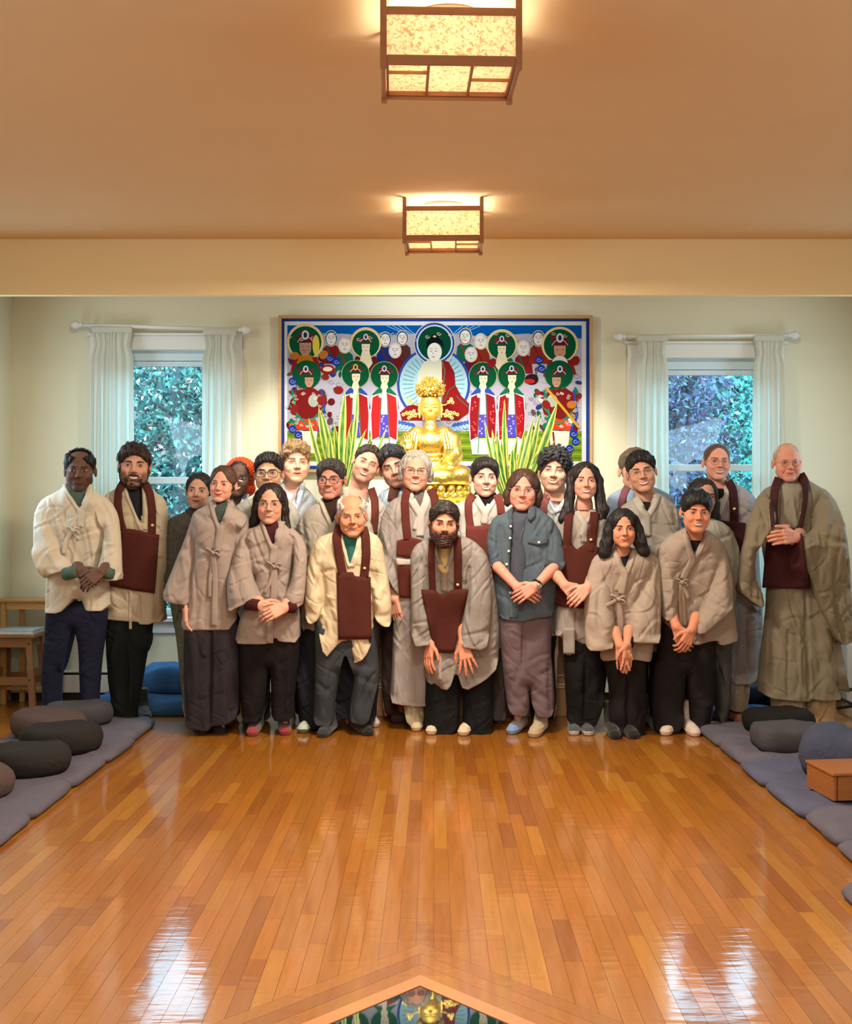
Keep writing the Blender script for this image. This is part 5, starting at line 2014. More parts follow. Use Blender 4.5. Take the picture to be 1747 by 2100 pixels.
class Person:
    def __init__(s, x0, D, label, head, skin, hair, **k):
        s.x0, s.D = x0, D
        s.k = k
        hx, hy, H = head
        g_ = sum(skin) / 3
        skin = tuple(min(255, c_ * .80 + g_ * .20 + (6 if g_ > 110 else 0)) for c_ in skin)
        s.p = dict(skin=skin, hair=hair, **k)
        yaw, roll, pitch = k.get('rot', (0, 0, 0))
        s.hdy = k.get('hdy', 0.0)
        Dh = D + s.hdy
        sc = H * CR * Dh / F / .247
        s.sc = sc
        c = s.w(hx, hy, s.hdy)
        R = Matrix.Rotation(math.radians(yaw), 4, 'Z') @ Matrix.Rotation(math.radians(roll), 4, 'Y') @ Matrix.Rotation(math.radians(pitch), 4, 'X')
        s.M = Matrix.Translation(Vector(c)) @ R @ Matrix.Diagonal((sc * 1.09, sc * 1.04, sc, 1)) @ Matrix.Translation(Vector((0, 0, -.006)))
        s.hx, s.hy, s.H = hx, hy, H
        nbx, nby, nbd = k.get('nb', (hx, hy + H * .5 + 45, s.hdy + .04))
        s.nb = s.w(nbx, nby, nbd)
        base = s.w(hx if 'base' not in k else k['base'], 1400, 0)
        s.root = empty('person', (base[0], D, 0), label, 'person', 'people posing in rows before the altar')
        s.cloth = []
        s.hres = k.get('hres', .003)

    def w(s, x, y, dy=0.0):
        return W(s.x0 + x * CR, 880 + y * CR, s.D + dy)

    # ------------------------------------------------ body
    def body(s, hands=None, arms=None, feet=None, hips=None, spine=None):
        p = s.p
        nbl = s.M.inverted() @ Vector(s.nb)
        f = head_field(p, tuple(nbl), s.hres)
        v, q = f.mesh()
        c = skin_cols(v, p)
        bvh = BVHTree.FromPolygons(v.tolist(), q.tolist())
        Mn = np.array(s.M)
        vw = (v @ Mn[:3, :3].T + Mn[:3, 3]).astype(np.float32)
        parts = [(vw, q, c)]
        sk = np.array(lin(*p['skin']))
        hsk = np.array(lin(*p.get('handskin', p['skin'])))
        if hands:
            pts = np.array([h['w'] for h in hands] + [h['arm'] for h in hands if h.get('arm') is not None])
            g = Fld(pts.min(0) - .215, pts.max(0) + .215, .0028)
            dl = []
            for h in hands:
                # every hand in a field of its own, so that the fingers of two hands stay apart
                gi = Fld(np.minimum(h['w'], h.get('arm', h['w'])) - .215, np.maximum(h['w'], h.get('arm', h['w'])) + .215, .0028)
                hand(gi, **{k: v_ for k, v_ in h.items()})
                vv, qq = gi.mesh()
                cc = np.tile(hsk, (len(vv), 1))
                parts.append((vv, qq, cc))
        # trunk, arms and legs below the clothes
        nb = s.nb
        hip = spine if spine is not None else s.w(s.hx, (2005 - 0) * .62, 0)
        hip = np.array((hip[0], hip[1], .90 if spine is None else hip[2]))
        lo = np.minimum(nb, hip) - np.array((.42, .42, 0))
        hi = np.maximum(nb, hip) + np.array((.42, .30, .12))
        lo[2] = -.01
        g = Fld(lo, hi, .013)
        ch = nb * .75 + hip * .25
        g.cone(nb + np.array((0, .03, -.02)), ch, .05, .075, .03)
        g.cone(ch, hip, .080, .070, .03)
        for i, sg in enumerate((-1, 1)):
            sh = nb + np.array((sg * .13, .03, -.06))
            if arms:
                e, w_ = arms[i]
                g.chain([nb + np.array((0, .03, -.05)), sh, e, w_], [.045, .045, .034, .024], .02)
            ft = feet[i] if feet else (hip[0] + sg * .05, s.D)
            md = np.array((hip[0] * .4 + ft[0] * .6, hip[1] * .5 + s.D * .5, .68))
            kn = np.array((hip[0] * .08 + ft[0] * .92, s.D, .46))
            an = np.array((ft[0], s.D + .02, .10))
            g.chain([hip + np.array((sg * .06, 0, -.03)), md, kn, an, (an[0], an[1] - .01, .04)], [.05, .035, .028, .020, .014], .02)
        vv, qq = g.mesh()
        parts.append((vv, qq, sk))
        V, Q, C = join(parts)
        s.bodyo = mesh_np('body', V, Q, SKIN, s.root, True, C)
        face_patches(p, bvh, s.M, s.root, None)
        if p.get('glasses'):
            glasses(p, bvh, s.M, s.root)
        hair_mesh(p, s.M, s.root, s.hres)
        beard_mesh(p, s.M, s.root, .0026)

    # ------------------------------------------------ clothes
    def garment(s, name, polys, rgb, h=.0060, V=None, folds=(.0050, .0042), seed=1, creases=(), cuts=(), k=.006, mat=None, ring=None, solid=True, parent=None, sharp=False):
        P2, fn = [], []
        lo = np.array((1e9, 1e9, 1e9))
        hi = -lo
        for poly in polys:
            pts, T, R, dyt = poly[:4]
            if not hasattr(dyt, '__len__'):
                dyt = [(-500, dyt), (2600, dyt)]
            ys = [a for a, b in dyt]
            ds = [b for a, b in dyt]
            pw = [s.w(x, y, np.interp(y, ys, ds)) for x, y in pts]
            zz = [s.w(0, y, d)[2] for y, d in dyt]
            order = np.argsort(zz)
            za = np.array(zz)[order]
            da = np.array(ds)[order] + s.D
            yc = (lambda z, za=za, da=da: np.interp(z, za, da))
            p2 = [(q[0], q[2]) for q in pw]
            p2 = chaikin(p2, 1)
            P2.append(p2)
            fn.append((T, R, yc))
            a = np.array(p2)
            yy = yc(a[:, 1])
            lo = np.minimum(lo, (a[:, 0].min(), yy.min() - T, a[:, 1].min()))
            hi = np.maximum(hi, (a[:, 0].max(), yy.max() + T, a[:, 1].max()))
        f = Fld(lo - .02, hi + .02, h)
        cx = float(s.nb[0])
        X2, Z2 = f.ax[0][:, None] - cx, f.ax[2][None, :]
        disp = folds[0] * waves(seed, 6, (42, 8), X2, Z2, .02) + folds[1] * waves(seed + 9, 6, (20, 20), X2, Z2, .03)
        A_ = (abs(folds[0]) + abs(folds[1]))
        for i_, (fx_, fz_, sh_) in enumerate(((15, 5.5, .35), (20, 9, -.5), (26, 14, .9))):
            w_ = waves(seed + 4 + i_, 4, (fx_, fz_), X2 + Z2 * sh_, Z2 - X2 * sh_, .05)
            disp = disp - A_ * (.70, .52, .38)[i_] * np.exp(-(w_ / .20) ** 2)
            disp = disp + A_ * (.42, .34, .22)[i_] * np.exp(-((w_ - .36) / .18) ** 2)
        for cr in creases:
            x1, y1, x2, y2, am, wd = cr
            a, b = s.w(x1, y1), s.w(x2, y2)
            e = np.array((b[0] - a[0], b[2] - a[2]))
            L = e @ e
            wx, wz = f.ax[0][:, None] - a[0], f.ax[2][None, :] - a[2]
            t = np.clip((wx * e[0] + wz * e[1]) / L, 0, 1)
            dd = (wx - e[0] * t) ** 2 + (wz - e[1] * t) ** 2
            disp = disp + am * np.exp(-dd / (wd * wd)) * np.sin(np.clip(t * .8 + .2, 0, 1) * 3.14159 * .9)
        lim_ = .030 if name == 'trousers' else .0125
        disp = np.clip(disp, -lim_, lim_ * 1.2).astype(np.float32)
        for p2, (T, R, yc) in zip(P2, fn):
            f.inflate(p2, T, R, yc, disp, k, 1)
        if V is not None:
            vp, vd = V
            pw = [s.w(x, y, vd - .08) for x, y in vp]
            s2 = sdf2(f.ax[0][:, None], f.ax[2][None, :], [(q[0], q[2]) for q in pw])[:, None, :]
            yb = (s.D + vd) if not callable(vd) else vd
            f.d = np.maximum(f.d, -np.maximum(s2, f.ax[1][None, :, None] - yb))
        v, q = f.mesh()
        o = mesh_np(name, v, q, mat or fabric(rgb), parent or s.root, True)
        if solid:
            s.cloth.append((v, q))
            s._bvh = None
        return o

    def bvh(s):
        if getattr(s, '_bvh', None) is None:
            n = 0
            V, Q = [], []
            for v, q in s.cloth:
                V.append(v)
                Q.append(q + n)
                n += len(v)
            s._bvh = BVHTree.FromPolygons(np.concatenate(V).tolist(), np.concatenate(Q).tolist())
        return s._bvh

    def hit(s, x, y, default=None):
        px, py = s.x0 + x * CR, 880 + y * CR
        d = Vector(((px - VX) / F, 1.0, -(py - VY) / F))
        r = s.bvh().ray_cast(Vector((0, 0, CH)), d)
        if r[0] is None:
            return None
        return r[0].y

    def sheet(s, name, G, rgb, off=.006, thick=.005, parent=None, mat=None, smooth=2, bumpz=None):
        """G: (n, m, 2) array of photo-crop positions laid on the clothes"""
        G = np.array(G, dtype=float)
        n, m = G.shape[:2]
        Dm = np.full((n, m), np.nan)
        for i in range(n):
            for j in range(m):
                r = s.hit(G[i, j, 0], G[i, j, 1])
                if r is not None:
                    Dm[i, j] = r
        med = np.nanmedian(Dm) if np.isfinite(Dm).any() else s.D - .1
        Dm = np.where(np.isnan(Dm) | (Dm > med + .10), np.nan, Dm)
        for _ in range(60):
            bad = np.isnan(Dm)
            if not bad.any():
                break
            pad = np.pad(Dm, 1, constant_values=np.nan)
            st = np.stack([pad[:-2, 1:-1], pad[2:, 1:-1], pad[1:-1, :-2], pad[1:-1, 2:]])
            with np.errstate(all='ignore'):
                mn = np.nanmean(st, 0)
            Dm = np.where(bad, mn, Dm)
        Dm = np.where(np.isnan(Dm), med, Dm)
        S = Dm.copy()
        if smooth >= 3:
            pad = np.pad(S, 1, mode='edge')
            S = np.min(np.stack([pad[a_:a_ + n, b_:b_ + m] for a_ in range(3) for b_ in range(3)]), 0)
            Dm = S + .004
        for _ in range(smooth):
            pad = np.pad(S, 1, mode='edge')
            S = (pad[:-2, 1:-1] + pad[2:, 1:-1] + pad[1:-1, :-2] + pad[1:-1, 2:] + S) / 5
            S = np.minimum(S, Dm)
        S = S - off
        if bumpz is not None:
            S = S - bumpz
        px, py = s.x0 + G[..., 0] * CR, 880 + G[..., 1] * CR
        A = np.stack([(px - VX) * S / F, S, CH - (py - VY) * S / F], -1).reshape(-1, 3)
        B = A.copy()
        B[:, 1] += thick + off * .8
        N = n * m
        V = np.concatenate([A, B])
        Q = []
        for i in range(n - 1):
            for j in range(m - 1):
                a, b, c, d = i * m + j, (i + 1) * m + j, (i + 1) * m + j + 1, i * m + j + 1
                Q.append((a, b, c, d))
                Q.append((d + N, c + N, b + N, a + N))
        rim = [i * m for i in range(n)] + [(n - 1) * m + j for j in range(1, m)] + [i * m + m - 1 for i in range(n - 2, -1, -1)] + [j for j in range(m - 2, 0, -1)]
        for a, b in zip(rim, rim[1:] + rim[:1]):
            Q.append((b, a, a + N, b + N))
        return mesh_np(name, V, Q, mat or fabric(rgb), parent or s.root, True)

    def strip(s, name, pts, width, rgb, off=.006, thick=.005, parent=None, m=5, step=14, **k):
        """a band of cloth along pts; width in crop pixels (or one per point)"""
        pts = np.array(pts, dtype=float)
        ws = np.array(width if hasattr(width, '__len__') else [width] * len(pts), dtype=float)
        sg = np.r_[0, np.cumsum(np.hypot(*(pts[1:] - pts[:-1]).T))]
        n = max(3, int(sg[-1] / step) + 1)
        t = np.linspace(0, sg[-1], n)
        x, y, w = np.interp(t, sg, pts[:, 0]), np.interp(t, sg, pts[:, 1]), np.interp(t, sg, ws)
        for _ in range(2):
            if n > 4:
                x[1:-1] = (x[:-2] + x[2:] + 2 * x[1:-1]) / 4
                y[1:-1] = (y[:-2] + y[2:] + 2 * y[1:-1]) / 4
        dx, dy = np.gradient(x), np.gradient(y)
        L = np.hypot(dx, dy) + 1e-9
        nx, ny = -dy / L, dx / L
        G = np.zeros((n, m, 2))
        for j in range(m):
            u = (j / (m - 1) - .5) * w
            G[:, j, 0] = x - nx * u
            G[:, j, 1] = y - ny * u
        return s.sheet(name, G, rgb, off, thick, parent, **k)

    def panel(s, name, top, bot, rgb, nu=14, nv=14, off=.008, thick=.005, **k):
        def res(q, n):
            q = np.array(q, dtype=float)
            sg = np.r_[0, np.cumsum(np.hypot(*(q[1:] - q[:-1]).T))]
            t = np.linspace(0, sg[-1], n)
            return np.stack([np.interp(t, sg, q[:, 0]), np.interp(t, sg, q[:, 1])], -1)
        a, b = res(top, nu), res(bot, nu)
        t = np.linspace(0, 1, nv)[None, :, None]
        G = a[:, None, :] * (1 - t) + b[:, None, :] * t
        return s.sheet(name, G, rgb, off, thick, **k)

    def button(s, name, x, y, r, rgb, off=.012, parent=None, rough=.3):
        d = s.hit(x, y) or s.D - .12
        d -= off
        c = W(s.x0 + x * CR, 880 + y * CR, d)
        R = r * CR * d / F
        mb = MB()
        n = 14
        v = [(c[0] + R * math.cos(6.2832 * i / n), c[1], c[2] + R * math.sin(6.2832 * i / n)) for i in range(n)]
        v2 = [(c[0] + (q[0] - c[0]) * .75, c[1] - .003, c[2] + (q[2] - c[2]) * .75) for q in v]
        v3 = [(q[0], c[1] + off, q[2]) for q in v]
        mb.add(v + v2 + v3, [tuple(range(n, 2 * n))] + [(i, (i + 1) % n, n + (i + 1) % n, n + i) for i in range(n)] + [(2 * n + i, 2 * n + (i + 1) % n, (i + 1) % n, i) for i in range(n)])
        return mb.build(name, plain(rgb, rough), parent or s.root, True)

    def knot(s, x, y, rgb, tails, parent, size=1.0):
        """tie bow of the jacket: two loops, a knot and hanging tails"""
        d = (s.hit(x, y) or s.D - .12) - .012
        c = Vector(W(s.x0 + x * CR, 880 + y * CR, d))
        mb = MB()
        for sg, a in ((-1, .55), (1, .35), (1, -.5)):
            pts = []
            for i in range(11):
                t = 2 * math.pi * i / 11
                L = (.020 + .018 * math.cos(t)) * size
                pts.append(c + Vector((sg * L, -.006 * math.sin(t) - .004, L * a + .010 * math.sin(t))))
            mb.tube(pts, .0055 * size, 6, closed=True)
        mb.tube([c + Vector((-.007, -.006, .012)), c + Vector((.004, -.014, .0)), c + Vector((.007, -.004, -.014))], [.006, .009, .006], 7)
        mb.build('tie_bow', fabric(rgb), parent, True)
        for t in tails:
            pts, wd = t
            s.strip('tie_tail', [(x, y)] + list(pts), wd, rgb, .009, .004, parent, m=4, smooth=4)

    def foot(s, x, y, rgb, sole=None, bare=False, ang=0.0, name='sock', L=.20, w=1.0, cuff=True, tie=None):
        """x, y: crop position of the toe's contact with the floor"""
        px, py = s.x0 + x * CR, 880 + y * CR
        D = CH * F / (py - VY)
        X = (px - VX) * D / F
        a = math.radians(ang)
        dx, dy = math.sin(a), -math.cos(a)
        tx, ty = X, D + .04
        hxx, hyy = X - dx * L, ty - dy * L
        f = Fld((min(tx, hxx) - .07, min(ty, hyy) - .08, -.01), (max(tx, hxx) + .07, max(ty, hyy) + .07, .19), .004)
        f.cone((hxx, hyy, .036), (tx, ty, .024), .036 * w, .036 * w, 0, sc=(1, 1, 1.15))
        f.cone((hxx + dx * .03, hyy + dy * .03, .055), (tx - dx * .05, ty - dy * .05, .030), .036 * w, .034 * w, .02)
        f.cone((hxx + dx * .015, hyy + dy * .015, .05), (hxx, hyy, .17), .038 * w, .040 * w, .02)
        if bare:
            lx, ly = -dy, dx
            for i, (o, e) in enumerate(((-.030, .020), (-.012, .030), (.0, .033), (.014, .030), (.029, .034))):
                f.cone((tx + lx * o, ty + ly * o, .018), (tx + lx * o * 1.1 + dx * e, ty + ly * o * 1.1 + dy * e, .012), .009, .0095, .003)
        n = .0012 * np.sin(f.ax[2] * 300)[None, None, :] if not bare else 0
        f.d = f.d - n
        f.d = np.maximum(f.d, -f.ax[2][None, None, :] + .001)
        v, q = f.mesh()
        if bare:
            mesh_np('foot', v, q, SKIN, s.root, True, np.tile(np.array(lin(*rgb)), (len(v), 1)))
        else:
            z = v[:, 2]
            c = np.tile(np.array(lin(*rgb)), (len(v), 1))
            if sole:
                c = np.where((z < .028)[:, None] if sole[1] == 'sole' else (v[:, 1] < ty + .02)[:, None], np.array(lin(*sole[0])), c)
            mesh_np(name, v, q, SOCK, s.root, True, c)
        return (hxx, hyy)


SOCK = mat_col('sock_knit', rough=.95, bump=.3, bscale=260, var=.12, vscale=200, sheen=.2)
_plain = {}


def plain(rgb, rough=.5, metal=0.0):
    k = (rgb, rough, metal)
    if k not in _plain:
        _plain[k] = mat_noise('plain', lin(*rgb), var=.05, scale=30, rough=rough, metal=metal)
    return _plain[k]
# ------------------------------------------------------------------ the twenty-five people
GREY = (144, 138, 134)      # the grey linen of the practice clothes
TAUPE = (158, 143, 135)
CREAM = (202, 192, 174)
PALE = (188, 186, 184)
BROWN = (78, 36, 30)
BLACK = (24, 22, 24)
NAVY = (24, 26, 42)
X1, X2, X3, X4, X5, X6 = 0, 320, 580, 820, 1100, 1330
PIN = (226, 205, 160)
TR, TT = .075, .082          # rounding and half depth of a trouser leg
JR, JT = .10, .102           # the same of a jacket's trunk
SR, ST = .07, .075           # and of a sleeve


def clasp(P, x, y, dy, wl, wr, s=1.0, low=False, al=.055):
    """two hands laid over each other at (x, y), wrists at wl and wr"""
    a, b = P.w(*wl), P.w(*wr)
    c = P.w(x, y, dy)
    hands = []
    for i, (w_, e) in enumerate(((a, wl), (b, wr))):
        off = np.array((0, (-.016 if i else .016), 0))
        d = c + off - w_
        d = d / np.linalg.norm(d)
        arm = w_ - d * al + np.array((0, .045, .015))
        hands.append(dict(w=w_ + off, d=d + np.array((0, -.1, -.15 if low else 0)), n=(0, 1.0, -.25), side=(1 if i == 0 else -1), curl=.62 if i else .8, spread=.03, s=s * 1.05, arm=arm))
    return hands


def lapels(P, jk, L, R, rgb, wd=44):
    P.strip('lapel', R, wd, rgb, .004, .006, jk, m=4, smooth=1)
    P.strip('lapel', L, wd, rgb, .007, .006, jk, m=4, smooth=1)


def shirt(P, pts, rgb, dy=0, T=.10, cuffs=()):
    f = P.garment('shirt', [(pts, T, .08, dy)], rgb, h=.009, folds=(.001, .001), solid=False)
    for a, b, r in cuffs:
        mb = MB()
        A, B = Vector(P.w(*a)), Vector(P.w(*b))
        mb.tube([A, A.lerp(B, .5), B], [r * 1.15, r * 1.08, r], 14)
        mb.build('shirt_cuff', fabric(rgb), f, True)
    return f


def rakusu(P, left, right, top, bot, w=48, pin=None, rgb=BROWN, wr=None, parent=None, **k):
    """brown cloth bib hanging from two neck bands"""
    k.setdefault('off', .010)
    o = P.panel('bib', top, bot, rgb, smooth=5, **k)
    o['label'] = 'brown cloth bib'
    for q, ww in ((left, w), (right, wr or w)):
        if q:
            P.strip('bib_band', q, ww, rgb, .011, .005, o, smooth=3)
    if pin:
        P.button('bib_pin', pin[0], pin[1], 9, PIN, .022, o)
    return o


# --- 1: far left, dark skin, cream jacket
P = Person(X1, 7.12, 'dark-skinned man with moustache in cream tie jacket and navy trousers beside the wooden stools', (522, 262, 275), (106, 70, 56),
           dict(k='short', line=.082, vol=.005, top=.004, bald=(.062, .06, .022), win=.060, amp=.003), rot=(12, 0, 3), haircol=(22, 18, 18), stubble=.55, eyes=.0030, smile=.7, lips=(110, 62, 52), fem=0, full=.03, flush=.2,
           iris=(20, 12, 10), nb=(505, 415, .04), neck=.056)
P.body(hands=clasp(P, 592, 985, -.235, (500, 925, -.20), (668, 930, -.20), al=.01), feet=[(P.w(340, 1950)[0], 7.2), (P.w(590, 1950)[0], 7.2)])
P.garment('trousers', [([(305, 1120), (300, 1300), (275, 1560), (280, 1850), (285, 1925), (410, 1925), (402, 1620), (440, 1450), (490, 1290), (515, 1420), (522, 1620), (530, 1925), (640, 1925), (650, 1700), (668, 1480), (700, 1280), (700, 1120)], TT, TR, 0)],
          (27, 30, 52), seed=3, folds=(.002, .003))
shirt(P, [(420, 350), (360, 560), (500, 700), (640, 560), (590, 350)], (78, 100, 88), .0, .085, [((430, 945, -.15), (505, 930, -.20), .036), ((730, 945, -.15), (655, 930, -.20), .036)])
j = P.garment('jacket', [([(430, 352), (395, 395), (310, 440), (285, 560), (325, 900), (303, 1010), (300, 1195), (420, 1195), (480, 1130), (500, 1100), (540, 1110), (545, 1178), (722, 1180), (712, 1000), (690, 880), (715, 560), (700, 450), (605, 395), (575, 352)], JT, JR, 0),
                         ([(330, 425), (265, 470), (222, 570), (222, 812), (300, 985), (305, 958), (490, 908), (415, 820), (372, 640), (380, 520), (385, 440)], ST, SR, [(400, .02), (900, -.10)]),
                         ([(630, 410), (725, 470), (770, 560), (792, 720), (802, 985), (700, 985), (640, 915), (668, 800), (680, 680), (650, 560), (620, 450)], ST, SR, [(400, .02), (900, -.10)])],
              CREAM, V=([(430, 300), (432, 380), (528, 525), (585, 385), (592, 300)], .01), seed=11,
              creases=[(480, 660, 400, 430, -.010, .02), (480, 660, 440, 840, -.010, .018), (480, 660, 560, 900, -.010, .02), (520, 650, 650, 520, -.009, .02), (530, 660, 520, 1100, .007, .012), (380, 520, 430, 860, -.012, .02), (690, 560, 660, 860, -.012, .02), (480, 660, 470, 900, .008, .02)])
lapels(P, j, [(428, 355), (455, 420), (500, 490), (530, 540), (522, 640)], [(582, 360), (580, 430), (540, 520), (500, 600), (470, 650)], CREAM)
P.knot(478, 662, CREAM, [([(430, 720), (412, 815)], 26), ([(500, 700), (520, 720)], 20)], j)
# --- 2: bearded, curly dark hair
P = Person(X1, 7.26, 'bearded man with wavy hair, brown bib over cream robe, before the left window', (878, 235, 285), (205, 142, 115),
           dict(k='wavy', line=.060, vol=.010, top=.012, nape=-.115, side=-.02, dx=-.004, seed=3, strands=900), rot=(14, 3, 0), haircol=(48, 32, 26), beard=dict(t=.0040), stubble=.75, eyes=.0045, smile=.9, teeth=.7, browt=.0045,
           nb=(865, 420, .04), browcol=(30, 20, 16))
P.body(feet=[(P.w(785, 1950)[0], 7.25), (P.w(860, 1950)[0], 7.25)])
P.garment('trousers', [([(690, 1150), (690, 1300), (698, 1500), (715, 1700), (740, 1860), (800, 1900), (860, 1880), (900, 1860), (905, 1800), (955, 1500), (1000, 1280), (1000, 1150)], TT, TR, 0)], (26, 30, 30), seed=5, folds=(.003, .005),
          creases=[(840, 1400, 850, 1880, -.022, .014)])
P.foot(790, 1925, (28, 34, 38))
P.foot(945, 1915, (28, 34, 38), ang=22)
shirt(P, [(800, 380), (760, 560), (920, 700), (1000, 560), (960, 380)], (34, 36, 44), .0, .085)
j = P.garment('jacket', [([(800, 350), (770, 380), (690, 425), (672, 500), (690, 800), (700, 1000), (698, 1232), (840, 1245), (930, 1248), (935, 1266), (1005, 1266), (1012, 1255), (1085, 1250), (1080, 1000), (1102, 850), (1098, 560), (1075, 455), (1000, 400), (965, 350)], JT, JR, 0)],
              (188, 177, 154), V=([(800, 290), (808, 350), (905, 590), (935, 660), (940, 380), (945, 290)], .01), seed=12, creases=[(1010, 500, 1040, 1200, -.02, .012), (870, 1060, 880, 1240, -.012, .01), (935, 1080, 935, 1260, -.02, .008)])
lapels(P, j, [(812, 350), (850, 440), (900, 560), (932, 660)], [(950, 375), (955, 500), (960, 660)], (188, 177, 154), 50)
P.strip('tie_tail', [(852, 1050), (850, 1180), (851, 1305)], 18, (206, 196, 174), parent=j)
rakusu(P, [(805, 345), (772, 400), (766, 480), (778, 580), (800, 660)], [(945, 352), (978, 420), (992, 540), (990, 690)], [(800, 648), (860, 652), (940, 670), (1037, 690)], [(700, 1020), (800, 1040), (900, 1058), (1008, 1070)], pin=(993, 628))
# --- 3: woman behind
P = Person(X2, 7.30, 'woman with tied-back dark hair in charcoal jacket, half hidden in the second row', (280, 398, 240), (196, 142, 118),
           dict(k='smooth', line=.070, vol=.006, seed=4), rot=(3, 4, 0), fem=1, haircol=(34, 32, 36), smile=.7, eyes=.0050, lips=(150, 72, 70), nb=(265, 560, .05))
P.body(feet=[(P.w(190, 1900)[0], 7.4), (P.w(290, 1900)[0], 7.4)])
P.garment('trousers', [([(80, 1000), (95, 1150), (140, 1400), (160, 1650), (190, 1860), (300, 1860), (330, 1400), (330, 1000)], TT, TR, 0)], (112, 116, 104), seed=6)
j = P.garment('jacket', [([(215, 505), (190, 540), (95, 575), (58, 640), (55, 900), (75, 985), (110, 1010), (330, 1050), (420, 1000), (430, 600), (320, 510)], JT, JR, 0)], (88, 84, 80), seed=13,
              creases=[(130, 620, 150, 900, -.016, .016)])
P.strip('collar', [(205, 520), (230, 555), (300, 560)], 36, (66, 62, 62), parent=j)
# --- 4: front woman, centre parting
P = Person(X2, 6.93, 'smiling woman with centre-parted brown hair in taupe tie jacket and wide charcoal trousers', (437, 352, 240), (222, 150, 122),
           dict(k='smooth', line=.076, vol=.006, seed=5, arch=1.5), rot=(-6, 5, 2), fem=1, haircol=(84, 56, 42), smile=.95, eyes=.0040, lips=(176, 66, 66), nb=(425, 520, .04), flush=.8)
_hw = P.w(190, 1165, -.06)
P.body(hands=[dict(w=_hw, d=(.05, -.15, -1), n=(.9, .35, 0), side=-1, curl=.35, spread=.05, arm=_hw + np.array((-.005, .05, .09)))], feet=[(P.w(270, 1950)[0], 6.95), (P.w(430, 1950)[0], 6.95)])
P.foot(268, 1995, (44, 30, 28), name='sock')
P.foot(405, 1992, (44, 40, 38), ang=14)
P.foot(500, 1955, (110, 66, 44), ang=30)
P.garment('trousers', [([(190, 1200), (182, 1400), (185, 1650), (198, 1930), (330, 1955), (365, 1950), (380, 1920), (482, 1915), (545, 1860), (548, 1600), (535, 1200)], .10, .09, 0)], (46, 42, 48), seed=7, folds=(.004, .002),
          creases=[(375, 1300, 365, 1950, -.03, .014)])
shirt(P, [(370, 470), (300, 600), (420, 760), (540, 600), (490, 470)], (66, 76, 74), .0, .085, [((170, 1090, -.02), (190, 1180, -.06), .036)])
j = P.garment('jacket', [([(362, 455), (345, 490), (250, 535), (225, 600), (245, 700), (240, 930), (185, 1150), (163, 1302), (350, 1302), (528, 1298), (535, 1000), (540, 700), (600, 600), (590, 560), (500, 505), (480, 455)], JT, JR, 0),
                         ([(280, 515), (228, 590), (195, 700), (100, 930), (33, 1105), (120, 1135), (228, 1147), (243, 930), (262, 760), (290, 600)], .065, .06, [(500, .02), (1100, -.03)]),
                         ([(520, 515), (612, 575), (600, 750), (560, 1000), (540, 1190), (478, 1190), (480, 900), (500, 650)], .065, .06, [(500, .02), (1100, -.02)])],
              TAUPE, V=([(365, 400), (368, 478), (416, 632), (488, 495), (478, 400)], .01), seed=14,
              creases=[(370, 810, 260, 730, -.010, .015), (370, 830, 330, 1290, -.012, .018), (380, 830, 450, 1290, -.010, .02), (240, 620, 245, 930, -.016, .014), (350, 830, 270, 1280, -.008, .02), (400, 800, 510, 700, -.008, .02)])
lapels(P, j, [(362, 470), (385, 560), (418, 640), (400, 790)], [(488, 485), (470, 560), (430, 640), (385, 790)], TAUPE, 48)
P.knot(370, 808, TAUPE, [([(350, 1000), (350, 1100)], 22), ([(385, 1000), (378, 1285)], 38)], j, 1.1)
# --- 5: orange bonnet
P = Person(X2, 7.32, 'dark-skinned person in a bright orange bonnet and glasses, laughing', (540, 315, 250), (108, 72, 60), dict(k='smooth', line=.075, vol=.004, top=0), rot=(4, 8, -2), fem=1, haircol=(24, 20, 20), smile=1.0, teeth=.9,
           lips=(120, 60, 55), flush=.2, iris=(20, 12, 10), glasses=dict(c=(120, 110, 130), r=.0010), nb=(520, 500, .05), ears_hidden=1)
P.body()
_f = Fld((-.13, -.12, -.13), (.14, .16, .17), .004)
_f.ell((.004, .035, .045), (.096, .098, .098))
_f.ell((.030, .045, -.055), (.072, .060, .060), .03)
_X, _Y, _Z = _f.ax[0][:, None, None], _f.ax[1][None, :, None], _f.ax[2][None, None, :]
_f.d = _f.d - (.0022 * np.sin(np.arctan2(_X, _Z + .02) * 46) * np.clip((.10 - _Y) * 9, 0, 1)).astype(np.float32)
_f.ell((-.002, -.135, -.010), (.071, .105, .098), .006, 'sub')
_v, _q = _f.mesh()
_Mn = np.array(P.M)
_o = mesh_np('bonnet', (_v @ _Mn[:3, :3].T + _Mn[:3, 3]).astype(np.float32), _q, fabric((214, 70, 34), weave=90, rough=.5), P.root)
P.garment('jacket', [([(470, 470), (440, 440), (340, 430), (260, 500), (245, 620), (270, 1000), (600, 1000), (660, 620), (640, 520), (580, 440), (545, 430)], JT, JR, 0)], (170, 164, 156), V=([(480, 380), (500, 470), (530, 560), (560, 440), (560, 380)], .01), seed=15)
P.garment('trousers', [([(330, 980), (340, 1400), (350, 1850), (440, 1850), (455, 1500), (470, 1850), (560, 1850), (570, 980)], TT, TR, 0)], (40, 40, 46))
P.strip('lapel', [(590, 420), (560, 500), (530, 570)], 40, (176, 188, 216))
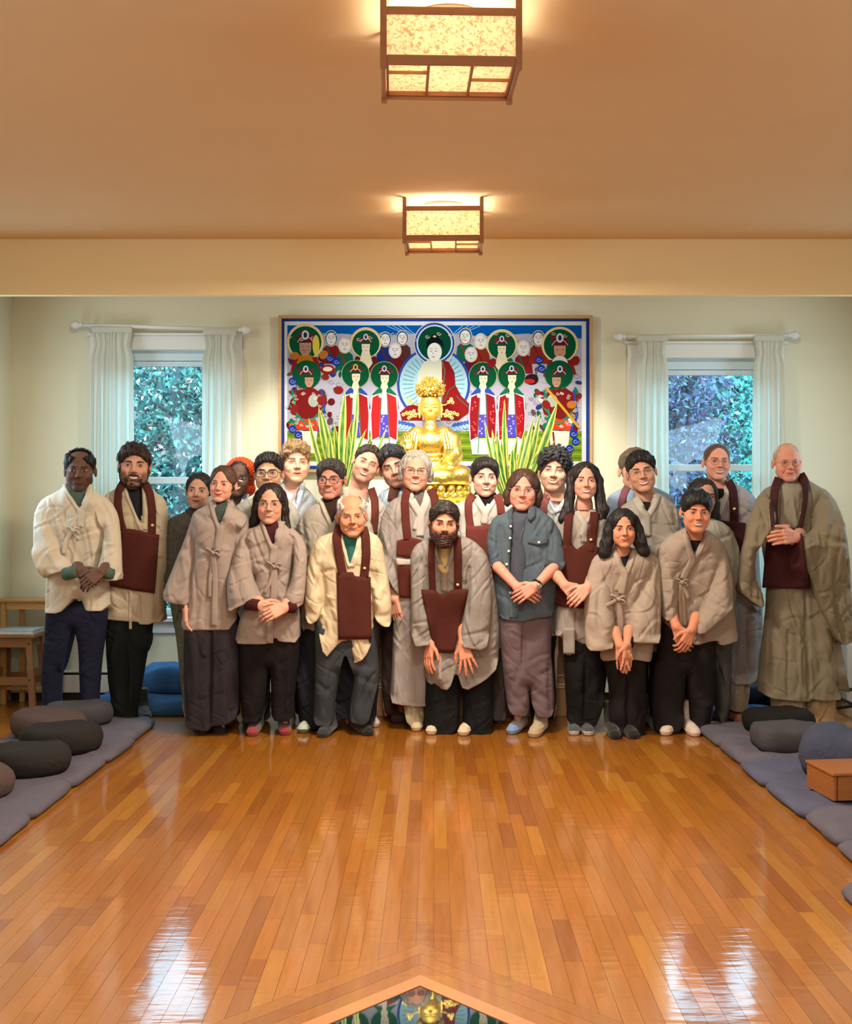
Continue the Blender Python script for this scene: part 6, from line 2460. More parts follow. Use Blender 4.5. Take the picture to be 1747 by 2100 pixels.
# --- 6: black-rimmed glasses
P = Person(X2, 7.20, 'man with black hair and thick black-rimmed square glasses in pale grey jacket', (735, 280, 262), (206, 148, 112), dict(k='short', line=.066, vol=.006, top=.009, seed=6, nape=-.05), rot=(2, 0, 2), haircol=(22, 20, 22), smile=.4,
           eyes=.0030, glasses=dict(c=(22, 20, 20), r=.0022, sq=.62, rx=.027, rz=.021), full=.05, nb=(735, 450, .04))
P.body()
P.garment('jacket', [([(660, 420), (640, 445), (560, 472), (512, 510), (505, 700), (540, 1300), (900, 1300), (950, 700), (940, 560), (900, 490), (840, 430), (810, 420)], JT, JR, 0)], (164, 162, 154), V=([(660, 380), (670, 430), (740, 560), (810, 430), (812, 380)], .01), seed=16,
          creases=[(850, 450, 900, 640, -.014, .014), (890, 480, 905, 700, -.012, .012)])
P.garment('trousers', [([(600, 1250), (610, 1500), (640, 1860), (735, 1860), (752, 1500), (770, 1860), (860, 1860), (880, 1250)], TT, TR, 0)], (72, 80, 76))
P.foot(870, 1925, (120, 118, 104), ang=10)
P.foot(590, 1945, (108, 100, 98), ang=-25)
# --- 7: blond
P = Person(X3, 7.32, 'young man with tousled blond hair in pale blue-white jacket under the picture frame corner', (80, 212, 268), (236, 180, 148), dict(k='wavy', line=.060, vol=.009, top=.022, seed=8, nape=-.04, flow='side', strands=900), rot=(16, 2, 0), haircol=(150, 122, 88), browcol=(110, 80, 54),
           browt=.0036, smile=.25, eyes=.0030, iris=(90, 90, 70), nb=(60, 390, .04), neck=.055)
P.body()
P.garment('jacket', [([(-10, 340), (-40, 400), (-110, 470), (-130, 700), (-100, 1300), (220, 1300), (260, 700), (235, 480), (170, 400), (120, 350)], JT, JR, 0)], (184, 192, 204), V=([(-5, 300), (0, 380), (80, 520), (112, 360), (112, 300)], .01), seed=17, creases=[(120, 400, 180, 640, -.010, .014)])
P.strip('lapel', [(122, 350), (110, 430), (70, 540)], 46, (180, 198, 226), .006)
P.strip('lapel', [(-8, 360), (20, 440), (75, 560)], 46, (196, 200, 206), .006)
P.garment('shirt', [([(-10, 400), (0, 520), (110, 520), (110, 400)], .08, .07, 0)], (196, 196, 196), solid=False)
P.garment('trousers', [([(-80, 1280), (-70, 1850), (20, 1850), (50, 1500), (80, 1850), (170, 1850), (190, 1280)], TT, TR, 0)], (40, 44, 54))
# --- 8: front woman, glasses, long dark hair
P = Person(X2, 6.93, 'woman with long wavy hair and thin glasses in taupe jacket, red-toed grey socks', (747, 480, 268), (216, 146, 116),
           dict(k='long', line=.075, vol=.006, arch=1.6, over_ears=1, seed=9, locks=[([(-.066, .02, .05), (-.078, .03, -.04), (-.085, .045, -.12), (-.115, .05, -.17), (-.15, .05, -.20)], [.024, .024, .030, .026, .018]),
                                                                    ([(.066, .02, .05), (.078, .02, -.04), (.083, .02, -.11), (.095, .00, -.17), (.125, .0, -.20)], [.022, .022, .024, .024, .016])]),
           rot=(3, 2, 2), fem=1, haircol=(38, 28, 26), smile=.8, teeth=.35, lips=(160, 80, 74), glasses=dict(c=(150, 130, 110), r=.0008, metal=.7), nb=(750, 650, .04), iris=(40, 28, 20))
P.body(hands=clasp(P, 768, 1190, -.235, (668, 1150, -.20), (838, 1165, -.20), al=.01), feet=[(P.w(630, 1950)[0], 6.9), (P.w(840, 1950)[0], 6.9)])
P.foot(622, 2010, (92, 90, 92), sole=((150, 60, 62), 'toe'))
P.foot(835, 2003, (92, 90, 92), sole=((150, 60, 62), 'toe'), ang=8)
P.garment('trousers', [([(545, 1280), (540, 1450), (548, 1700), (562, 1900), (690, 1905), (722, 1700), (742, 1530), (752, 1700), (752, 1890), (905, 1895), (905, 1700), (940, 1450), (938, 1280)], TT, TR, 0)], (26, 22, 24), seed=8, folds=(.003, .002))
shirt(P, [(690, 590), (640, 700), (768, 900), (880, 700), (820, 590)], (66, 26, 32), .0, .085, [((600, 1140, -.15), (672, 1150, -.20), .034), ((895, 1160, -.15), (835, 1165, -.20), .034)])
j = P.garment('jacket', [([(698, 585), (670, 625), (600, 655), (565, 720), (600, 850), (640, 1000), (560, 1190), (505, 1390), (715, 1394), (770, 1380), (775, 1358), (800, 1352), (812, 1376), (945, 1386), (940, 1180), (885, 1000), (905, 760), (905, 680), (840, 620), (815, 585)], JT, JR, 0),
                         ([(630, 635), (545, 685), (510, 800), (460, 1000), (470, 1150), (485, 1190), (560, 1150), (682, 1112), (650, 1020), (625, 900), (610, 760)], ST, SR, [(620, .02), (1100, -.11)]),
                         ([(870, 625), (955, 700), (990, 800), (975, 1050), (955, 1165), (845, 1132), (828, 1108), (878, 1000), (898, 850), (890, 740)], ST, SR, [(620, .02), (1100, -.11)])],
              TAUPE, V=([(700, 540), (700, 600), (768, 770), (816, 608), (815, 540)], .01), seed=18,
              creases=[(760, 900, 640, 860, -.010, .014), (765, 900, 700, 1120, -.010, .02), (780, 920, 860, 1100, -.012, .02), (610, 740, 660, 1040, -.016, .016), (895, 760, 880, 1040, -.016, .016), (800, 900, 880, 760, -.009, .02)])
lapels(P, j, [(700, 595), (730, 690), (770, 780), (760, 880)], [(818, 600), (800, 700), (775, 780), (745, 880)], TAUPE, 50)
P.knot(768, 898, TAUPE, [([(745, 1000), (705, 1070)], 24), ([(770, 1050), (745, 1240), (742, 1398)], 44)], j, 1.15)
# --- 9: grey-dark hair, round dark glasses
P = Person(X3, 7.08, 'man with parted dark greying hair and dark round glasses in light grey jacket', (316, 322, 262), (196, 124, 100), dict(k='short', line=.062, vol=.009, top=.008, side=-.035, strands=900, seed=10, nape=-.06, over_ears=0, win=.060), rot=(-6, 0, 2), haircol=(58, 54, 54),
           browcol=(50, 44, 42), smile=.8, teeth=.3, eyes=.0032, age=1, glasses=dict(c=(52, 20, 24), r=.0019, sq=.85, rx=.0255, rz=.0205), nb=(325, 500, .04), lips=(160, 84, 76))
P.body(feet=[(P.w(150, 1950)[0], 7.15), (P.w(420, 1950)[0], 7.15)])
P.foot(125, 1990, (190, 200, 190), ang=-12, sole=((96, 104, 70), 'sole'))
P.foot(595, 1950, (200, 190, 180), ang=20)
P.foot(25, 1955, (128, 122, 106), ang=5)
P.garment('trousers', [([(118, 1240), (95, 1420), (68, 1600), (92, 1800), (110, 1925), (215, 1945), (330, 1940), (400, 1860), (580, 1920), (620, 1850), (610, 1240)], .10, .08, 0)], (30, 32, 42), seed=9)
shirt(P, [(270, 440), (200, 560), (330, 720), (460, 560), (410, 440)], (52, 34, 32), .0, .085)
j = P.garment('jacket', [([(262, 440), (240, 475), (160, 520), (98, 590), (95, 700), (140, 820), (112, 1100), (118, 1312), (250, 1312), (560, 1312), (590, 900), (600, 700), (580, 610), (500, 520), (430, 470), (398, 440)], JT, JR, 0)],
              (164, 158, 148), V=([(255, 395), (258, 460), (324, 612), (385, 520), (398, 395)], .01), seed=19, creases=[(130, 560, 170, 800, -.014, .016), (480, 520, 560, 760, -.012, .02), (325, 610, 330, 900, .006, .01)])
lapels(P, j, [(252, 450), (285, 540), (330, 630), (330, 760)], [(402, 445), (390, 520), (345, 610), (310, 700)], (180, 176, 166), 50)
# --- 10: tilted smiling
P = Person(X3, 7.28, 'smiling man tilting his head to the right, short dark hair and bare long neck', (548, 222, 255), (228, 158, 132), dict(k='short', line=.076, vol=.003, top=.006, seed=11, nape=-.05), rot=(8, 22, 0), haircol=(50, 40, 38), stubble=.32, smile=1.0, teeth=.8,
           eyes=.0026, nb=(478, 440, .03), neck=.055)
P.body()
j = P.garment('jacket', [([(400, 385), (380, 430), (330, 520), (320, 1200), (660, 1200), (700, 600), (680, 500), (610, 440), (565, 390)], JT, JR, 0)], (178, 176, 174), V=([(400, 330), (398, 400), (470, 640), (560, 480), (560, 330)], .01), seed=20)
P.strip('lapel', [(405, 380), (430, 480), (480, 600)], 50, (188, 186, 182), .005)
P.strip('lapel', [(550, 400), (530, 500), (480, 620)], 46, (188, 186, 182), .005)
P.strip('bib_band', [(575, 385), (600, 460), (603, 560), (592, 680)], 48, (96, 48, 38), .012)
P.garment('trousers', [([(340, 1180), (350, 1850), (450, 1850), (490, 1500), (530, 1850), (620, 1850), (640, 1180)], TT, TR, 0)], (74, 54, 50))
# --- 11: leaning in behind, moustache
P = Person(X3, 7.34, 'man with messy black hair leaning in, face partly shaded, brown band over pale blue robe', (722, 238, 275), (206, 140, 118), dict(k='wavy', line=.066, vol=.008, top=.014, seed=12, nape=-.03), rot=(-2, -16, 6), haircol=(34, 36, 44), stubble=.4, smile=.0, teeth=.15,
           eyes=.0034, browt=.0046, browcol=(24, 22, 24), nb=(770, 430, .05))
P.body()
j = P.garment('jacket', [([(700, 380), (640, 410), (600, 470), (600, 1200), (980, 1200), (980, 480), (900, 400), (840, 380)], JT, JR, 0)], (166, 184, 206), seed=21)
P.strip('bib_band', [(745, 370), (722, 400), (712, 470)], 62, (78, 44, 38), .012)
P.garment('trousers', [([(640, 1180), (650, 1850), (740, 1850), (790, 1500), (840, 1850), (930, 1850), (940, 1180)], TT, TR, 0)], (74, 60, 58))
# --- 12: old man in front
P = Person(X3, 6.93, 'elderly balding man with white side hair, teal turtleneck and square brown bib', (450, 558, 272), (212, 132, 92), dict(k='short', line=.088, vol=.008, top=.0, bald=(.062, .120, .052), seed=13, nape=-.05, win=.058, amp=.003), rot=(6, -2, 4), haircol=(200, 196, 190),
           browcol=(150, 120, 96), age=1, smile=.7, eyes=.0026, nose=1.6, nb=(445, 715, .03), hdy=-.06, lips=(176, 96, 76), flush=.9, neck=.048)
P.body(feet=[(P.w(270, 1950)[0], 6.9), (P.w(500, 1950)[0], 6.9)])
P.foot(258, 2020, (44, 48, 54), ang=-10)
P.foot(555, 2008, (30, 28, 30), ang=26)
P.garment('trousers', [([(205, 1180), (208, 1400), (208, 1700), (195, 1915), (330, 1935), (345, 1750), (380, 1560), (412, 1450), (455, 1560), (470, 1620), (440, 1780), (430, 1900), (560, 1925), (600, 1750), (632, 1620), (620, 1400), (608, 1180)], TT, TR, 0)], (58, 62, 68), seed=10, folds=(.003, .005),
          creases=[(560, 1540, 480, 1480, -.012, .02), (300, 1700, 230, 1640, -.012, .02), (590, 1650, 500, 1600, -.010, .02)])
_s = P.garment('shirt', [([(388, 665), (378, 740), (400, 900), (500, 900), (512, 740), (500, 665)], .095, .07, [(660, -.02), (900, 0)])], (44, 108, 104), solid=False, folds=(0, 0), h=.006)
for _i in range(3):
    _mb = MB()
    _c = P.w(444, 690 + _i * 17, 0)
    _mb.tube([(_c[0] + (.060 + .002 * _i) * math.cos(t), 6.93 - .005 + (.066 + .003 * _i) * math.sin(t), _c[2]) for t in [k_ * 6.2832 / 24 for k_ in range(24)]], .0085, 6, closed=True)
    _mb.build('turtleneck_fold', fabric((44, 108, 104)), _s, True)
j = P.garment('jacket', [([(375, 640), (330, 668), (235, 705), (190, 780), (245, 960), (255, 1110), (222, 1240), (282, 1492), (360, 1400), (395, 1372), (425, 1375), (442, 1532), (540, 1490), (608, 1330), (600, 1110), (640, 960), (662, 780), (625, 700), (560, 665), (515, 640)], JT, JR, 0),
                         ([(265, 685), (190, 755), (150, 950), (138, 1190), (178, 1274), (240, 1240), (268, 1110), (275, 950), (282, 820)], ST, .06, [(700, .01), (1150, -.04)]),
                         ([(600, 690), (655, 780), (685, 950), (712, 1130), (708, 1284), (655, 1284), (600, 1230), (575, 1100), (585, 950), (575, 800)], ST, .06, [(700, .01), (1150, -.04)])],
              (206, 190, 160), V=([(388, 600), (392, 690), (440, 890), (505, 690), (500, 600)], .01), seed=22,
              creases=[(250, 1110, 350, 1250, -.016, .016), (260, 1090, 350, 1090, .012, .02), (265, 960, 290, 1300, -.02, .016), (240, 1120, 330, 1340, .012, .016), (590, 1110, 560, 1000, -.014, .016), (255, 930, 340, 910, -.014, .012), (300, 1300, 300, 1450, .008, .02), (470, 1400, 480, 1500, .01, .02)])
lapels(P, j, [(386, 670), (405, 780), (440, 900)], [(508, 660), (490, 780), (450, 900)], (214, 200, 172), 34)
rakusu(P, [(372, 628), (350, 700), (365, 820), (392, 950)], [(522, 640), (540, 700), (545, 820), (530, 970)], [(350, 936), (458, 932), (466, 960), (572, 965)], [(362, 1374), (435, 1374), (510, 1372), (580, 1370)], w=56, pin=(533, 908))
# --- 13: grey-haired with long robe
P = Person(X3, 7.10, 'tall man with light grey hair and square glasses in long grey robe, white sash', (868, 268, 268), (226, 150, 124), dict(k='smooth', line=.076, vol=.009, arch=1.8, win=.066, over_ears=1, seed=14, nape=-.075, strands=900, locks=[([(s_ * .066, .0, .055), (s_ * .080, .004, .0), (s_ * .078, .02, -.045)], [.016, .016, .014]) for s_ in (-1, 1)]), rot=(2, 4, 0), haircol=(168, 164, 156),
           browcol=(170, 130, 100), age=1, smile=1.0, teeth=.6, eyes=.0026, glasses=dict(c=(50, 30, 34), r=.0014, sq=.6, rx=.026, rz=.0185), nb=(870, 455, .04))
_hw = P.w(728, 1110, -.06)
P.body(hands=[dict(w=_hw, d=(.15, -.1, -1), n=(.6, .7, 0), side=-1, curl=.3, spread=.06, s=1.05, arm=_hw + np.array((-.01, .05, .09)))], feet=[(P.w(845, 1950)[0], 7.1), (P.w(885, 1950)[0], 7.1)])
P.foot(872, 1977, (206, 190, 160), ang=0)
P.foot(742, 1918, (96, 80, 84), ang=-20)
P.garment('trousers', [([(770, 1700), (785, 1800), (815, 1925), (920, 1930), (935, 1700)], .08, .07, 0)], (178, 168, 140))
shirt(P, [(820, 400), (770, 560), (900, 660), (1000, 560), (940, 400)], (104, 92, 92), .0, .085)
j = P.garment('robe', [([(812, 392), (780, 430), (705, 465), (650, 545), (655, 700), (700, 950), (725, 1100), (712, 1500), (695, 1772), (800, 1788), (930, 1796), (960, 1780), (1090, 1750), (1100, 1100), (1100, 560), (1060, 480), (985, 430), (955, 392)], JT, JR, 0),
                       ([(720, 470), (645, 550), (625, 680), (650, 850), (700, 1000), (762, 1092), (758, 985), (728, 880), (722, 700), (735, 560)], ST, .06, [(480, .01), (1100, -.05)])],
              (156, 149, 147), V=([(812, 350), (818, 410), (900, 535), (950, 420), (955, 350)], .01), seed=23, creases=[(730, 560, 735, 900, -.016, .012), (790, 1150, 775, 1780, -.014, .02), (850, 1150, 860, 1790, -.012, .02), (905, 1150, 920, 1790, .010, .02), (740, 1200, 720, 1760, .01, .02)])
lapels(P, j, [(815, 405), (850, 480), (900, 560), (895, 700)], [(952, 400), (935, 480), (900, 560), (870, 660)], (190, 184, 180), 50)
P.panel('sash', [(738, 842), (800, 850), (900, 850)], [(742, 888), (800, 888), (900, 888)], (190, 182, 176), nv=4, off=.018)
rakusu(P, [(812, 385), (795, 470), (802, 600), (815, 725)], [(962, 390), (990, 440), (1000, 600)], [(745, 728), (790, 715), (840, 708), (905, 722)], [(742, 828), (800, 838), (850, 842), (905, 842)], w=52, nv=6, rgb=(92, 42, 36))
P.panel('bib', [(745, 892), (800, 888), (850, 888), (905, 888)], [(762, 1096), (810, 1102), (860, 1102), (905, 1102)], (88, 40, 34), off=.012, smooth=4)
# --- 14: bowing bearded man
P = Person(X4, 6.98, 'bearded man bending forward with hands on his knees, brown bib over grey jacket', (288, 600, 268), (222, 132, 98), dict(k='curly', line=.064, vol=.005, top=.006, seed=15, nape=-.05, amp=.003), rot=(4, 3, 8), haircol=(46, 38, 36), beard=dict(t=.012, amp=.0010), beardcol=(58, 34, 26),
           browcol=(32, 22, 18), browt=.0044, stubble=.6, smile=.7, teeth=.15, eyes=.0034, hdy=-.24, nb=(300, 740, -.12), neck=.055)
_l, _r = P.w(197, 1395, -.14), P.w(412, 1400, -.17)
P.body(hands=[dict(w=_l, d=(-.12, -.25, -1), n=(.75, .6, .1), side=1, curl=.22, spread=.10, s=1.02, arm=_l + np.array((-.005, .06, .08))),
              dict(w=_r, d=(.22, -.25, -1), n=(0, 1, -.3), side=-1, curl=.16, spread=.22, s=1.05, arm=_r + np.array((.005, .06, .08)))],
       feet=[(P.w(250, 1950)[0], 6.98), (P.w(500, 1950)[0], 6.98)], spine=P.w(330, 1250, .08))
P.foot(205, 2000, (214, 196, 170), ang=-22)
P.foot(415, 2007, (214, 196, 170), ang=-16)
P.garment('trousers', [([(170, 1500), (165, 1700), (162, 1960), (250, 1990), (345, 1980), (392, 1900), (388, 1720), (385, 1560), (420, 1600), (412, 1800), (405, 1960), (490, 2000), (580, 2002), (612, 1930), (605, 1700), (600, 1500)], TT, .08, 0)], (24, 24, 26), seed=11, folds=(.004, .002))
shirt(P, [(240, 720), (220, 860), (290, 960), (370, 860), (350, 720)], (206, 184, 128), -.13, .056)
j = P.garment('jacket', [([(215, 698), (170, 715), (100, 755), (65, 830), (85, 1100), (150, 1300), (165, 1640), (213, 1662), (222, 1712), (250, 1702), (252, 1685), (320, 1692), (365, 1560), (413, 1702), (555, 1625), (640, 1540), (652, 1250), (608, 950), (560, 800), (480, 725), (400, 692), (350, 690)], JT, JR, [(700, -.13), (1200, .0), (1700, -.03)]),
                         ([(130, 735), (66, 810), (72, 1000), (73, 1412), (215, 1404), (208, 1250), (185, 1100), (180, 900)], ST, SR, [(740, -.13), (1400, -.12)]),
                         ([(420, 715), (520, 765), (580, 860), (604, 1100), (590, 1300), (560, 1440), (380, 1414), (420, 1200), (440, 1000), (425, 850)], ST, SR, [(740, -.13), (1400, -.14)])],
              GREY, V=([(235, 660), (240, 770), (262, 840), (296, 900), (330, 790), (345, 660)], -.10), seed=24,
              creases=[(175, 900, 170, 1180, -.02, .016), (445, 900, 430, 1200, -.02, .016), (290, 900, 285, 1080, .005, .012), (470, 800, 560, 1100, -.010, .02), (110, 850, 120, 1300, -.008, .02), (450, 1450, 520, 1600, -.008, .03)])
lapels(P, j, [(228, 745), (250, 830), (292, 920), (290, 1060)], [(350, 740), (335, 830), (300, 910), (280, 1000)], (150, 140, 134), 40)
P.strip('tie_tail', [(262, 1455), (262, 1580), (262, 1640)], 20, (176, 162, 152), parent=j)
rakusu(P, [(212, 722), (205, 800), (208, 920), (215, 1060)], [(372, 705), (378, 800), (378, 920), (378, 1060)], [(140, 1046), (235, 1050), (265, 1086), (345, 1048), (447, 1044)], [(228, 1456), (262, 1458), (295, 1460), (325, 1460), (352, 1458)], w=44, wr=52, pin=(377, 1016), off=.016)
# --- 15: dark bangs and turtleneck
P = Person(X4, 7.28, 'woman with dark fringe and black turtleneck, brown bib over white robe', (553, 310, 262), (232, 168, 146), dict(k='fringe', line=.058, vol=.008, top=.004, seed=16, nape=-.05, win=.057, side=-.03), rot=(4, 2, 0), fem=1, haircol=(34, 28, 32), smile=1.0, teeth=.8,
           lips=(150, 78, 80), eyes=.0046, nb=(556, 470, .04), iris=(40, 30, 24))
P.body(feet=[(P.w(500, 1900)[0], 7.35), (P.w(640, 1900)[0], 7.35)])
P.foot(655, 1925, (132, 128, 134))
_s = P.garment('shirt', [([(500, 420), (480, 500), (555, 700), (640, 500), (618, 420)], .085, .07, 0)], (30, 24, 30), solid=False, folds=(0, 0))
_mb = MB()
_c = P.w(558, 428, 0)
_mb.tube([(_c[0] + .054 * math.cos(t), P.D + .02 + .058 * math.sin(t), _c[2]) for t in [k_ * 6.2832 / 24 for k_ in range(24)]], .020, 8, closed=True)
_mb.build('turtleneck_fold', fabric((30, 24, 30)), _s, True)
j = P.garment('jacket', [([(485, 425), (440, 450), (380, 488), (350, 560), (360, 1000), (400, 1400), (560, 1450), (700, 1400), (740, 1000), (760, 560), (735, 490), (660, 450), (630, 425)], JT, JR, 0)], (196, 194, 192), V=([(485, 380), (495, 440), (555, 530), (622, 440), (628, 380)], .01), seed=25,
              creases=[(430, 470, 420, 700, -.010, .012)])
lapels(P, j, [(488, 432), (515, 480), (556, 545), (550, 620)], [(628, 435), (600, 480), (562, 540), (545, 610)], (206, 204, 196), 44)
rakusu(P, [(480, 425), (446, 470), (448, 560), (462, 650)], [(632, 425), (655, 480), (662, 560)], [(430, 625), (480, 634), (540, 628), (660, 600)], [(425, 1000), (480, 1000), (560, 1000), (660, 1000)], w=50, rgb=(112, 54, 50))
P.garment('trousers', [([(440, 1300), (430, 1600), (450, 1880), (540, 1880), (560, 1500), (590, 1890), (700, 1890), (690, 1600), (680, 1300)], TT, TR, 0)], (98, 88, 90))
# --- 16: denim shirt
P = Person(X4, 6.98, 'person with clear glasses in open denim shirt and mauve sweatpants, watch on wrist', (806, 390, 268), (226, 140, 116),
           dict(k='smooth', line=.078, vol=.010, arch=1.45, seed=17, nape=-.075, over_ears=1, win=.060, locks=[([(s_ * .072, .01, .04), (s_ * .084, .01, -.03), (s_ * .080, .01, -.085)], [.020, .022, .020]) for s_ in (-1, 1)]),
           rot=(-7, 4, 2), haircol=(74, 52, 42), smile=.7, teeth=.2, glasses=dict(c=(196, 176, 160), r=.0010, sq=.9), nb=(795, 545, .03), neck=.048, lips=(180, 84, 80), full=.06, flush=.9)
_wl, _wr = P.w(762, 1030, -.17), P.w(885, 1022, -.17)
P.body(hands=[dict(w=_wl, d=(.75, -.2, -.35), n=(0, 1, -.2), side=1, curl=.45, spread=.05, arm=P.w(640, 900, -.09)),
              dict(w=_wr + np.array((0, -.03, 0)), d=(-.8, -.1, -.45), n=(0, 1, -.2), side=-1, curl=.4, spread=.07, arm=P.w(1000, 905, -.09))],
       feet=[(P.w(770, 1950)[0], 6.95), (P.w(930, 1950)[0], 6.95)])
P.foot(735, 1998, (176, 164, 150), sole=((120, 150, 200), 'toe'), ang=-22)
P.foot(880, 2018, (178, 158, 130), ang=-18, w=1.05)
P.garment('trousers', [([(652, 1160), (652, 1350), (668, 1550), (695, 1780), (712, 1840), (760, 1862), (840, 1860), (848, 1800), (838, 1650), (860, 1800), (892, 1866), (980, 1872), (1012, 1805), (1000, 1600), (985, 1450), (1000, 1160)], TT, .085, 0)], (104, 88, 94), seed=12, folds=(.002, .005),
          creases=[(800, 1260, 800, 1560, -.02, .012), (900, 1600, 980, 1560, -.01, .02), (880, 1700, 960, 1760, -.012, .02), (720, 1700, 800, 1800, -.01, .02)])
shirt(P, [(738, 530), (700, 600), (690, 900), (700, 1180), (800, 1180), (860, 900), (860, 600), (850, 530)], (74, 78, 92), .0, .108)
DEN = (84, 98, 110)
j = P.garment('denim_shirt', [([(740, 500), (700, 535), (640, 565), (600, 620), (600, 900), (625, 1100), (648, 1232), (740, 1242), (790, 1248), (880, 1225), (1002, 1212), (1022, 1000), (1030, 800), (1030, 640), (990, 580), (910, 520), (870, 490)], JT, JR, 0),
                              ([(650, 545), (590, 605), (560, 730), (578, 850), (592, 905), (665, 862), (680, 780), (675, 650)], .07, .06, [(540, .01), (900, -.03)]),
                              ([(985, 575), (1055, 680), (1082, 850), (1065, 900), (1045, 925), (955, 880), (945, 850), (960, 760), (955, 640)], .07, .06, [(540, .01), (900, -.03)])],
              DEN, V=([(742, 460), (735, 560), (728, 700), (716, 850), (708, 1010), (722, 1020), (762, 985), (765, 850), (775, 700), (832, 572), (850, 460)], .0), seed=26,
              creases=[(660, 640, 650, 860, -.016, .014), (960, 640, 960, 860, -.016, .014), (720, 1020, 720, 1240, -.014, .008), (900, 800, 880, 1200, .008, .02)])
for q, n_ in (([(742, 520), (718, 560), (735, 610), (728, 640)], 'collar'), ([(866, 505), (872, 560), (838, 590)], 'collar')):
    P.strip(n_, q, 38, (74, 84, 94), .010, .006, j, m=4)
P.strip('placket', [(742, 600), (722, 720), (706, 860), (722, 1080), (728, 1235)], 26, (78, 92, 104), .006, .004, j, m=3)
P.strip('placket', [(800, 620), (780, 720), (768, 860), (768, 1000), (760, 1235)], 26, (78, 92, 104), .006, .004, j, m=3)
for x_, y_ in ((723, 635), (720, 712), (710, 797), (697, 883), (720, 1068)):
    P.button('button', x_, y_, 9, (222, 220, 212), .014, j)
P.panel('pocket_flap', [(832, 705), (898, 702), (965, 708)], [(835, 742), (898, 760), (965, 748)], (78, 90, 100), nv=5, off=.010, parent=j)
P.button('button', 908, 740, 9, (222, 220, 212), .020, j)
P.strip('cuff', [(588, 888), (625, 868), (668, 852)], 44, (74, 86, 96), .012, .01, j, m=4)
P.strip('cuff', [(950, 868), (1000, 884), (1062, 918)], 44, (66, 74, 78), .012, .01, j, m=4)
_mb = MB()
_a = Vector(_wr + np.array((.002, -.03, .004)))
_ax = (Vector(P.w(1000, 905, -.09)) - _a).normalized()
_a = _a + _ax * .012
_u = _ax.cross(Vector((0, 1, 0))).normalized()
_w = _ax.cross(_u)
_mb.tube([_a + (_u * math.cos(t) + _w * math.sin(t)) * .031 for t in [k_ * 6.2832 / 20 for k_ in range(20)]], .007, 6, closed=True)
_mb.build('watch_strap', plain((20, 20, 22), .4), P.root, True)
_mb = MB()
_c = _a + Vector((.008, -.034, -.01))
_mb.lathe(_c.x, _c.z, [(.012, 0), (.018, .001), (.018, .009), (.014, .011)], 20)
_mb.v = [(x, _c.y + .011 - z, y) for x, y, z in _mb.v]
_mb.build('watch_face', plain((150, 146, 140), .2, .6), P.root, True)
# --- 17: curly hair at the back
P = Person(X5, 7.24, 'grinning man with big curly black hair, dusty rose bands over white robe', (116, 265, 275), (238, 176, 148), dict(k='curly', line=.056, vol=.013, top=.024, seed=18, nape=-.05, win=.058, amp=.0055), rot=(-8, 4, 0), haircol=(44, 44, 50), smile=1.0, teeth=1.0,
           eyes=.0026, browt=.0040, stubble=.3, nb=(128, 440, .03), neck=.056)
P.body(feet=[(P.w(20, 1900)[0], 7.38), (P.w(110, 1900)[0], 7.38)])
P.foot(40, 1890, (84, 130, 190), ang=-10)
P.garment('shirt', [([(60, 500), (70, 640), (190, 640), (200, 500)], .08, .07, 0)], (40, 42, 52), solid=False)
j = P.garment('jacket', [([(70, 420), (20, 455), (-30, 500), (-60, 600), (-40, 1340), (190, 1340), (260, 600), (240, 500), (190, 430), (185, 420)], JT, JR, 0)], (194, 200, 206), V=([(70, 380), (74, 430), (125, 530), (190, 440), (190, 380)], .01), seed=27)
P.strip('lapel', [(76, 425), (105, 480), (140, 545)], 44, (178, 190, 204), .006)
P.strip('bib_band', [(72, 425), (48, 480), (45, 560)], 50, (150, 92, 92), .013)
P.garment('trousers', [([(-60, 1300), (-50, 1880), (40, 1880), (55, 1600), (70, 1880), (110, 1895), (132, 1750), (118, 1500), (140, 1300)], TT, TR, 0)], (30, 32, 42))
# --- 18: long straight dark hair, bib
P = Person(X5, 7.02, 'smiling woman with long straight black hair, brown bib over grey jacket, grey slippers', (315, 332, 250), (222, 150, 124),
           dict(k='long', line=.080, vol=.007, over_ears=1, seed=19, win=.060, arch=1.5, locks=[([(s_ * .060, .0, .06), (s_ * .080, .0, .0), (s_ * .088, -.01, -.10), (s_ * .10, -.03, -.19), (s_ * (.13 if s_ < 0 else .085), -.05, -.245)], [.026, .026, .030, .036, .028]) for s_ in (-1, 1)]),
           rot=(-2, 0, 0), fem=1, haircol=(30, 24, 26), smile=.95, teeth=.85, ears_hidden=1, lips=(170, 90, 84), nb=(310, 500, .03), eyes=.0040)
P.body(hands=clasp(P, 262, 1090, -.23, (185, 1020, -.20), (330, 1035, -.20)), feet=[(P.w(250, 1950)[0], 7.0), (P.w(340, 1950)[0], 7.0)])
P.foot(250, 2003, (70, 76, 84), sole=((196, 196, 196), 'sole'), ang=-8, name='slipper')
P.foot(345, 2005, (66, 70, 76), sole=((196, 196, 196), 'sole'), ang=4, name='slipper')
P.garment('trousers', [([(178, 1350), (178, 1500), (188, 1700), (200, 1890), (235, 1930), (300, 1915), (370, 1930), (400, 1860), (440, 1740), (462, 1600), (440, 1350)], .095, .085, 0)], (20, 18, 20), seed=14, creases=[(310, 1480, 300, 1900, -.022, .014)])
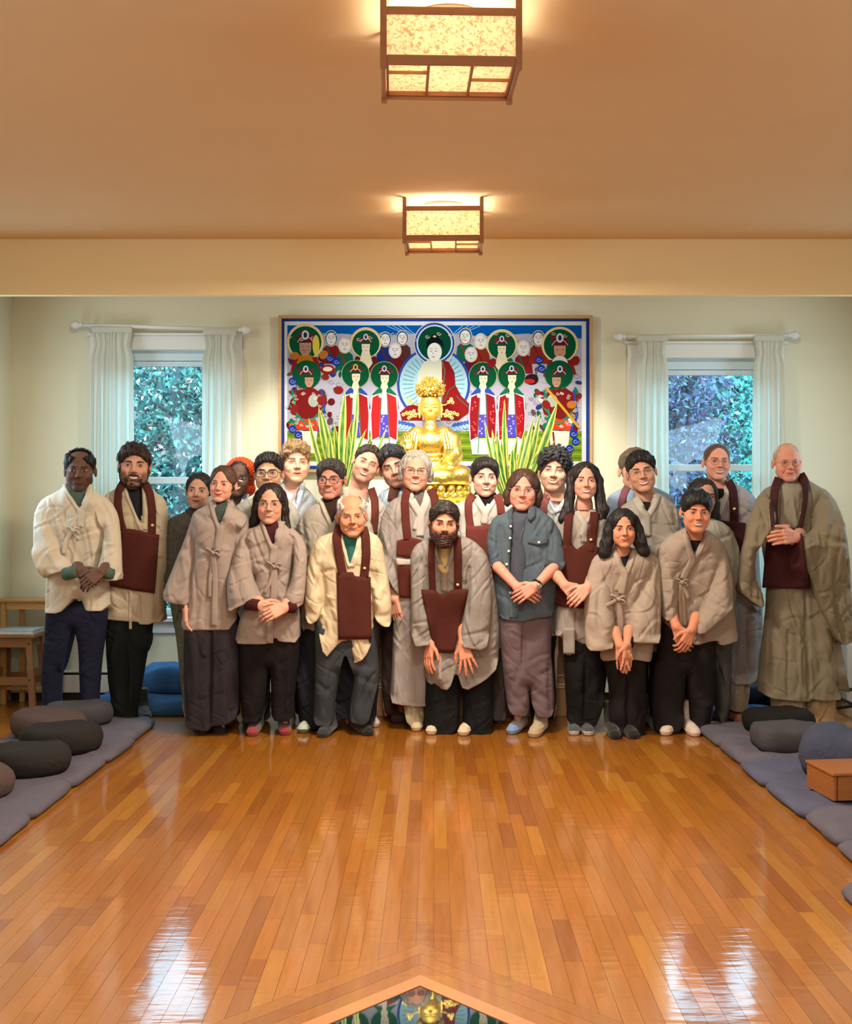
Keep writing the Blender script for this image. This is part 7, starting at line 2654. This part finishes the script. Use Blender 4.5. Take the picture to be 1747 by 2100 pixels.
j = P.garment('jacket', [([(258, 520), (230, 545), (150, 565), (115, 640), (130, 820), (150, 1000), (125, 1180), (108, 1340), (165, 1346), (176, 1467), (250, 1466), (252, 1392), (325, 1392), (420, 1380), (450, 1000), (475, 640), (460, 570), (400, 540), (380, 520)], JT, JR, 0)],
              (155, 147, 142), V=([(262, 470), (265, 530), (314, 585), (358, 535), (362, 470)], .01), seed=28, creases=[(165, 1190, 170, 1340, -.012, .01), (245, 1180, 250, 1460, -.02, .008), (160, 640, 150, 900, -.012, .016)])
P.strip('front_tail', [(213, 1300), (213, 1400), (213, 1467)], 76, (155, 147, 142), .016, .008, j, m=6, smooth=3)
lapels(P, j, [(262, 535), (285, 580), (318, 620), (312, 740)], [(362, 535), (345, 575), (316, 612), (300, 700)], (170, 164, 160), 36)
rakusu(P, [(212, 540), (205, 640), (200, 740), (208, 800)], [(380, 540), (372, 640), (358, 740), (345, 800)], [(172, 760), (218, 728), (262, 788), (320, 745), (408, 770)], [(122, 1148), (180, 1160), (240, 1168), (300, 1172), (345, 1172)], w=52, wr=56, pin=(357, 722))
# --- 19: man with gold glasses, leaning
P = Person(X5, 7.15, 'smiling man with side-swept black hair and thin gold glasses in light grey jacket', (682, 272, 268), (204, 140, 112), dict(k='short', line=.060, vol=.007, top=.009, sweep=-1, seed=20, nape=-.05, dx=.004), rot=(-8, -10, 2), haircol=(26, 22, 24), smile=.95, teeth=.8, eyes=.0026,
           glasses=dict(c=(190, 160, 110), metal=.9, r=.0009, sq=.8), nb=(712, 450, .04))
P.body(feet=[(P.w(760, 1900)[0], 7.2), (P.w(900, 1900)[0], 7.2)])
P.foot(790, 1970, (70, 70, 80))
P.foot(730, 1905, (84, 120, 160))
P.garment('shirt', [([(650, 470), (650, 600), (780, 600), (770, 470)], .08, .07, 0)], (28, 28, 32), solid=False)
P.garment('trousers', [([(690, 1400), (735, 1520), (730, 1750), (745, 1930), (850, 1930), (880, 1500), (900, 1930), (1010, 1930), (1000, 1400)], TT, TR, 0)], (28, 30, 38))
j = P.garment('jacket', [([(650, 430), (600, 470), (545, 510), (530, 620), (560, 900), (560, 1440), (1000, 1440), (960, 900), (940, 620), (920, 510), (850, 450), (790, 410)], JT, JR, 0)], (158, 153, 148), V=([(650, 390), (652, 450), (714, 550), (790, 420), (790, 390)], .01), seed=29,
              creases=[(880, 520, 890, 640, -.014, .014), (720, 560, 730, 760, .006, .01), (600, 520, 640, 700, -.010, .02)])
lapels(P, j, [(645, 445), (680, 510), (718, 570), (720, 700)], [(795, 420), (765, 500), (725, 560), (700, 640)], (172, 168, 160), 52)
# --- 20: hidden person behind him
P = Person(X5, 7.36, 'person almost hidden behind the man with gold glasses, only blue robe shoulder showing', (640, 262, 275), (216, 160, 136), dict(k='wavy', line=.064, vol=.008, top=.012, seed=21), haircol=(104, 88, 76), nb=(650, 440, .04), hres=.004)
P.body()
P.garment('jacket', [([(590, 370), (540, 395), (470, 430), (448, 520), (470, 1300), (860, 1300), (900, 520), (890, 440), (820, 400), (740, 370)], JT, JR, 0)], (150, 166, 196), seed=30)
P.strip('bib_band', [(600, 370), (575, 410), (555, 480), (552, 560)], 46, (124, 82, 92), .012)
P.strip('lapel', [(640, 370), (610, 430), (620, 500)], 50, (150, 180, 216), .010)
P.garment('trousers', [([(500, 1280), (510, 1850), (600, 1850), (650, 1500), (700, 1850), (800, 1850), (810, 1280)], TT, TR, 0)], (40, 44, 60))
# --- 21: short woman in front
P = Person(X5, 6.93, 'short woman with shoulder-length black hair in tie jacket, fingers pointing down', (565, 640, 250), (214, 134, 98),
           dict(k='long', line=.076, vol=.009, over_ears=1, seed=22, win=.060, arch=1.5, locks=[([(s_ * .062, .0, .055), (s_ * .084, .0, -.01), (s_ * .095, -.005, -.09), (s_ * .115, -.01, -.155), (s_ * .135, -.01, -.165)], [.030, .030, .036, .034, .014]) for s_ in (-1, 1)]),
           rot=(-3, -2, 3), fem=1, haircol=(28, 24, 26), smile=.6, eyes=.0046, ears_hidden=1, lips=(170, 86, 74), hdy=-.14, nb=(560, 800, -.08), browcol=(30, 22, 20))
_l, _r = P.w(545, 1412, -.20), P.w(592, 1405, -.21)
P.body(hands=[dict(w=_l, d=(.10, -.1, -1), n=(.5, .8, 0), side=1, curl=.12, spread=.10, s=.92, arm=_l + np.array((-.02, .06, .08))),
              dict(w=_r, d=(-.02, -.1, -1), n=(-.5, .8, 0), side=-1, curl=.12, spread=.10, s=.92, arm=_r + np.array((.02, .06, .08)))],
       feet=[(P.w(530, 1950)[0], 6.9), (P.w(640, 1950)[0], 6.9)], spine=P.w(580, 1250, .06))
P.foot(520, 2030, (24, 22, 24))
P.foot(640, 2028, (24, 22, 24), ang=8)
P.garment('trousers', [([(425, 1440), (450, 1560), (474, 1700), (472, 1900), (470, 2025), (580, 2040), (692, 2035), (712, 1960), (714, 1700), (712, 1440)], .09, .08, 0)], (28, 25, 26), seed=15, creases=[(580, 1560, 580, 2020, -.02, .012), (475, 1950, 580, 1965, .01, .01), (600, 1990, 700, 1980, .01, .01)])
shirt(P, [(520, 770), (500, 900), (575, 980), (650, 900), (640, 770)], (32, 28, 34), -.07, .06, [((600, 1370, -.17), (596, 1412, -.20), .034)])
j = P.garment('jacket', [([(500, 775), (470, 800), (410, 850), (395, 950), (420, 1200), (430, 1400), (412, 1480), (426, 1510), (480, 1496), (560, 1486), (640, 1494), (748, 1516), (762, 1400), (760, 1100), (780, 950), (765, 850), (700, 800), (650, 775)], JT, JR, [(780, -.09), (1300, 0)]),
                         ([(440, 795), (370, 835), (330, 950), (310, 1100), (312, 1300), (325, 1440), (410, 1440), (505, 1420), (515, 1250), (480, 1000), (450, 900)], ST, SR, [(800, -.06), (1400, -.13)]),
                         ([(700, 792), (790, 825), (812, 920), (815, 1100), (808, 1392), (690, 1390), (578, 1380), (610, 1200), (680, 1000), (710, 880)], ST, SR, [(800, -.06), (1400, -.14)])],
              (164, 149, 137), V=([(522, 730), (530, 800), (575, 930), (622, 800), (635, 730)], -.06), seed=31,
              creases=[(535, 1110, 470, 900, -.012, .02), (560, 1100, 640, 900, -.010, .02), (500, 960, 500, 1150, -.02, .018), (690, 960, 620, 1160, -.02, .018), (540, 1120, 600, 1360, -.010, .02), (380, 900, 370, 1400, -.008, .025), (760, 900, 760, 1380, -.008, .025)])
lapels(P, j, [(522, 805), (545, 880), (578, 950), (555, 1080)], [(628, 800), (605, 880), (578, 950), (530, 1060)], (170, 155, 142), 48)
P.knot(532, 1112, (170, 155, 142), [([(550, 1250), (548, 1400), (545, 1462)], 44), ([(480, 1140), (455, 1150)], 22)], j, 1.2)
# --- 22: young man bowing
P = Person(X6, 6.98, 'young man with black mop of hair bending forward in taupe jacket, white socks', (308, 530, 268), (216, 132, 94), dict(k='mop', line=.050, vol=.013, top=.018, seed=23, nape=-.05), rot=(-2, 2, 6), haircol=(26, 24, 28), smile=.85, teeth=.7, eyes=.0026,
           hdy=-.22, nb=(305, 690, -.10), full=.04, lips=(180, 96, 80), neck=.054)
_l, _r = P.w(182, 1290, -.19), P.w(282, 1310, -.22)
P.body(hands=[dict(w=_l, d=(.35, -.1, -1), n=(.5, .8, -.1), side=1, curl=.35, spread=.05, arm=_l + np.array((-.02, .06, .08))),
              dict(w=_r, d=(-.45, -.05, -.9), n=(-.3, .9, -.1), side=-1, curl=.45, spread=.05, arm=_r + np.array((.04, .06, .07)))],
       feet=[(P.w(150, 1950)[0], 6.98), (P.w(330, 1950)[0], 6.98)], spine=P.w(260, 1250, .08))
P.foot(120, 2005, (214, 196, 180), ang=-28)
P.foot(312, 2013, (210, 194, 182), ang=4)
P.garment('trousers', [([(72, 1240), (60, 1420), (30, 1600), (22, 1800), (30, 1955), (120, 1980), (200, 1955), (232, 1800), (245, 1560), (262, 1800), (275, 1955), (340, 1978), (390, 1960), (432, 1750), (440, 1500), (432, 1240)], TT, .085, 0)], (30, 26, 28), seed=16, folds=(.004, .002))
shirt(P, [(250, 690), (230, 830), (300, 920), (370, 830), (350, 690)], (36, 26, 32), -.10, .061)
j = P.garment('jacket', [([(240, 640), (200, 660), (120, 705), (50, 790), (75, 1000), (78, 1240), (150, 1320), (230, 1372), (290, 1402), (360, 1378), (430, 1368), (442, 1406), (582, 1366), (565, 1240), (548, 1100), (540, 900), (500, 760), (430, 690), (370, 650)], JT, JR, [(650, -.13), (1200, 0)]),
                         ([(140, 690), (62, 770), (48, 900), (62, 1080), (86, 1246), (178, 1240), (205, 1000), (185, 850)], ST, SR, [(700, -.10), (1240, -.11)]),
                         ([(450, 715), (525, 850), (552, 1000), (548, 1150), (440, 1250), (332, 1342), (256, 1290), (330, 1200), (410, 1020), (425, 850)], ST, SR, [(700, -.10), (1240, -.16)])],
              (158, 144, 133), V=([(245, 600), (250, 700), (292, 832), (362, 710), (365, 600)], -.09), seed=32,
              creases=[(215, 1000, 330, 780, -.010, .02), (215, 1010, 160, 900, -.010, .018), (220, 1010, 330, 1150, -.010, .02), (410, 900, 340, 1180, -.022, .02), (190, 900, 185, 1200, -.018, .016), (480, 900, 500, 1100, -.008, .03), (215, 980, 400, 880, -.007, .02)])
lapels(P, j, [(242, 680), (262, 770), (292, 850), (225, 980)], [(362, 665), (352, 740), (300, 850), (230, 960)], (164, 150, 139), 46)
P.knot(214, 1002, (170, 152, 134), [([(205, 1100), (215, 1290)], 24), ([(245, 1060), (262, 1110)], 22), ([(228, 1150), (238, 1285)], 24)], j, 1.0)
# --- 23: hidden woman with long hair
P = Person(X6, 7.18, 'long-haired woman whose face is mostly hidden behind the bending young man', (352, 435, 245), (196, 142, 118),
           dict(k='long', line=.072, vol=.008, over_ears=1, seed=24, locks=[([(.064, .0, .05), (.082, .0, -.03), (.090, -.01, -.12), (.105, -.02, -.22), (.135, -.03, -.30)], [.026, .026, .030, .036, .026])]),
           rot=(8, 8, 0), fem=1, haircol=(38, 32, 32), glasses=dict(c=(40, 40, 44), r=.0012), nb=(370, 600, .04))
P.body()
P.garment('jacket', [([(330, 580), (280, 640), (250, 800), (270, 1300), (540, 1300), (580, 1000), (597, 860), (585, 760), (540, 650), (470, 600), (400, 575)], JT, JR, 0)], (172, 170, 160), seed=33, creases=[(540, 720, 560, 1000, -.012, .016)])
P.garment('trousers', [([(300, 1280), (290, 1920), (390, 1920), (420, 1500), (440, 1920), (530, 1900), (540, 1280)], TT, TR, 0)], (86, 86, 84))
# --- 24: buzz cut man before the right window
P = Person(X6, 7.36, 'barefoot man with buzz cut and thin glasses in long grey robe before right window', (445, 208, 245), (220, 146, 124), dict(k='buzz', line=.074, vol=.0035, top=0, seed=25, nape=-.05, win=.060), rot=(-2, 2, 0), haircol=(92, 66, 56),
           browcol=(110, 76, 60), smile=1.0, teeth=.8, eyes=.0028, glasses=dict(c=(120, 96, 84), r=.0008, metal=.6), nb=(460, 390, .03), neck=.054)
P.body(feet=[(P.w(500, 1850)[0], 7.3), (P.w(590, 1850)[0], 7.3)])
P.foot(598, 1915, (170, 112, 92), bare=True, ang=14)
P.foot(440, 1900, (60, 60, 62), ang=-10)
P.garment('trousers', [([(480, 1560), (472, 1700), (492, 1800), (540, 1835), (640, 1830), (660, 1700), (655, 1560)], TT, TR, 0)], (150, 136, 116))
shirt(P, [(420, 380), (380, 520), (460, 640), (560, 520), (520, 380)], (26, 26, 28), .0, .085)
j = P.garment('robe', [([(420, 330), (400, 370), (330, 420), (300, 560), (420, 900), (520, 1050), (505, 1350), (470, 1652), (560, 1656), (660, 1650), (730, 1560), (745, 1200), (720, 900), (712, 520), (690, 430), (600, 370), (520, 330)], JT, JR, 0)],
              (152, 146, 148), V=([(420, 290), (420, 360), (440, 480), (490, 440), (515, 350), (518, 290)], .01), seed=34, creases=[(620, 1200, 640, 1640, -.014, .014), (560, 1100, 540, 1640, -.010, .016), (690, 1050, 700, 1560, -.012, .016)])
P.strip('lapel', [(508, 350), (500, 430), (462, 520), (440, 600)], 56, (184, 180, 176), .008, parent=j)
rakusu(P, None, [(520, 338), (550, 390), (558, 480), (562, 620)], [(440, 590), (510, 600), (575, 604), (632, 612)], [(440, 860), (510, 860), (575, 860), (610, 840)], w=54, rgb=(58, 26, 30), pin=(560, 520))
P.strip('bib_pin', [(432, 486), (446, 486)], 16, (222, 220, 214), .014, parent=j)
# --- 25: elder monk
P = Person(X6, 7.05, 'shaven-headed older man with round glasses in wide-sleeved grey-green robe at far right', (903, 210, 252), (214, 138, 112), dict(k='buzz', line=.088, vol=.0022, top=0, seed=26, nape=-.05, win=.060, bald=(.058, .06, .02)), rot=(-6, -1, 4), haircol=(176, 150, 120),
           browcol=(180, 140, 110), age=1, full=.04, smile=.25, eyes=.0026, glasses=dict(c=(150, 100, 70), r=.0009, metal=.6, sq=1.0, rx=.0225, rz=.0205), nb=(920, 390, .03), lips=(176, 96, 84), neck=.056, flush=1.0)
ROBE = (126, 118, 100)
P.body(hands=clasp(P, 868, 700, -.29, (790, 700, -.26), (955, 705, -.26), 1.12), feet=[(P.w(880, 1900)[0], 7.05), (P.w(1110, 1900)[0], 7.05)])
P.foot(1120, 2010, (190, 158, 130), ang=8, name='slipper')
P.foot(880, 1925, (170, 150, 124), ang=-8, name='slipper')
P.garment('trousers', [([(795, 1650), (798, 1780), (812, 1880), (905, 1885), (1000, 1880), (1005, 1760), (1020, 1860), (1050, 1915), (1130, 1930), (1200, 1915), (1216, 1800), (1216, 1650)], .095, .075, 0)], (166, 140, 110), seed=17)
P.garment('inner_robe', [([(840, 340), (800, 420), (790, 600), (880, 700), (1000, 640), (1040, 480), (1010, 340)], .115, .10, 0)], (146, 140, 126), solid=False, folds=(.0012, .0012), creases=[(900, 450, 930, 640, .01, .012)])
j = P.garment('robe', [([(850, 335), (820, 360), (745, 395), (715, 480), (735, 700), (765, 900), (775, 1050), (742, 1400), (705, 1700), (760, 1738), (870, 1752), (1005, 1758), (1010, 1740), (1100, 1756), (1242, 1745), (1225, 1500), (1190, 1200), (1140, 900), (1170, 700), (1190, 520), (1140, 400), (1060, 345), (1000, 310)], .135, .12, 0),
                       ([(755, 395), (690, 470), (640, 640), (600, 800), (575, 1050), (640, 1110), (728, 1170), (748, 1090), (700, 1000), (688, 880), (700, 780), (750, 690), (790, 660), (810, 540), (795, 430)], .075, .05, [(400, 0), (620, -.20), (760, -.235), (1100, -.13)]),
                       ([(1075, 360), (1165, 400), (1232, 500), (1282, 700), (1312, 1000), (1335, 1360), (1280, 1392), (1230, 1402), (1130, 1230), (1050, 1010), (995, 900), (950, 870), (965, 760), (972, 680), (1040, 682), (1080, 640), (1080, 500)], .085, .055, [(380, 0), (620, -.20), (760, -.235), (1100, -.14), (1400, -.08)])],
              ROBE, V=([(856, 300), (858, 370), (842, 480), (840, 640), (960, 640), (985, 560), (1010, 420), (1002, 300)], .0), seed=35, folds=(.003, .004),
              creases=[(980, 1060, 1000, 1750, -.03, .010), (870, 1300, 865, 1750, -.012, .01), (940, 1250, 945, 1750, .01, .012), (770, 1100, 760, 1730, -.02, .012), (1100, 1100, 1140, 1740, .008, .03), (1040, 700, 1260, 760, -.014, .018), (1010, 850, 1300, 1100, -.010, .03),
                       (1060, 690, 1200, 900, .012, .03), (690, 700, 620, 1080, -.014, .016), (1150, 1150, 1230, 1390, -.03, .014), (1180, 500, 1100, 640, -.012, .02), (740, 600, 680, 900, .010, .02)])
P.strip('lapel', [(850, 345), (815, 440), (805, 560), (812, 660)], 40, (140, 130, 108), .006, parent=j)
P.strip('lapel', [(1005, 330), (1012, 430), (985, 560), (958, 650)], 40, (140, 130, 108), .006, parent=j)
P.strip('lapel', [(1000, 330), (960, 400), (905, 470), (880, 600)], 40, (146, 136, 112), .004, parent=j)
_b = P.panel('bib', [(775, 700), (840, 745), (900, 760), (960, 730), (1000, 680)], [(745, 1035), (820, 1038), (900, 1040), (980, 1042), (1054, 1042)], (66, 32, 34), off=.014, smooth=4)
P.strip('bib_band', [(852, 318), (825, 390), (815, 520), (826, 650)], 50, (66, 36, 38), .014, parent=_b)
P.strip('bib_band', [(995, 290), (1022, 350), (1005, 480), (962, 670)], [46, 62, 62, 66], (60, 32, 34), .016, parent=_b)
P.button('bib_pin', 987, 551, 13, (220, 200, 168), .028, _b)
P.panel('robe_back_pleat', [(1190, 1400), (1240, 1400)], [(1230, 1700), (1300, 1712)], ROBE, nu=5, off=-.05, parent=j)
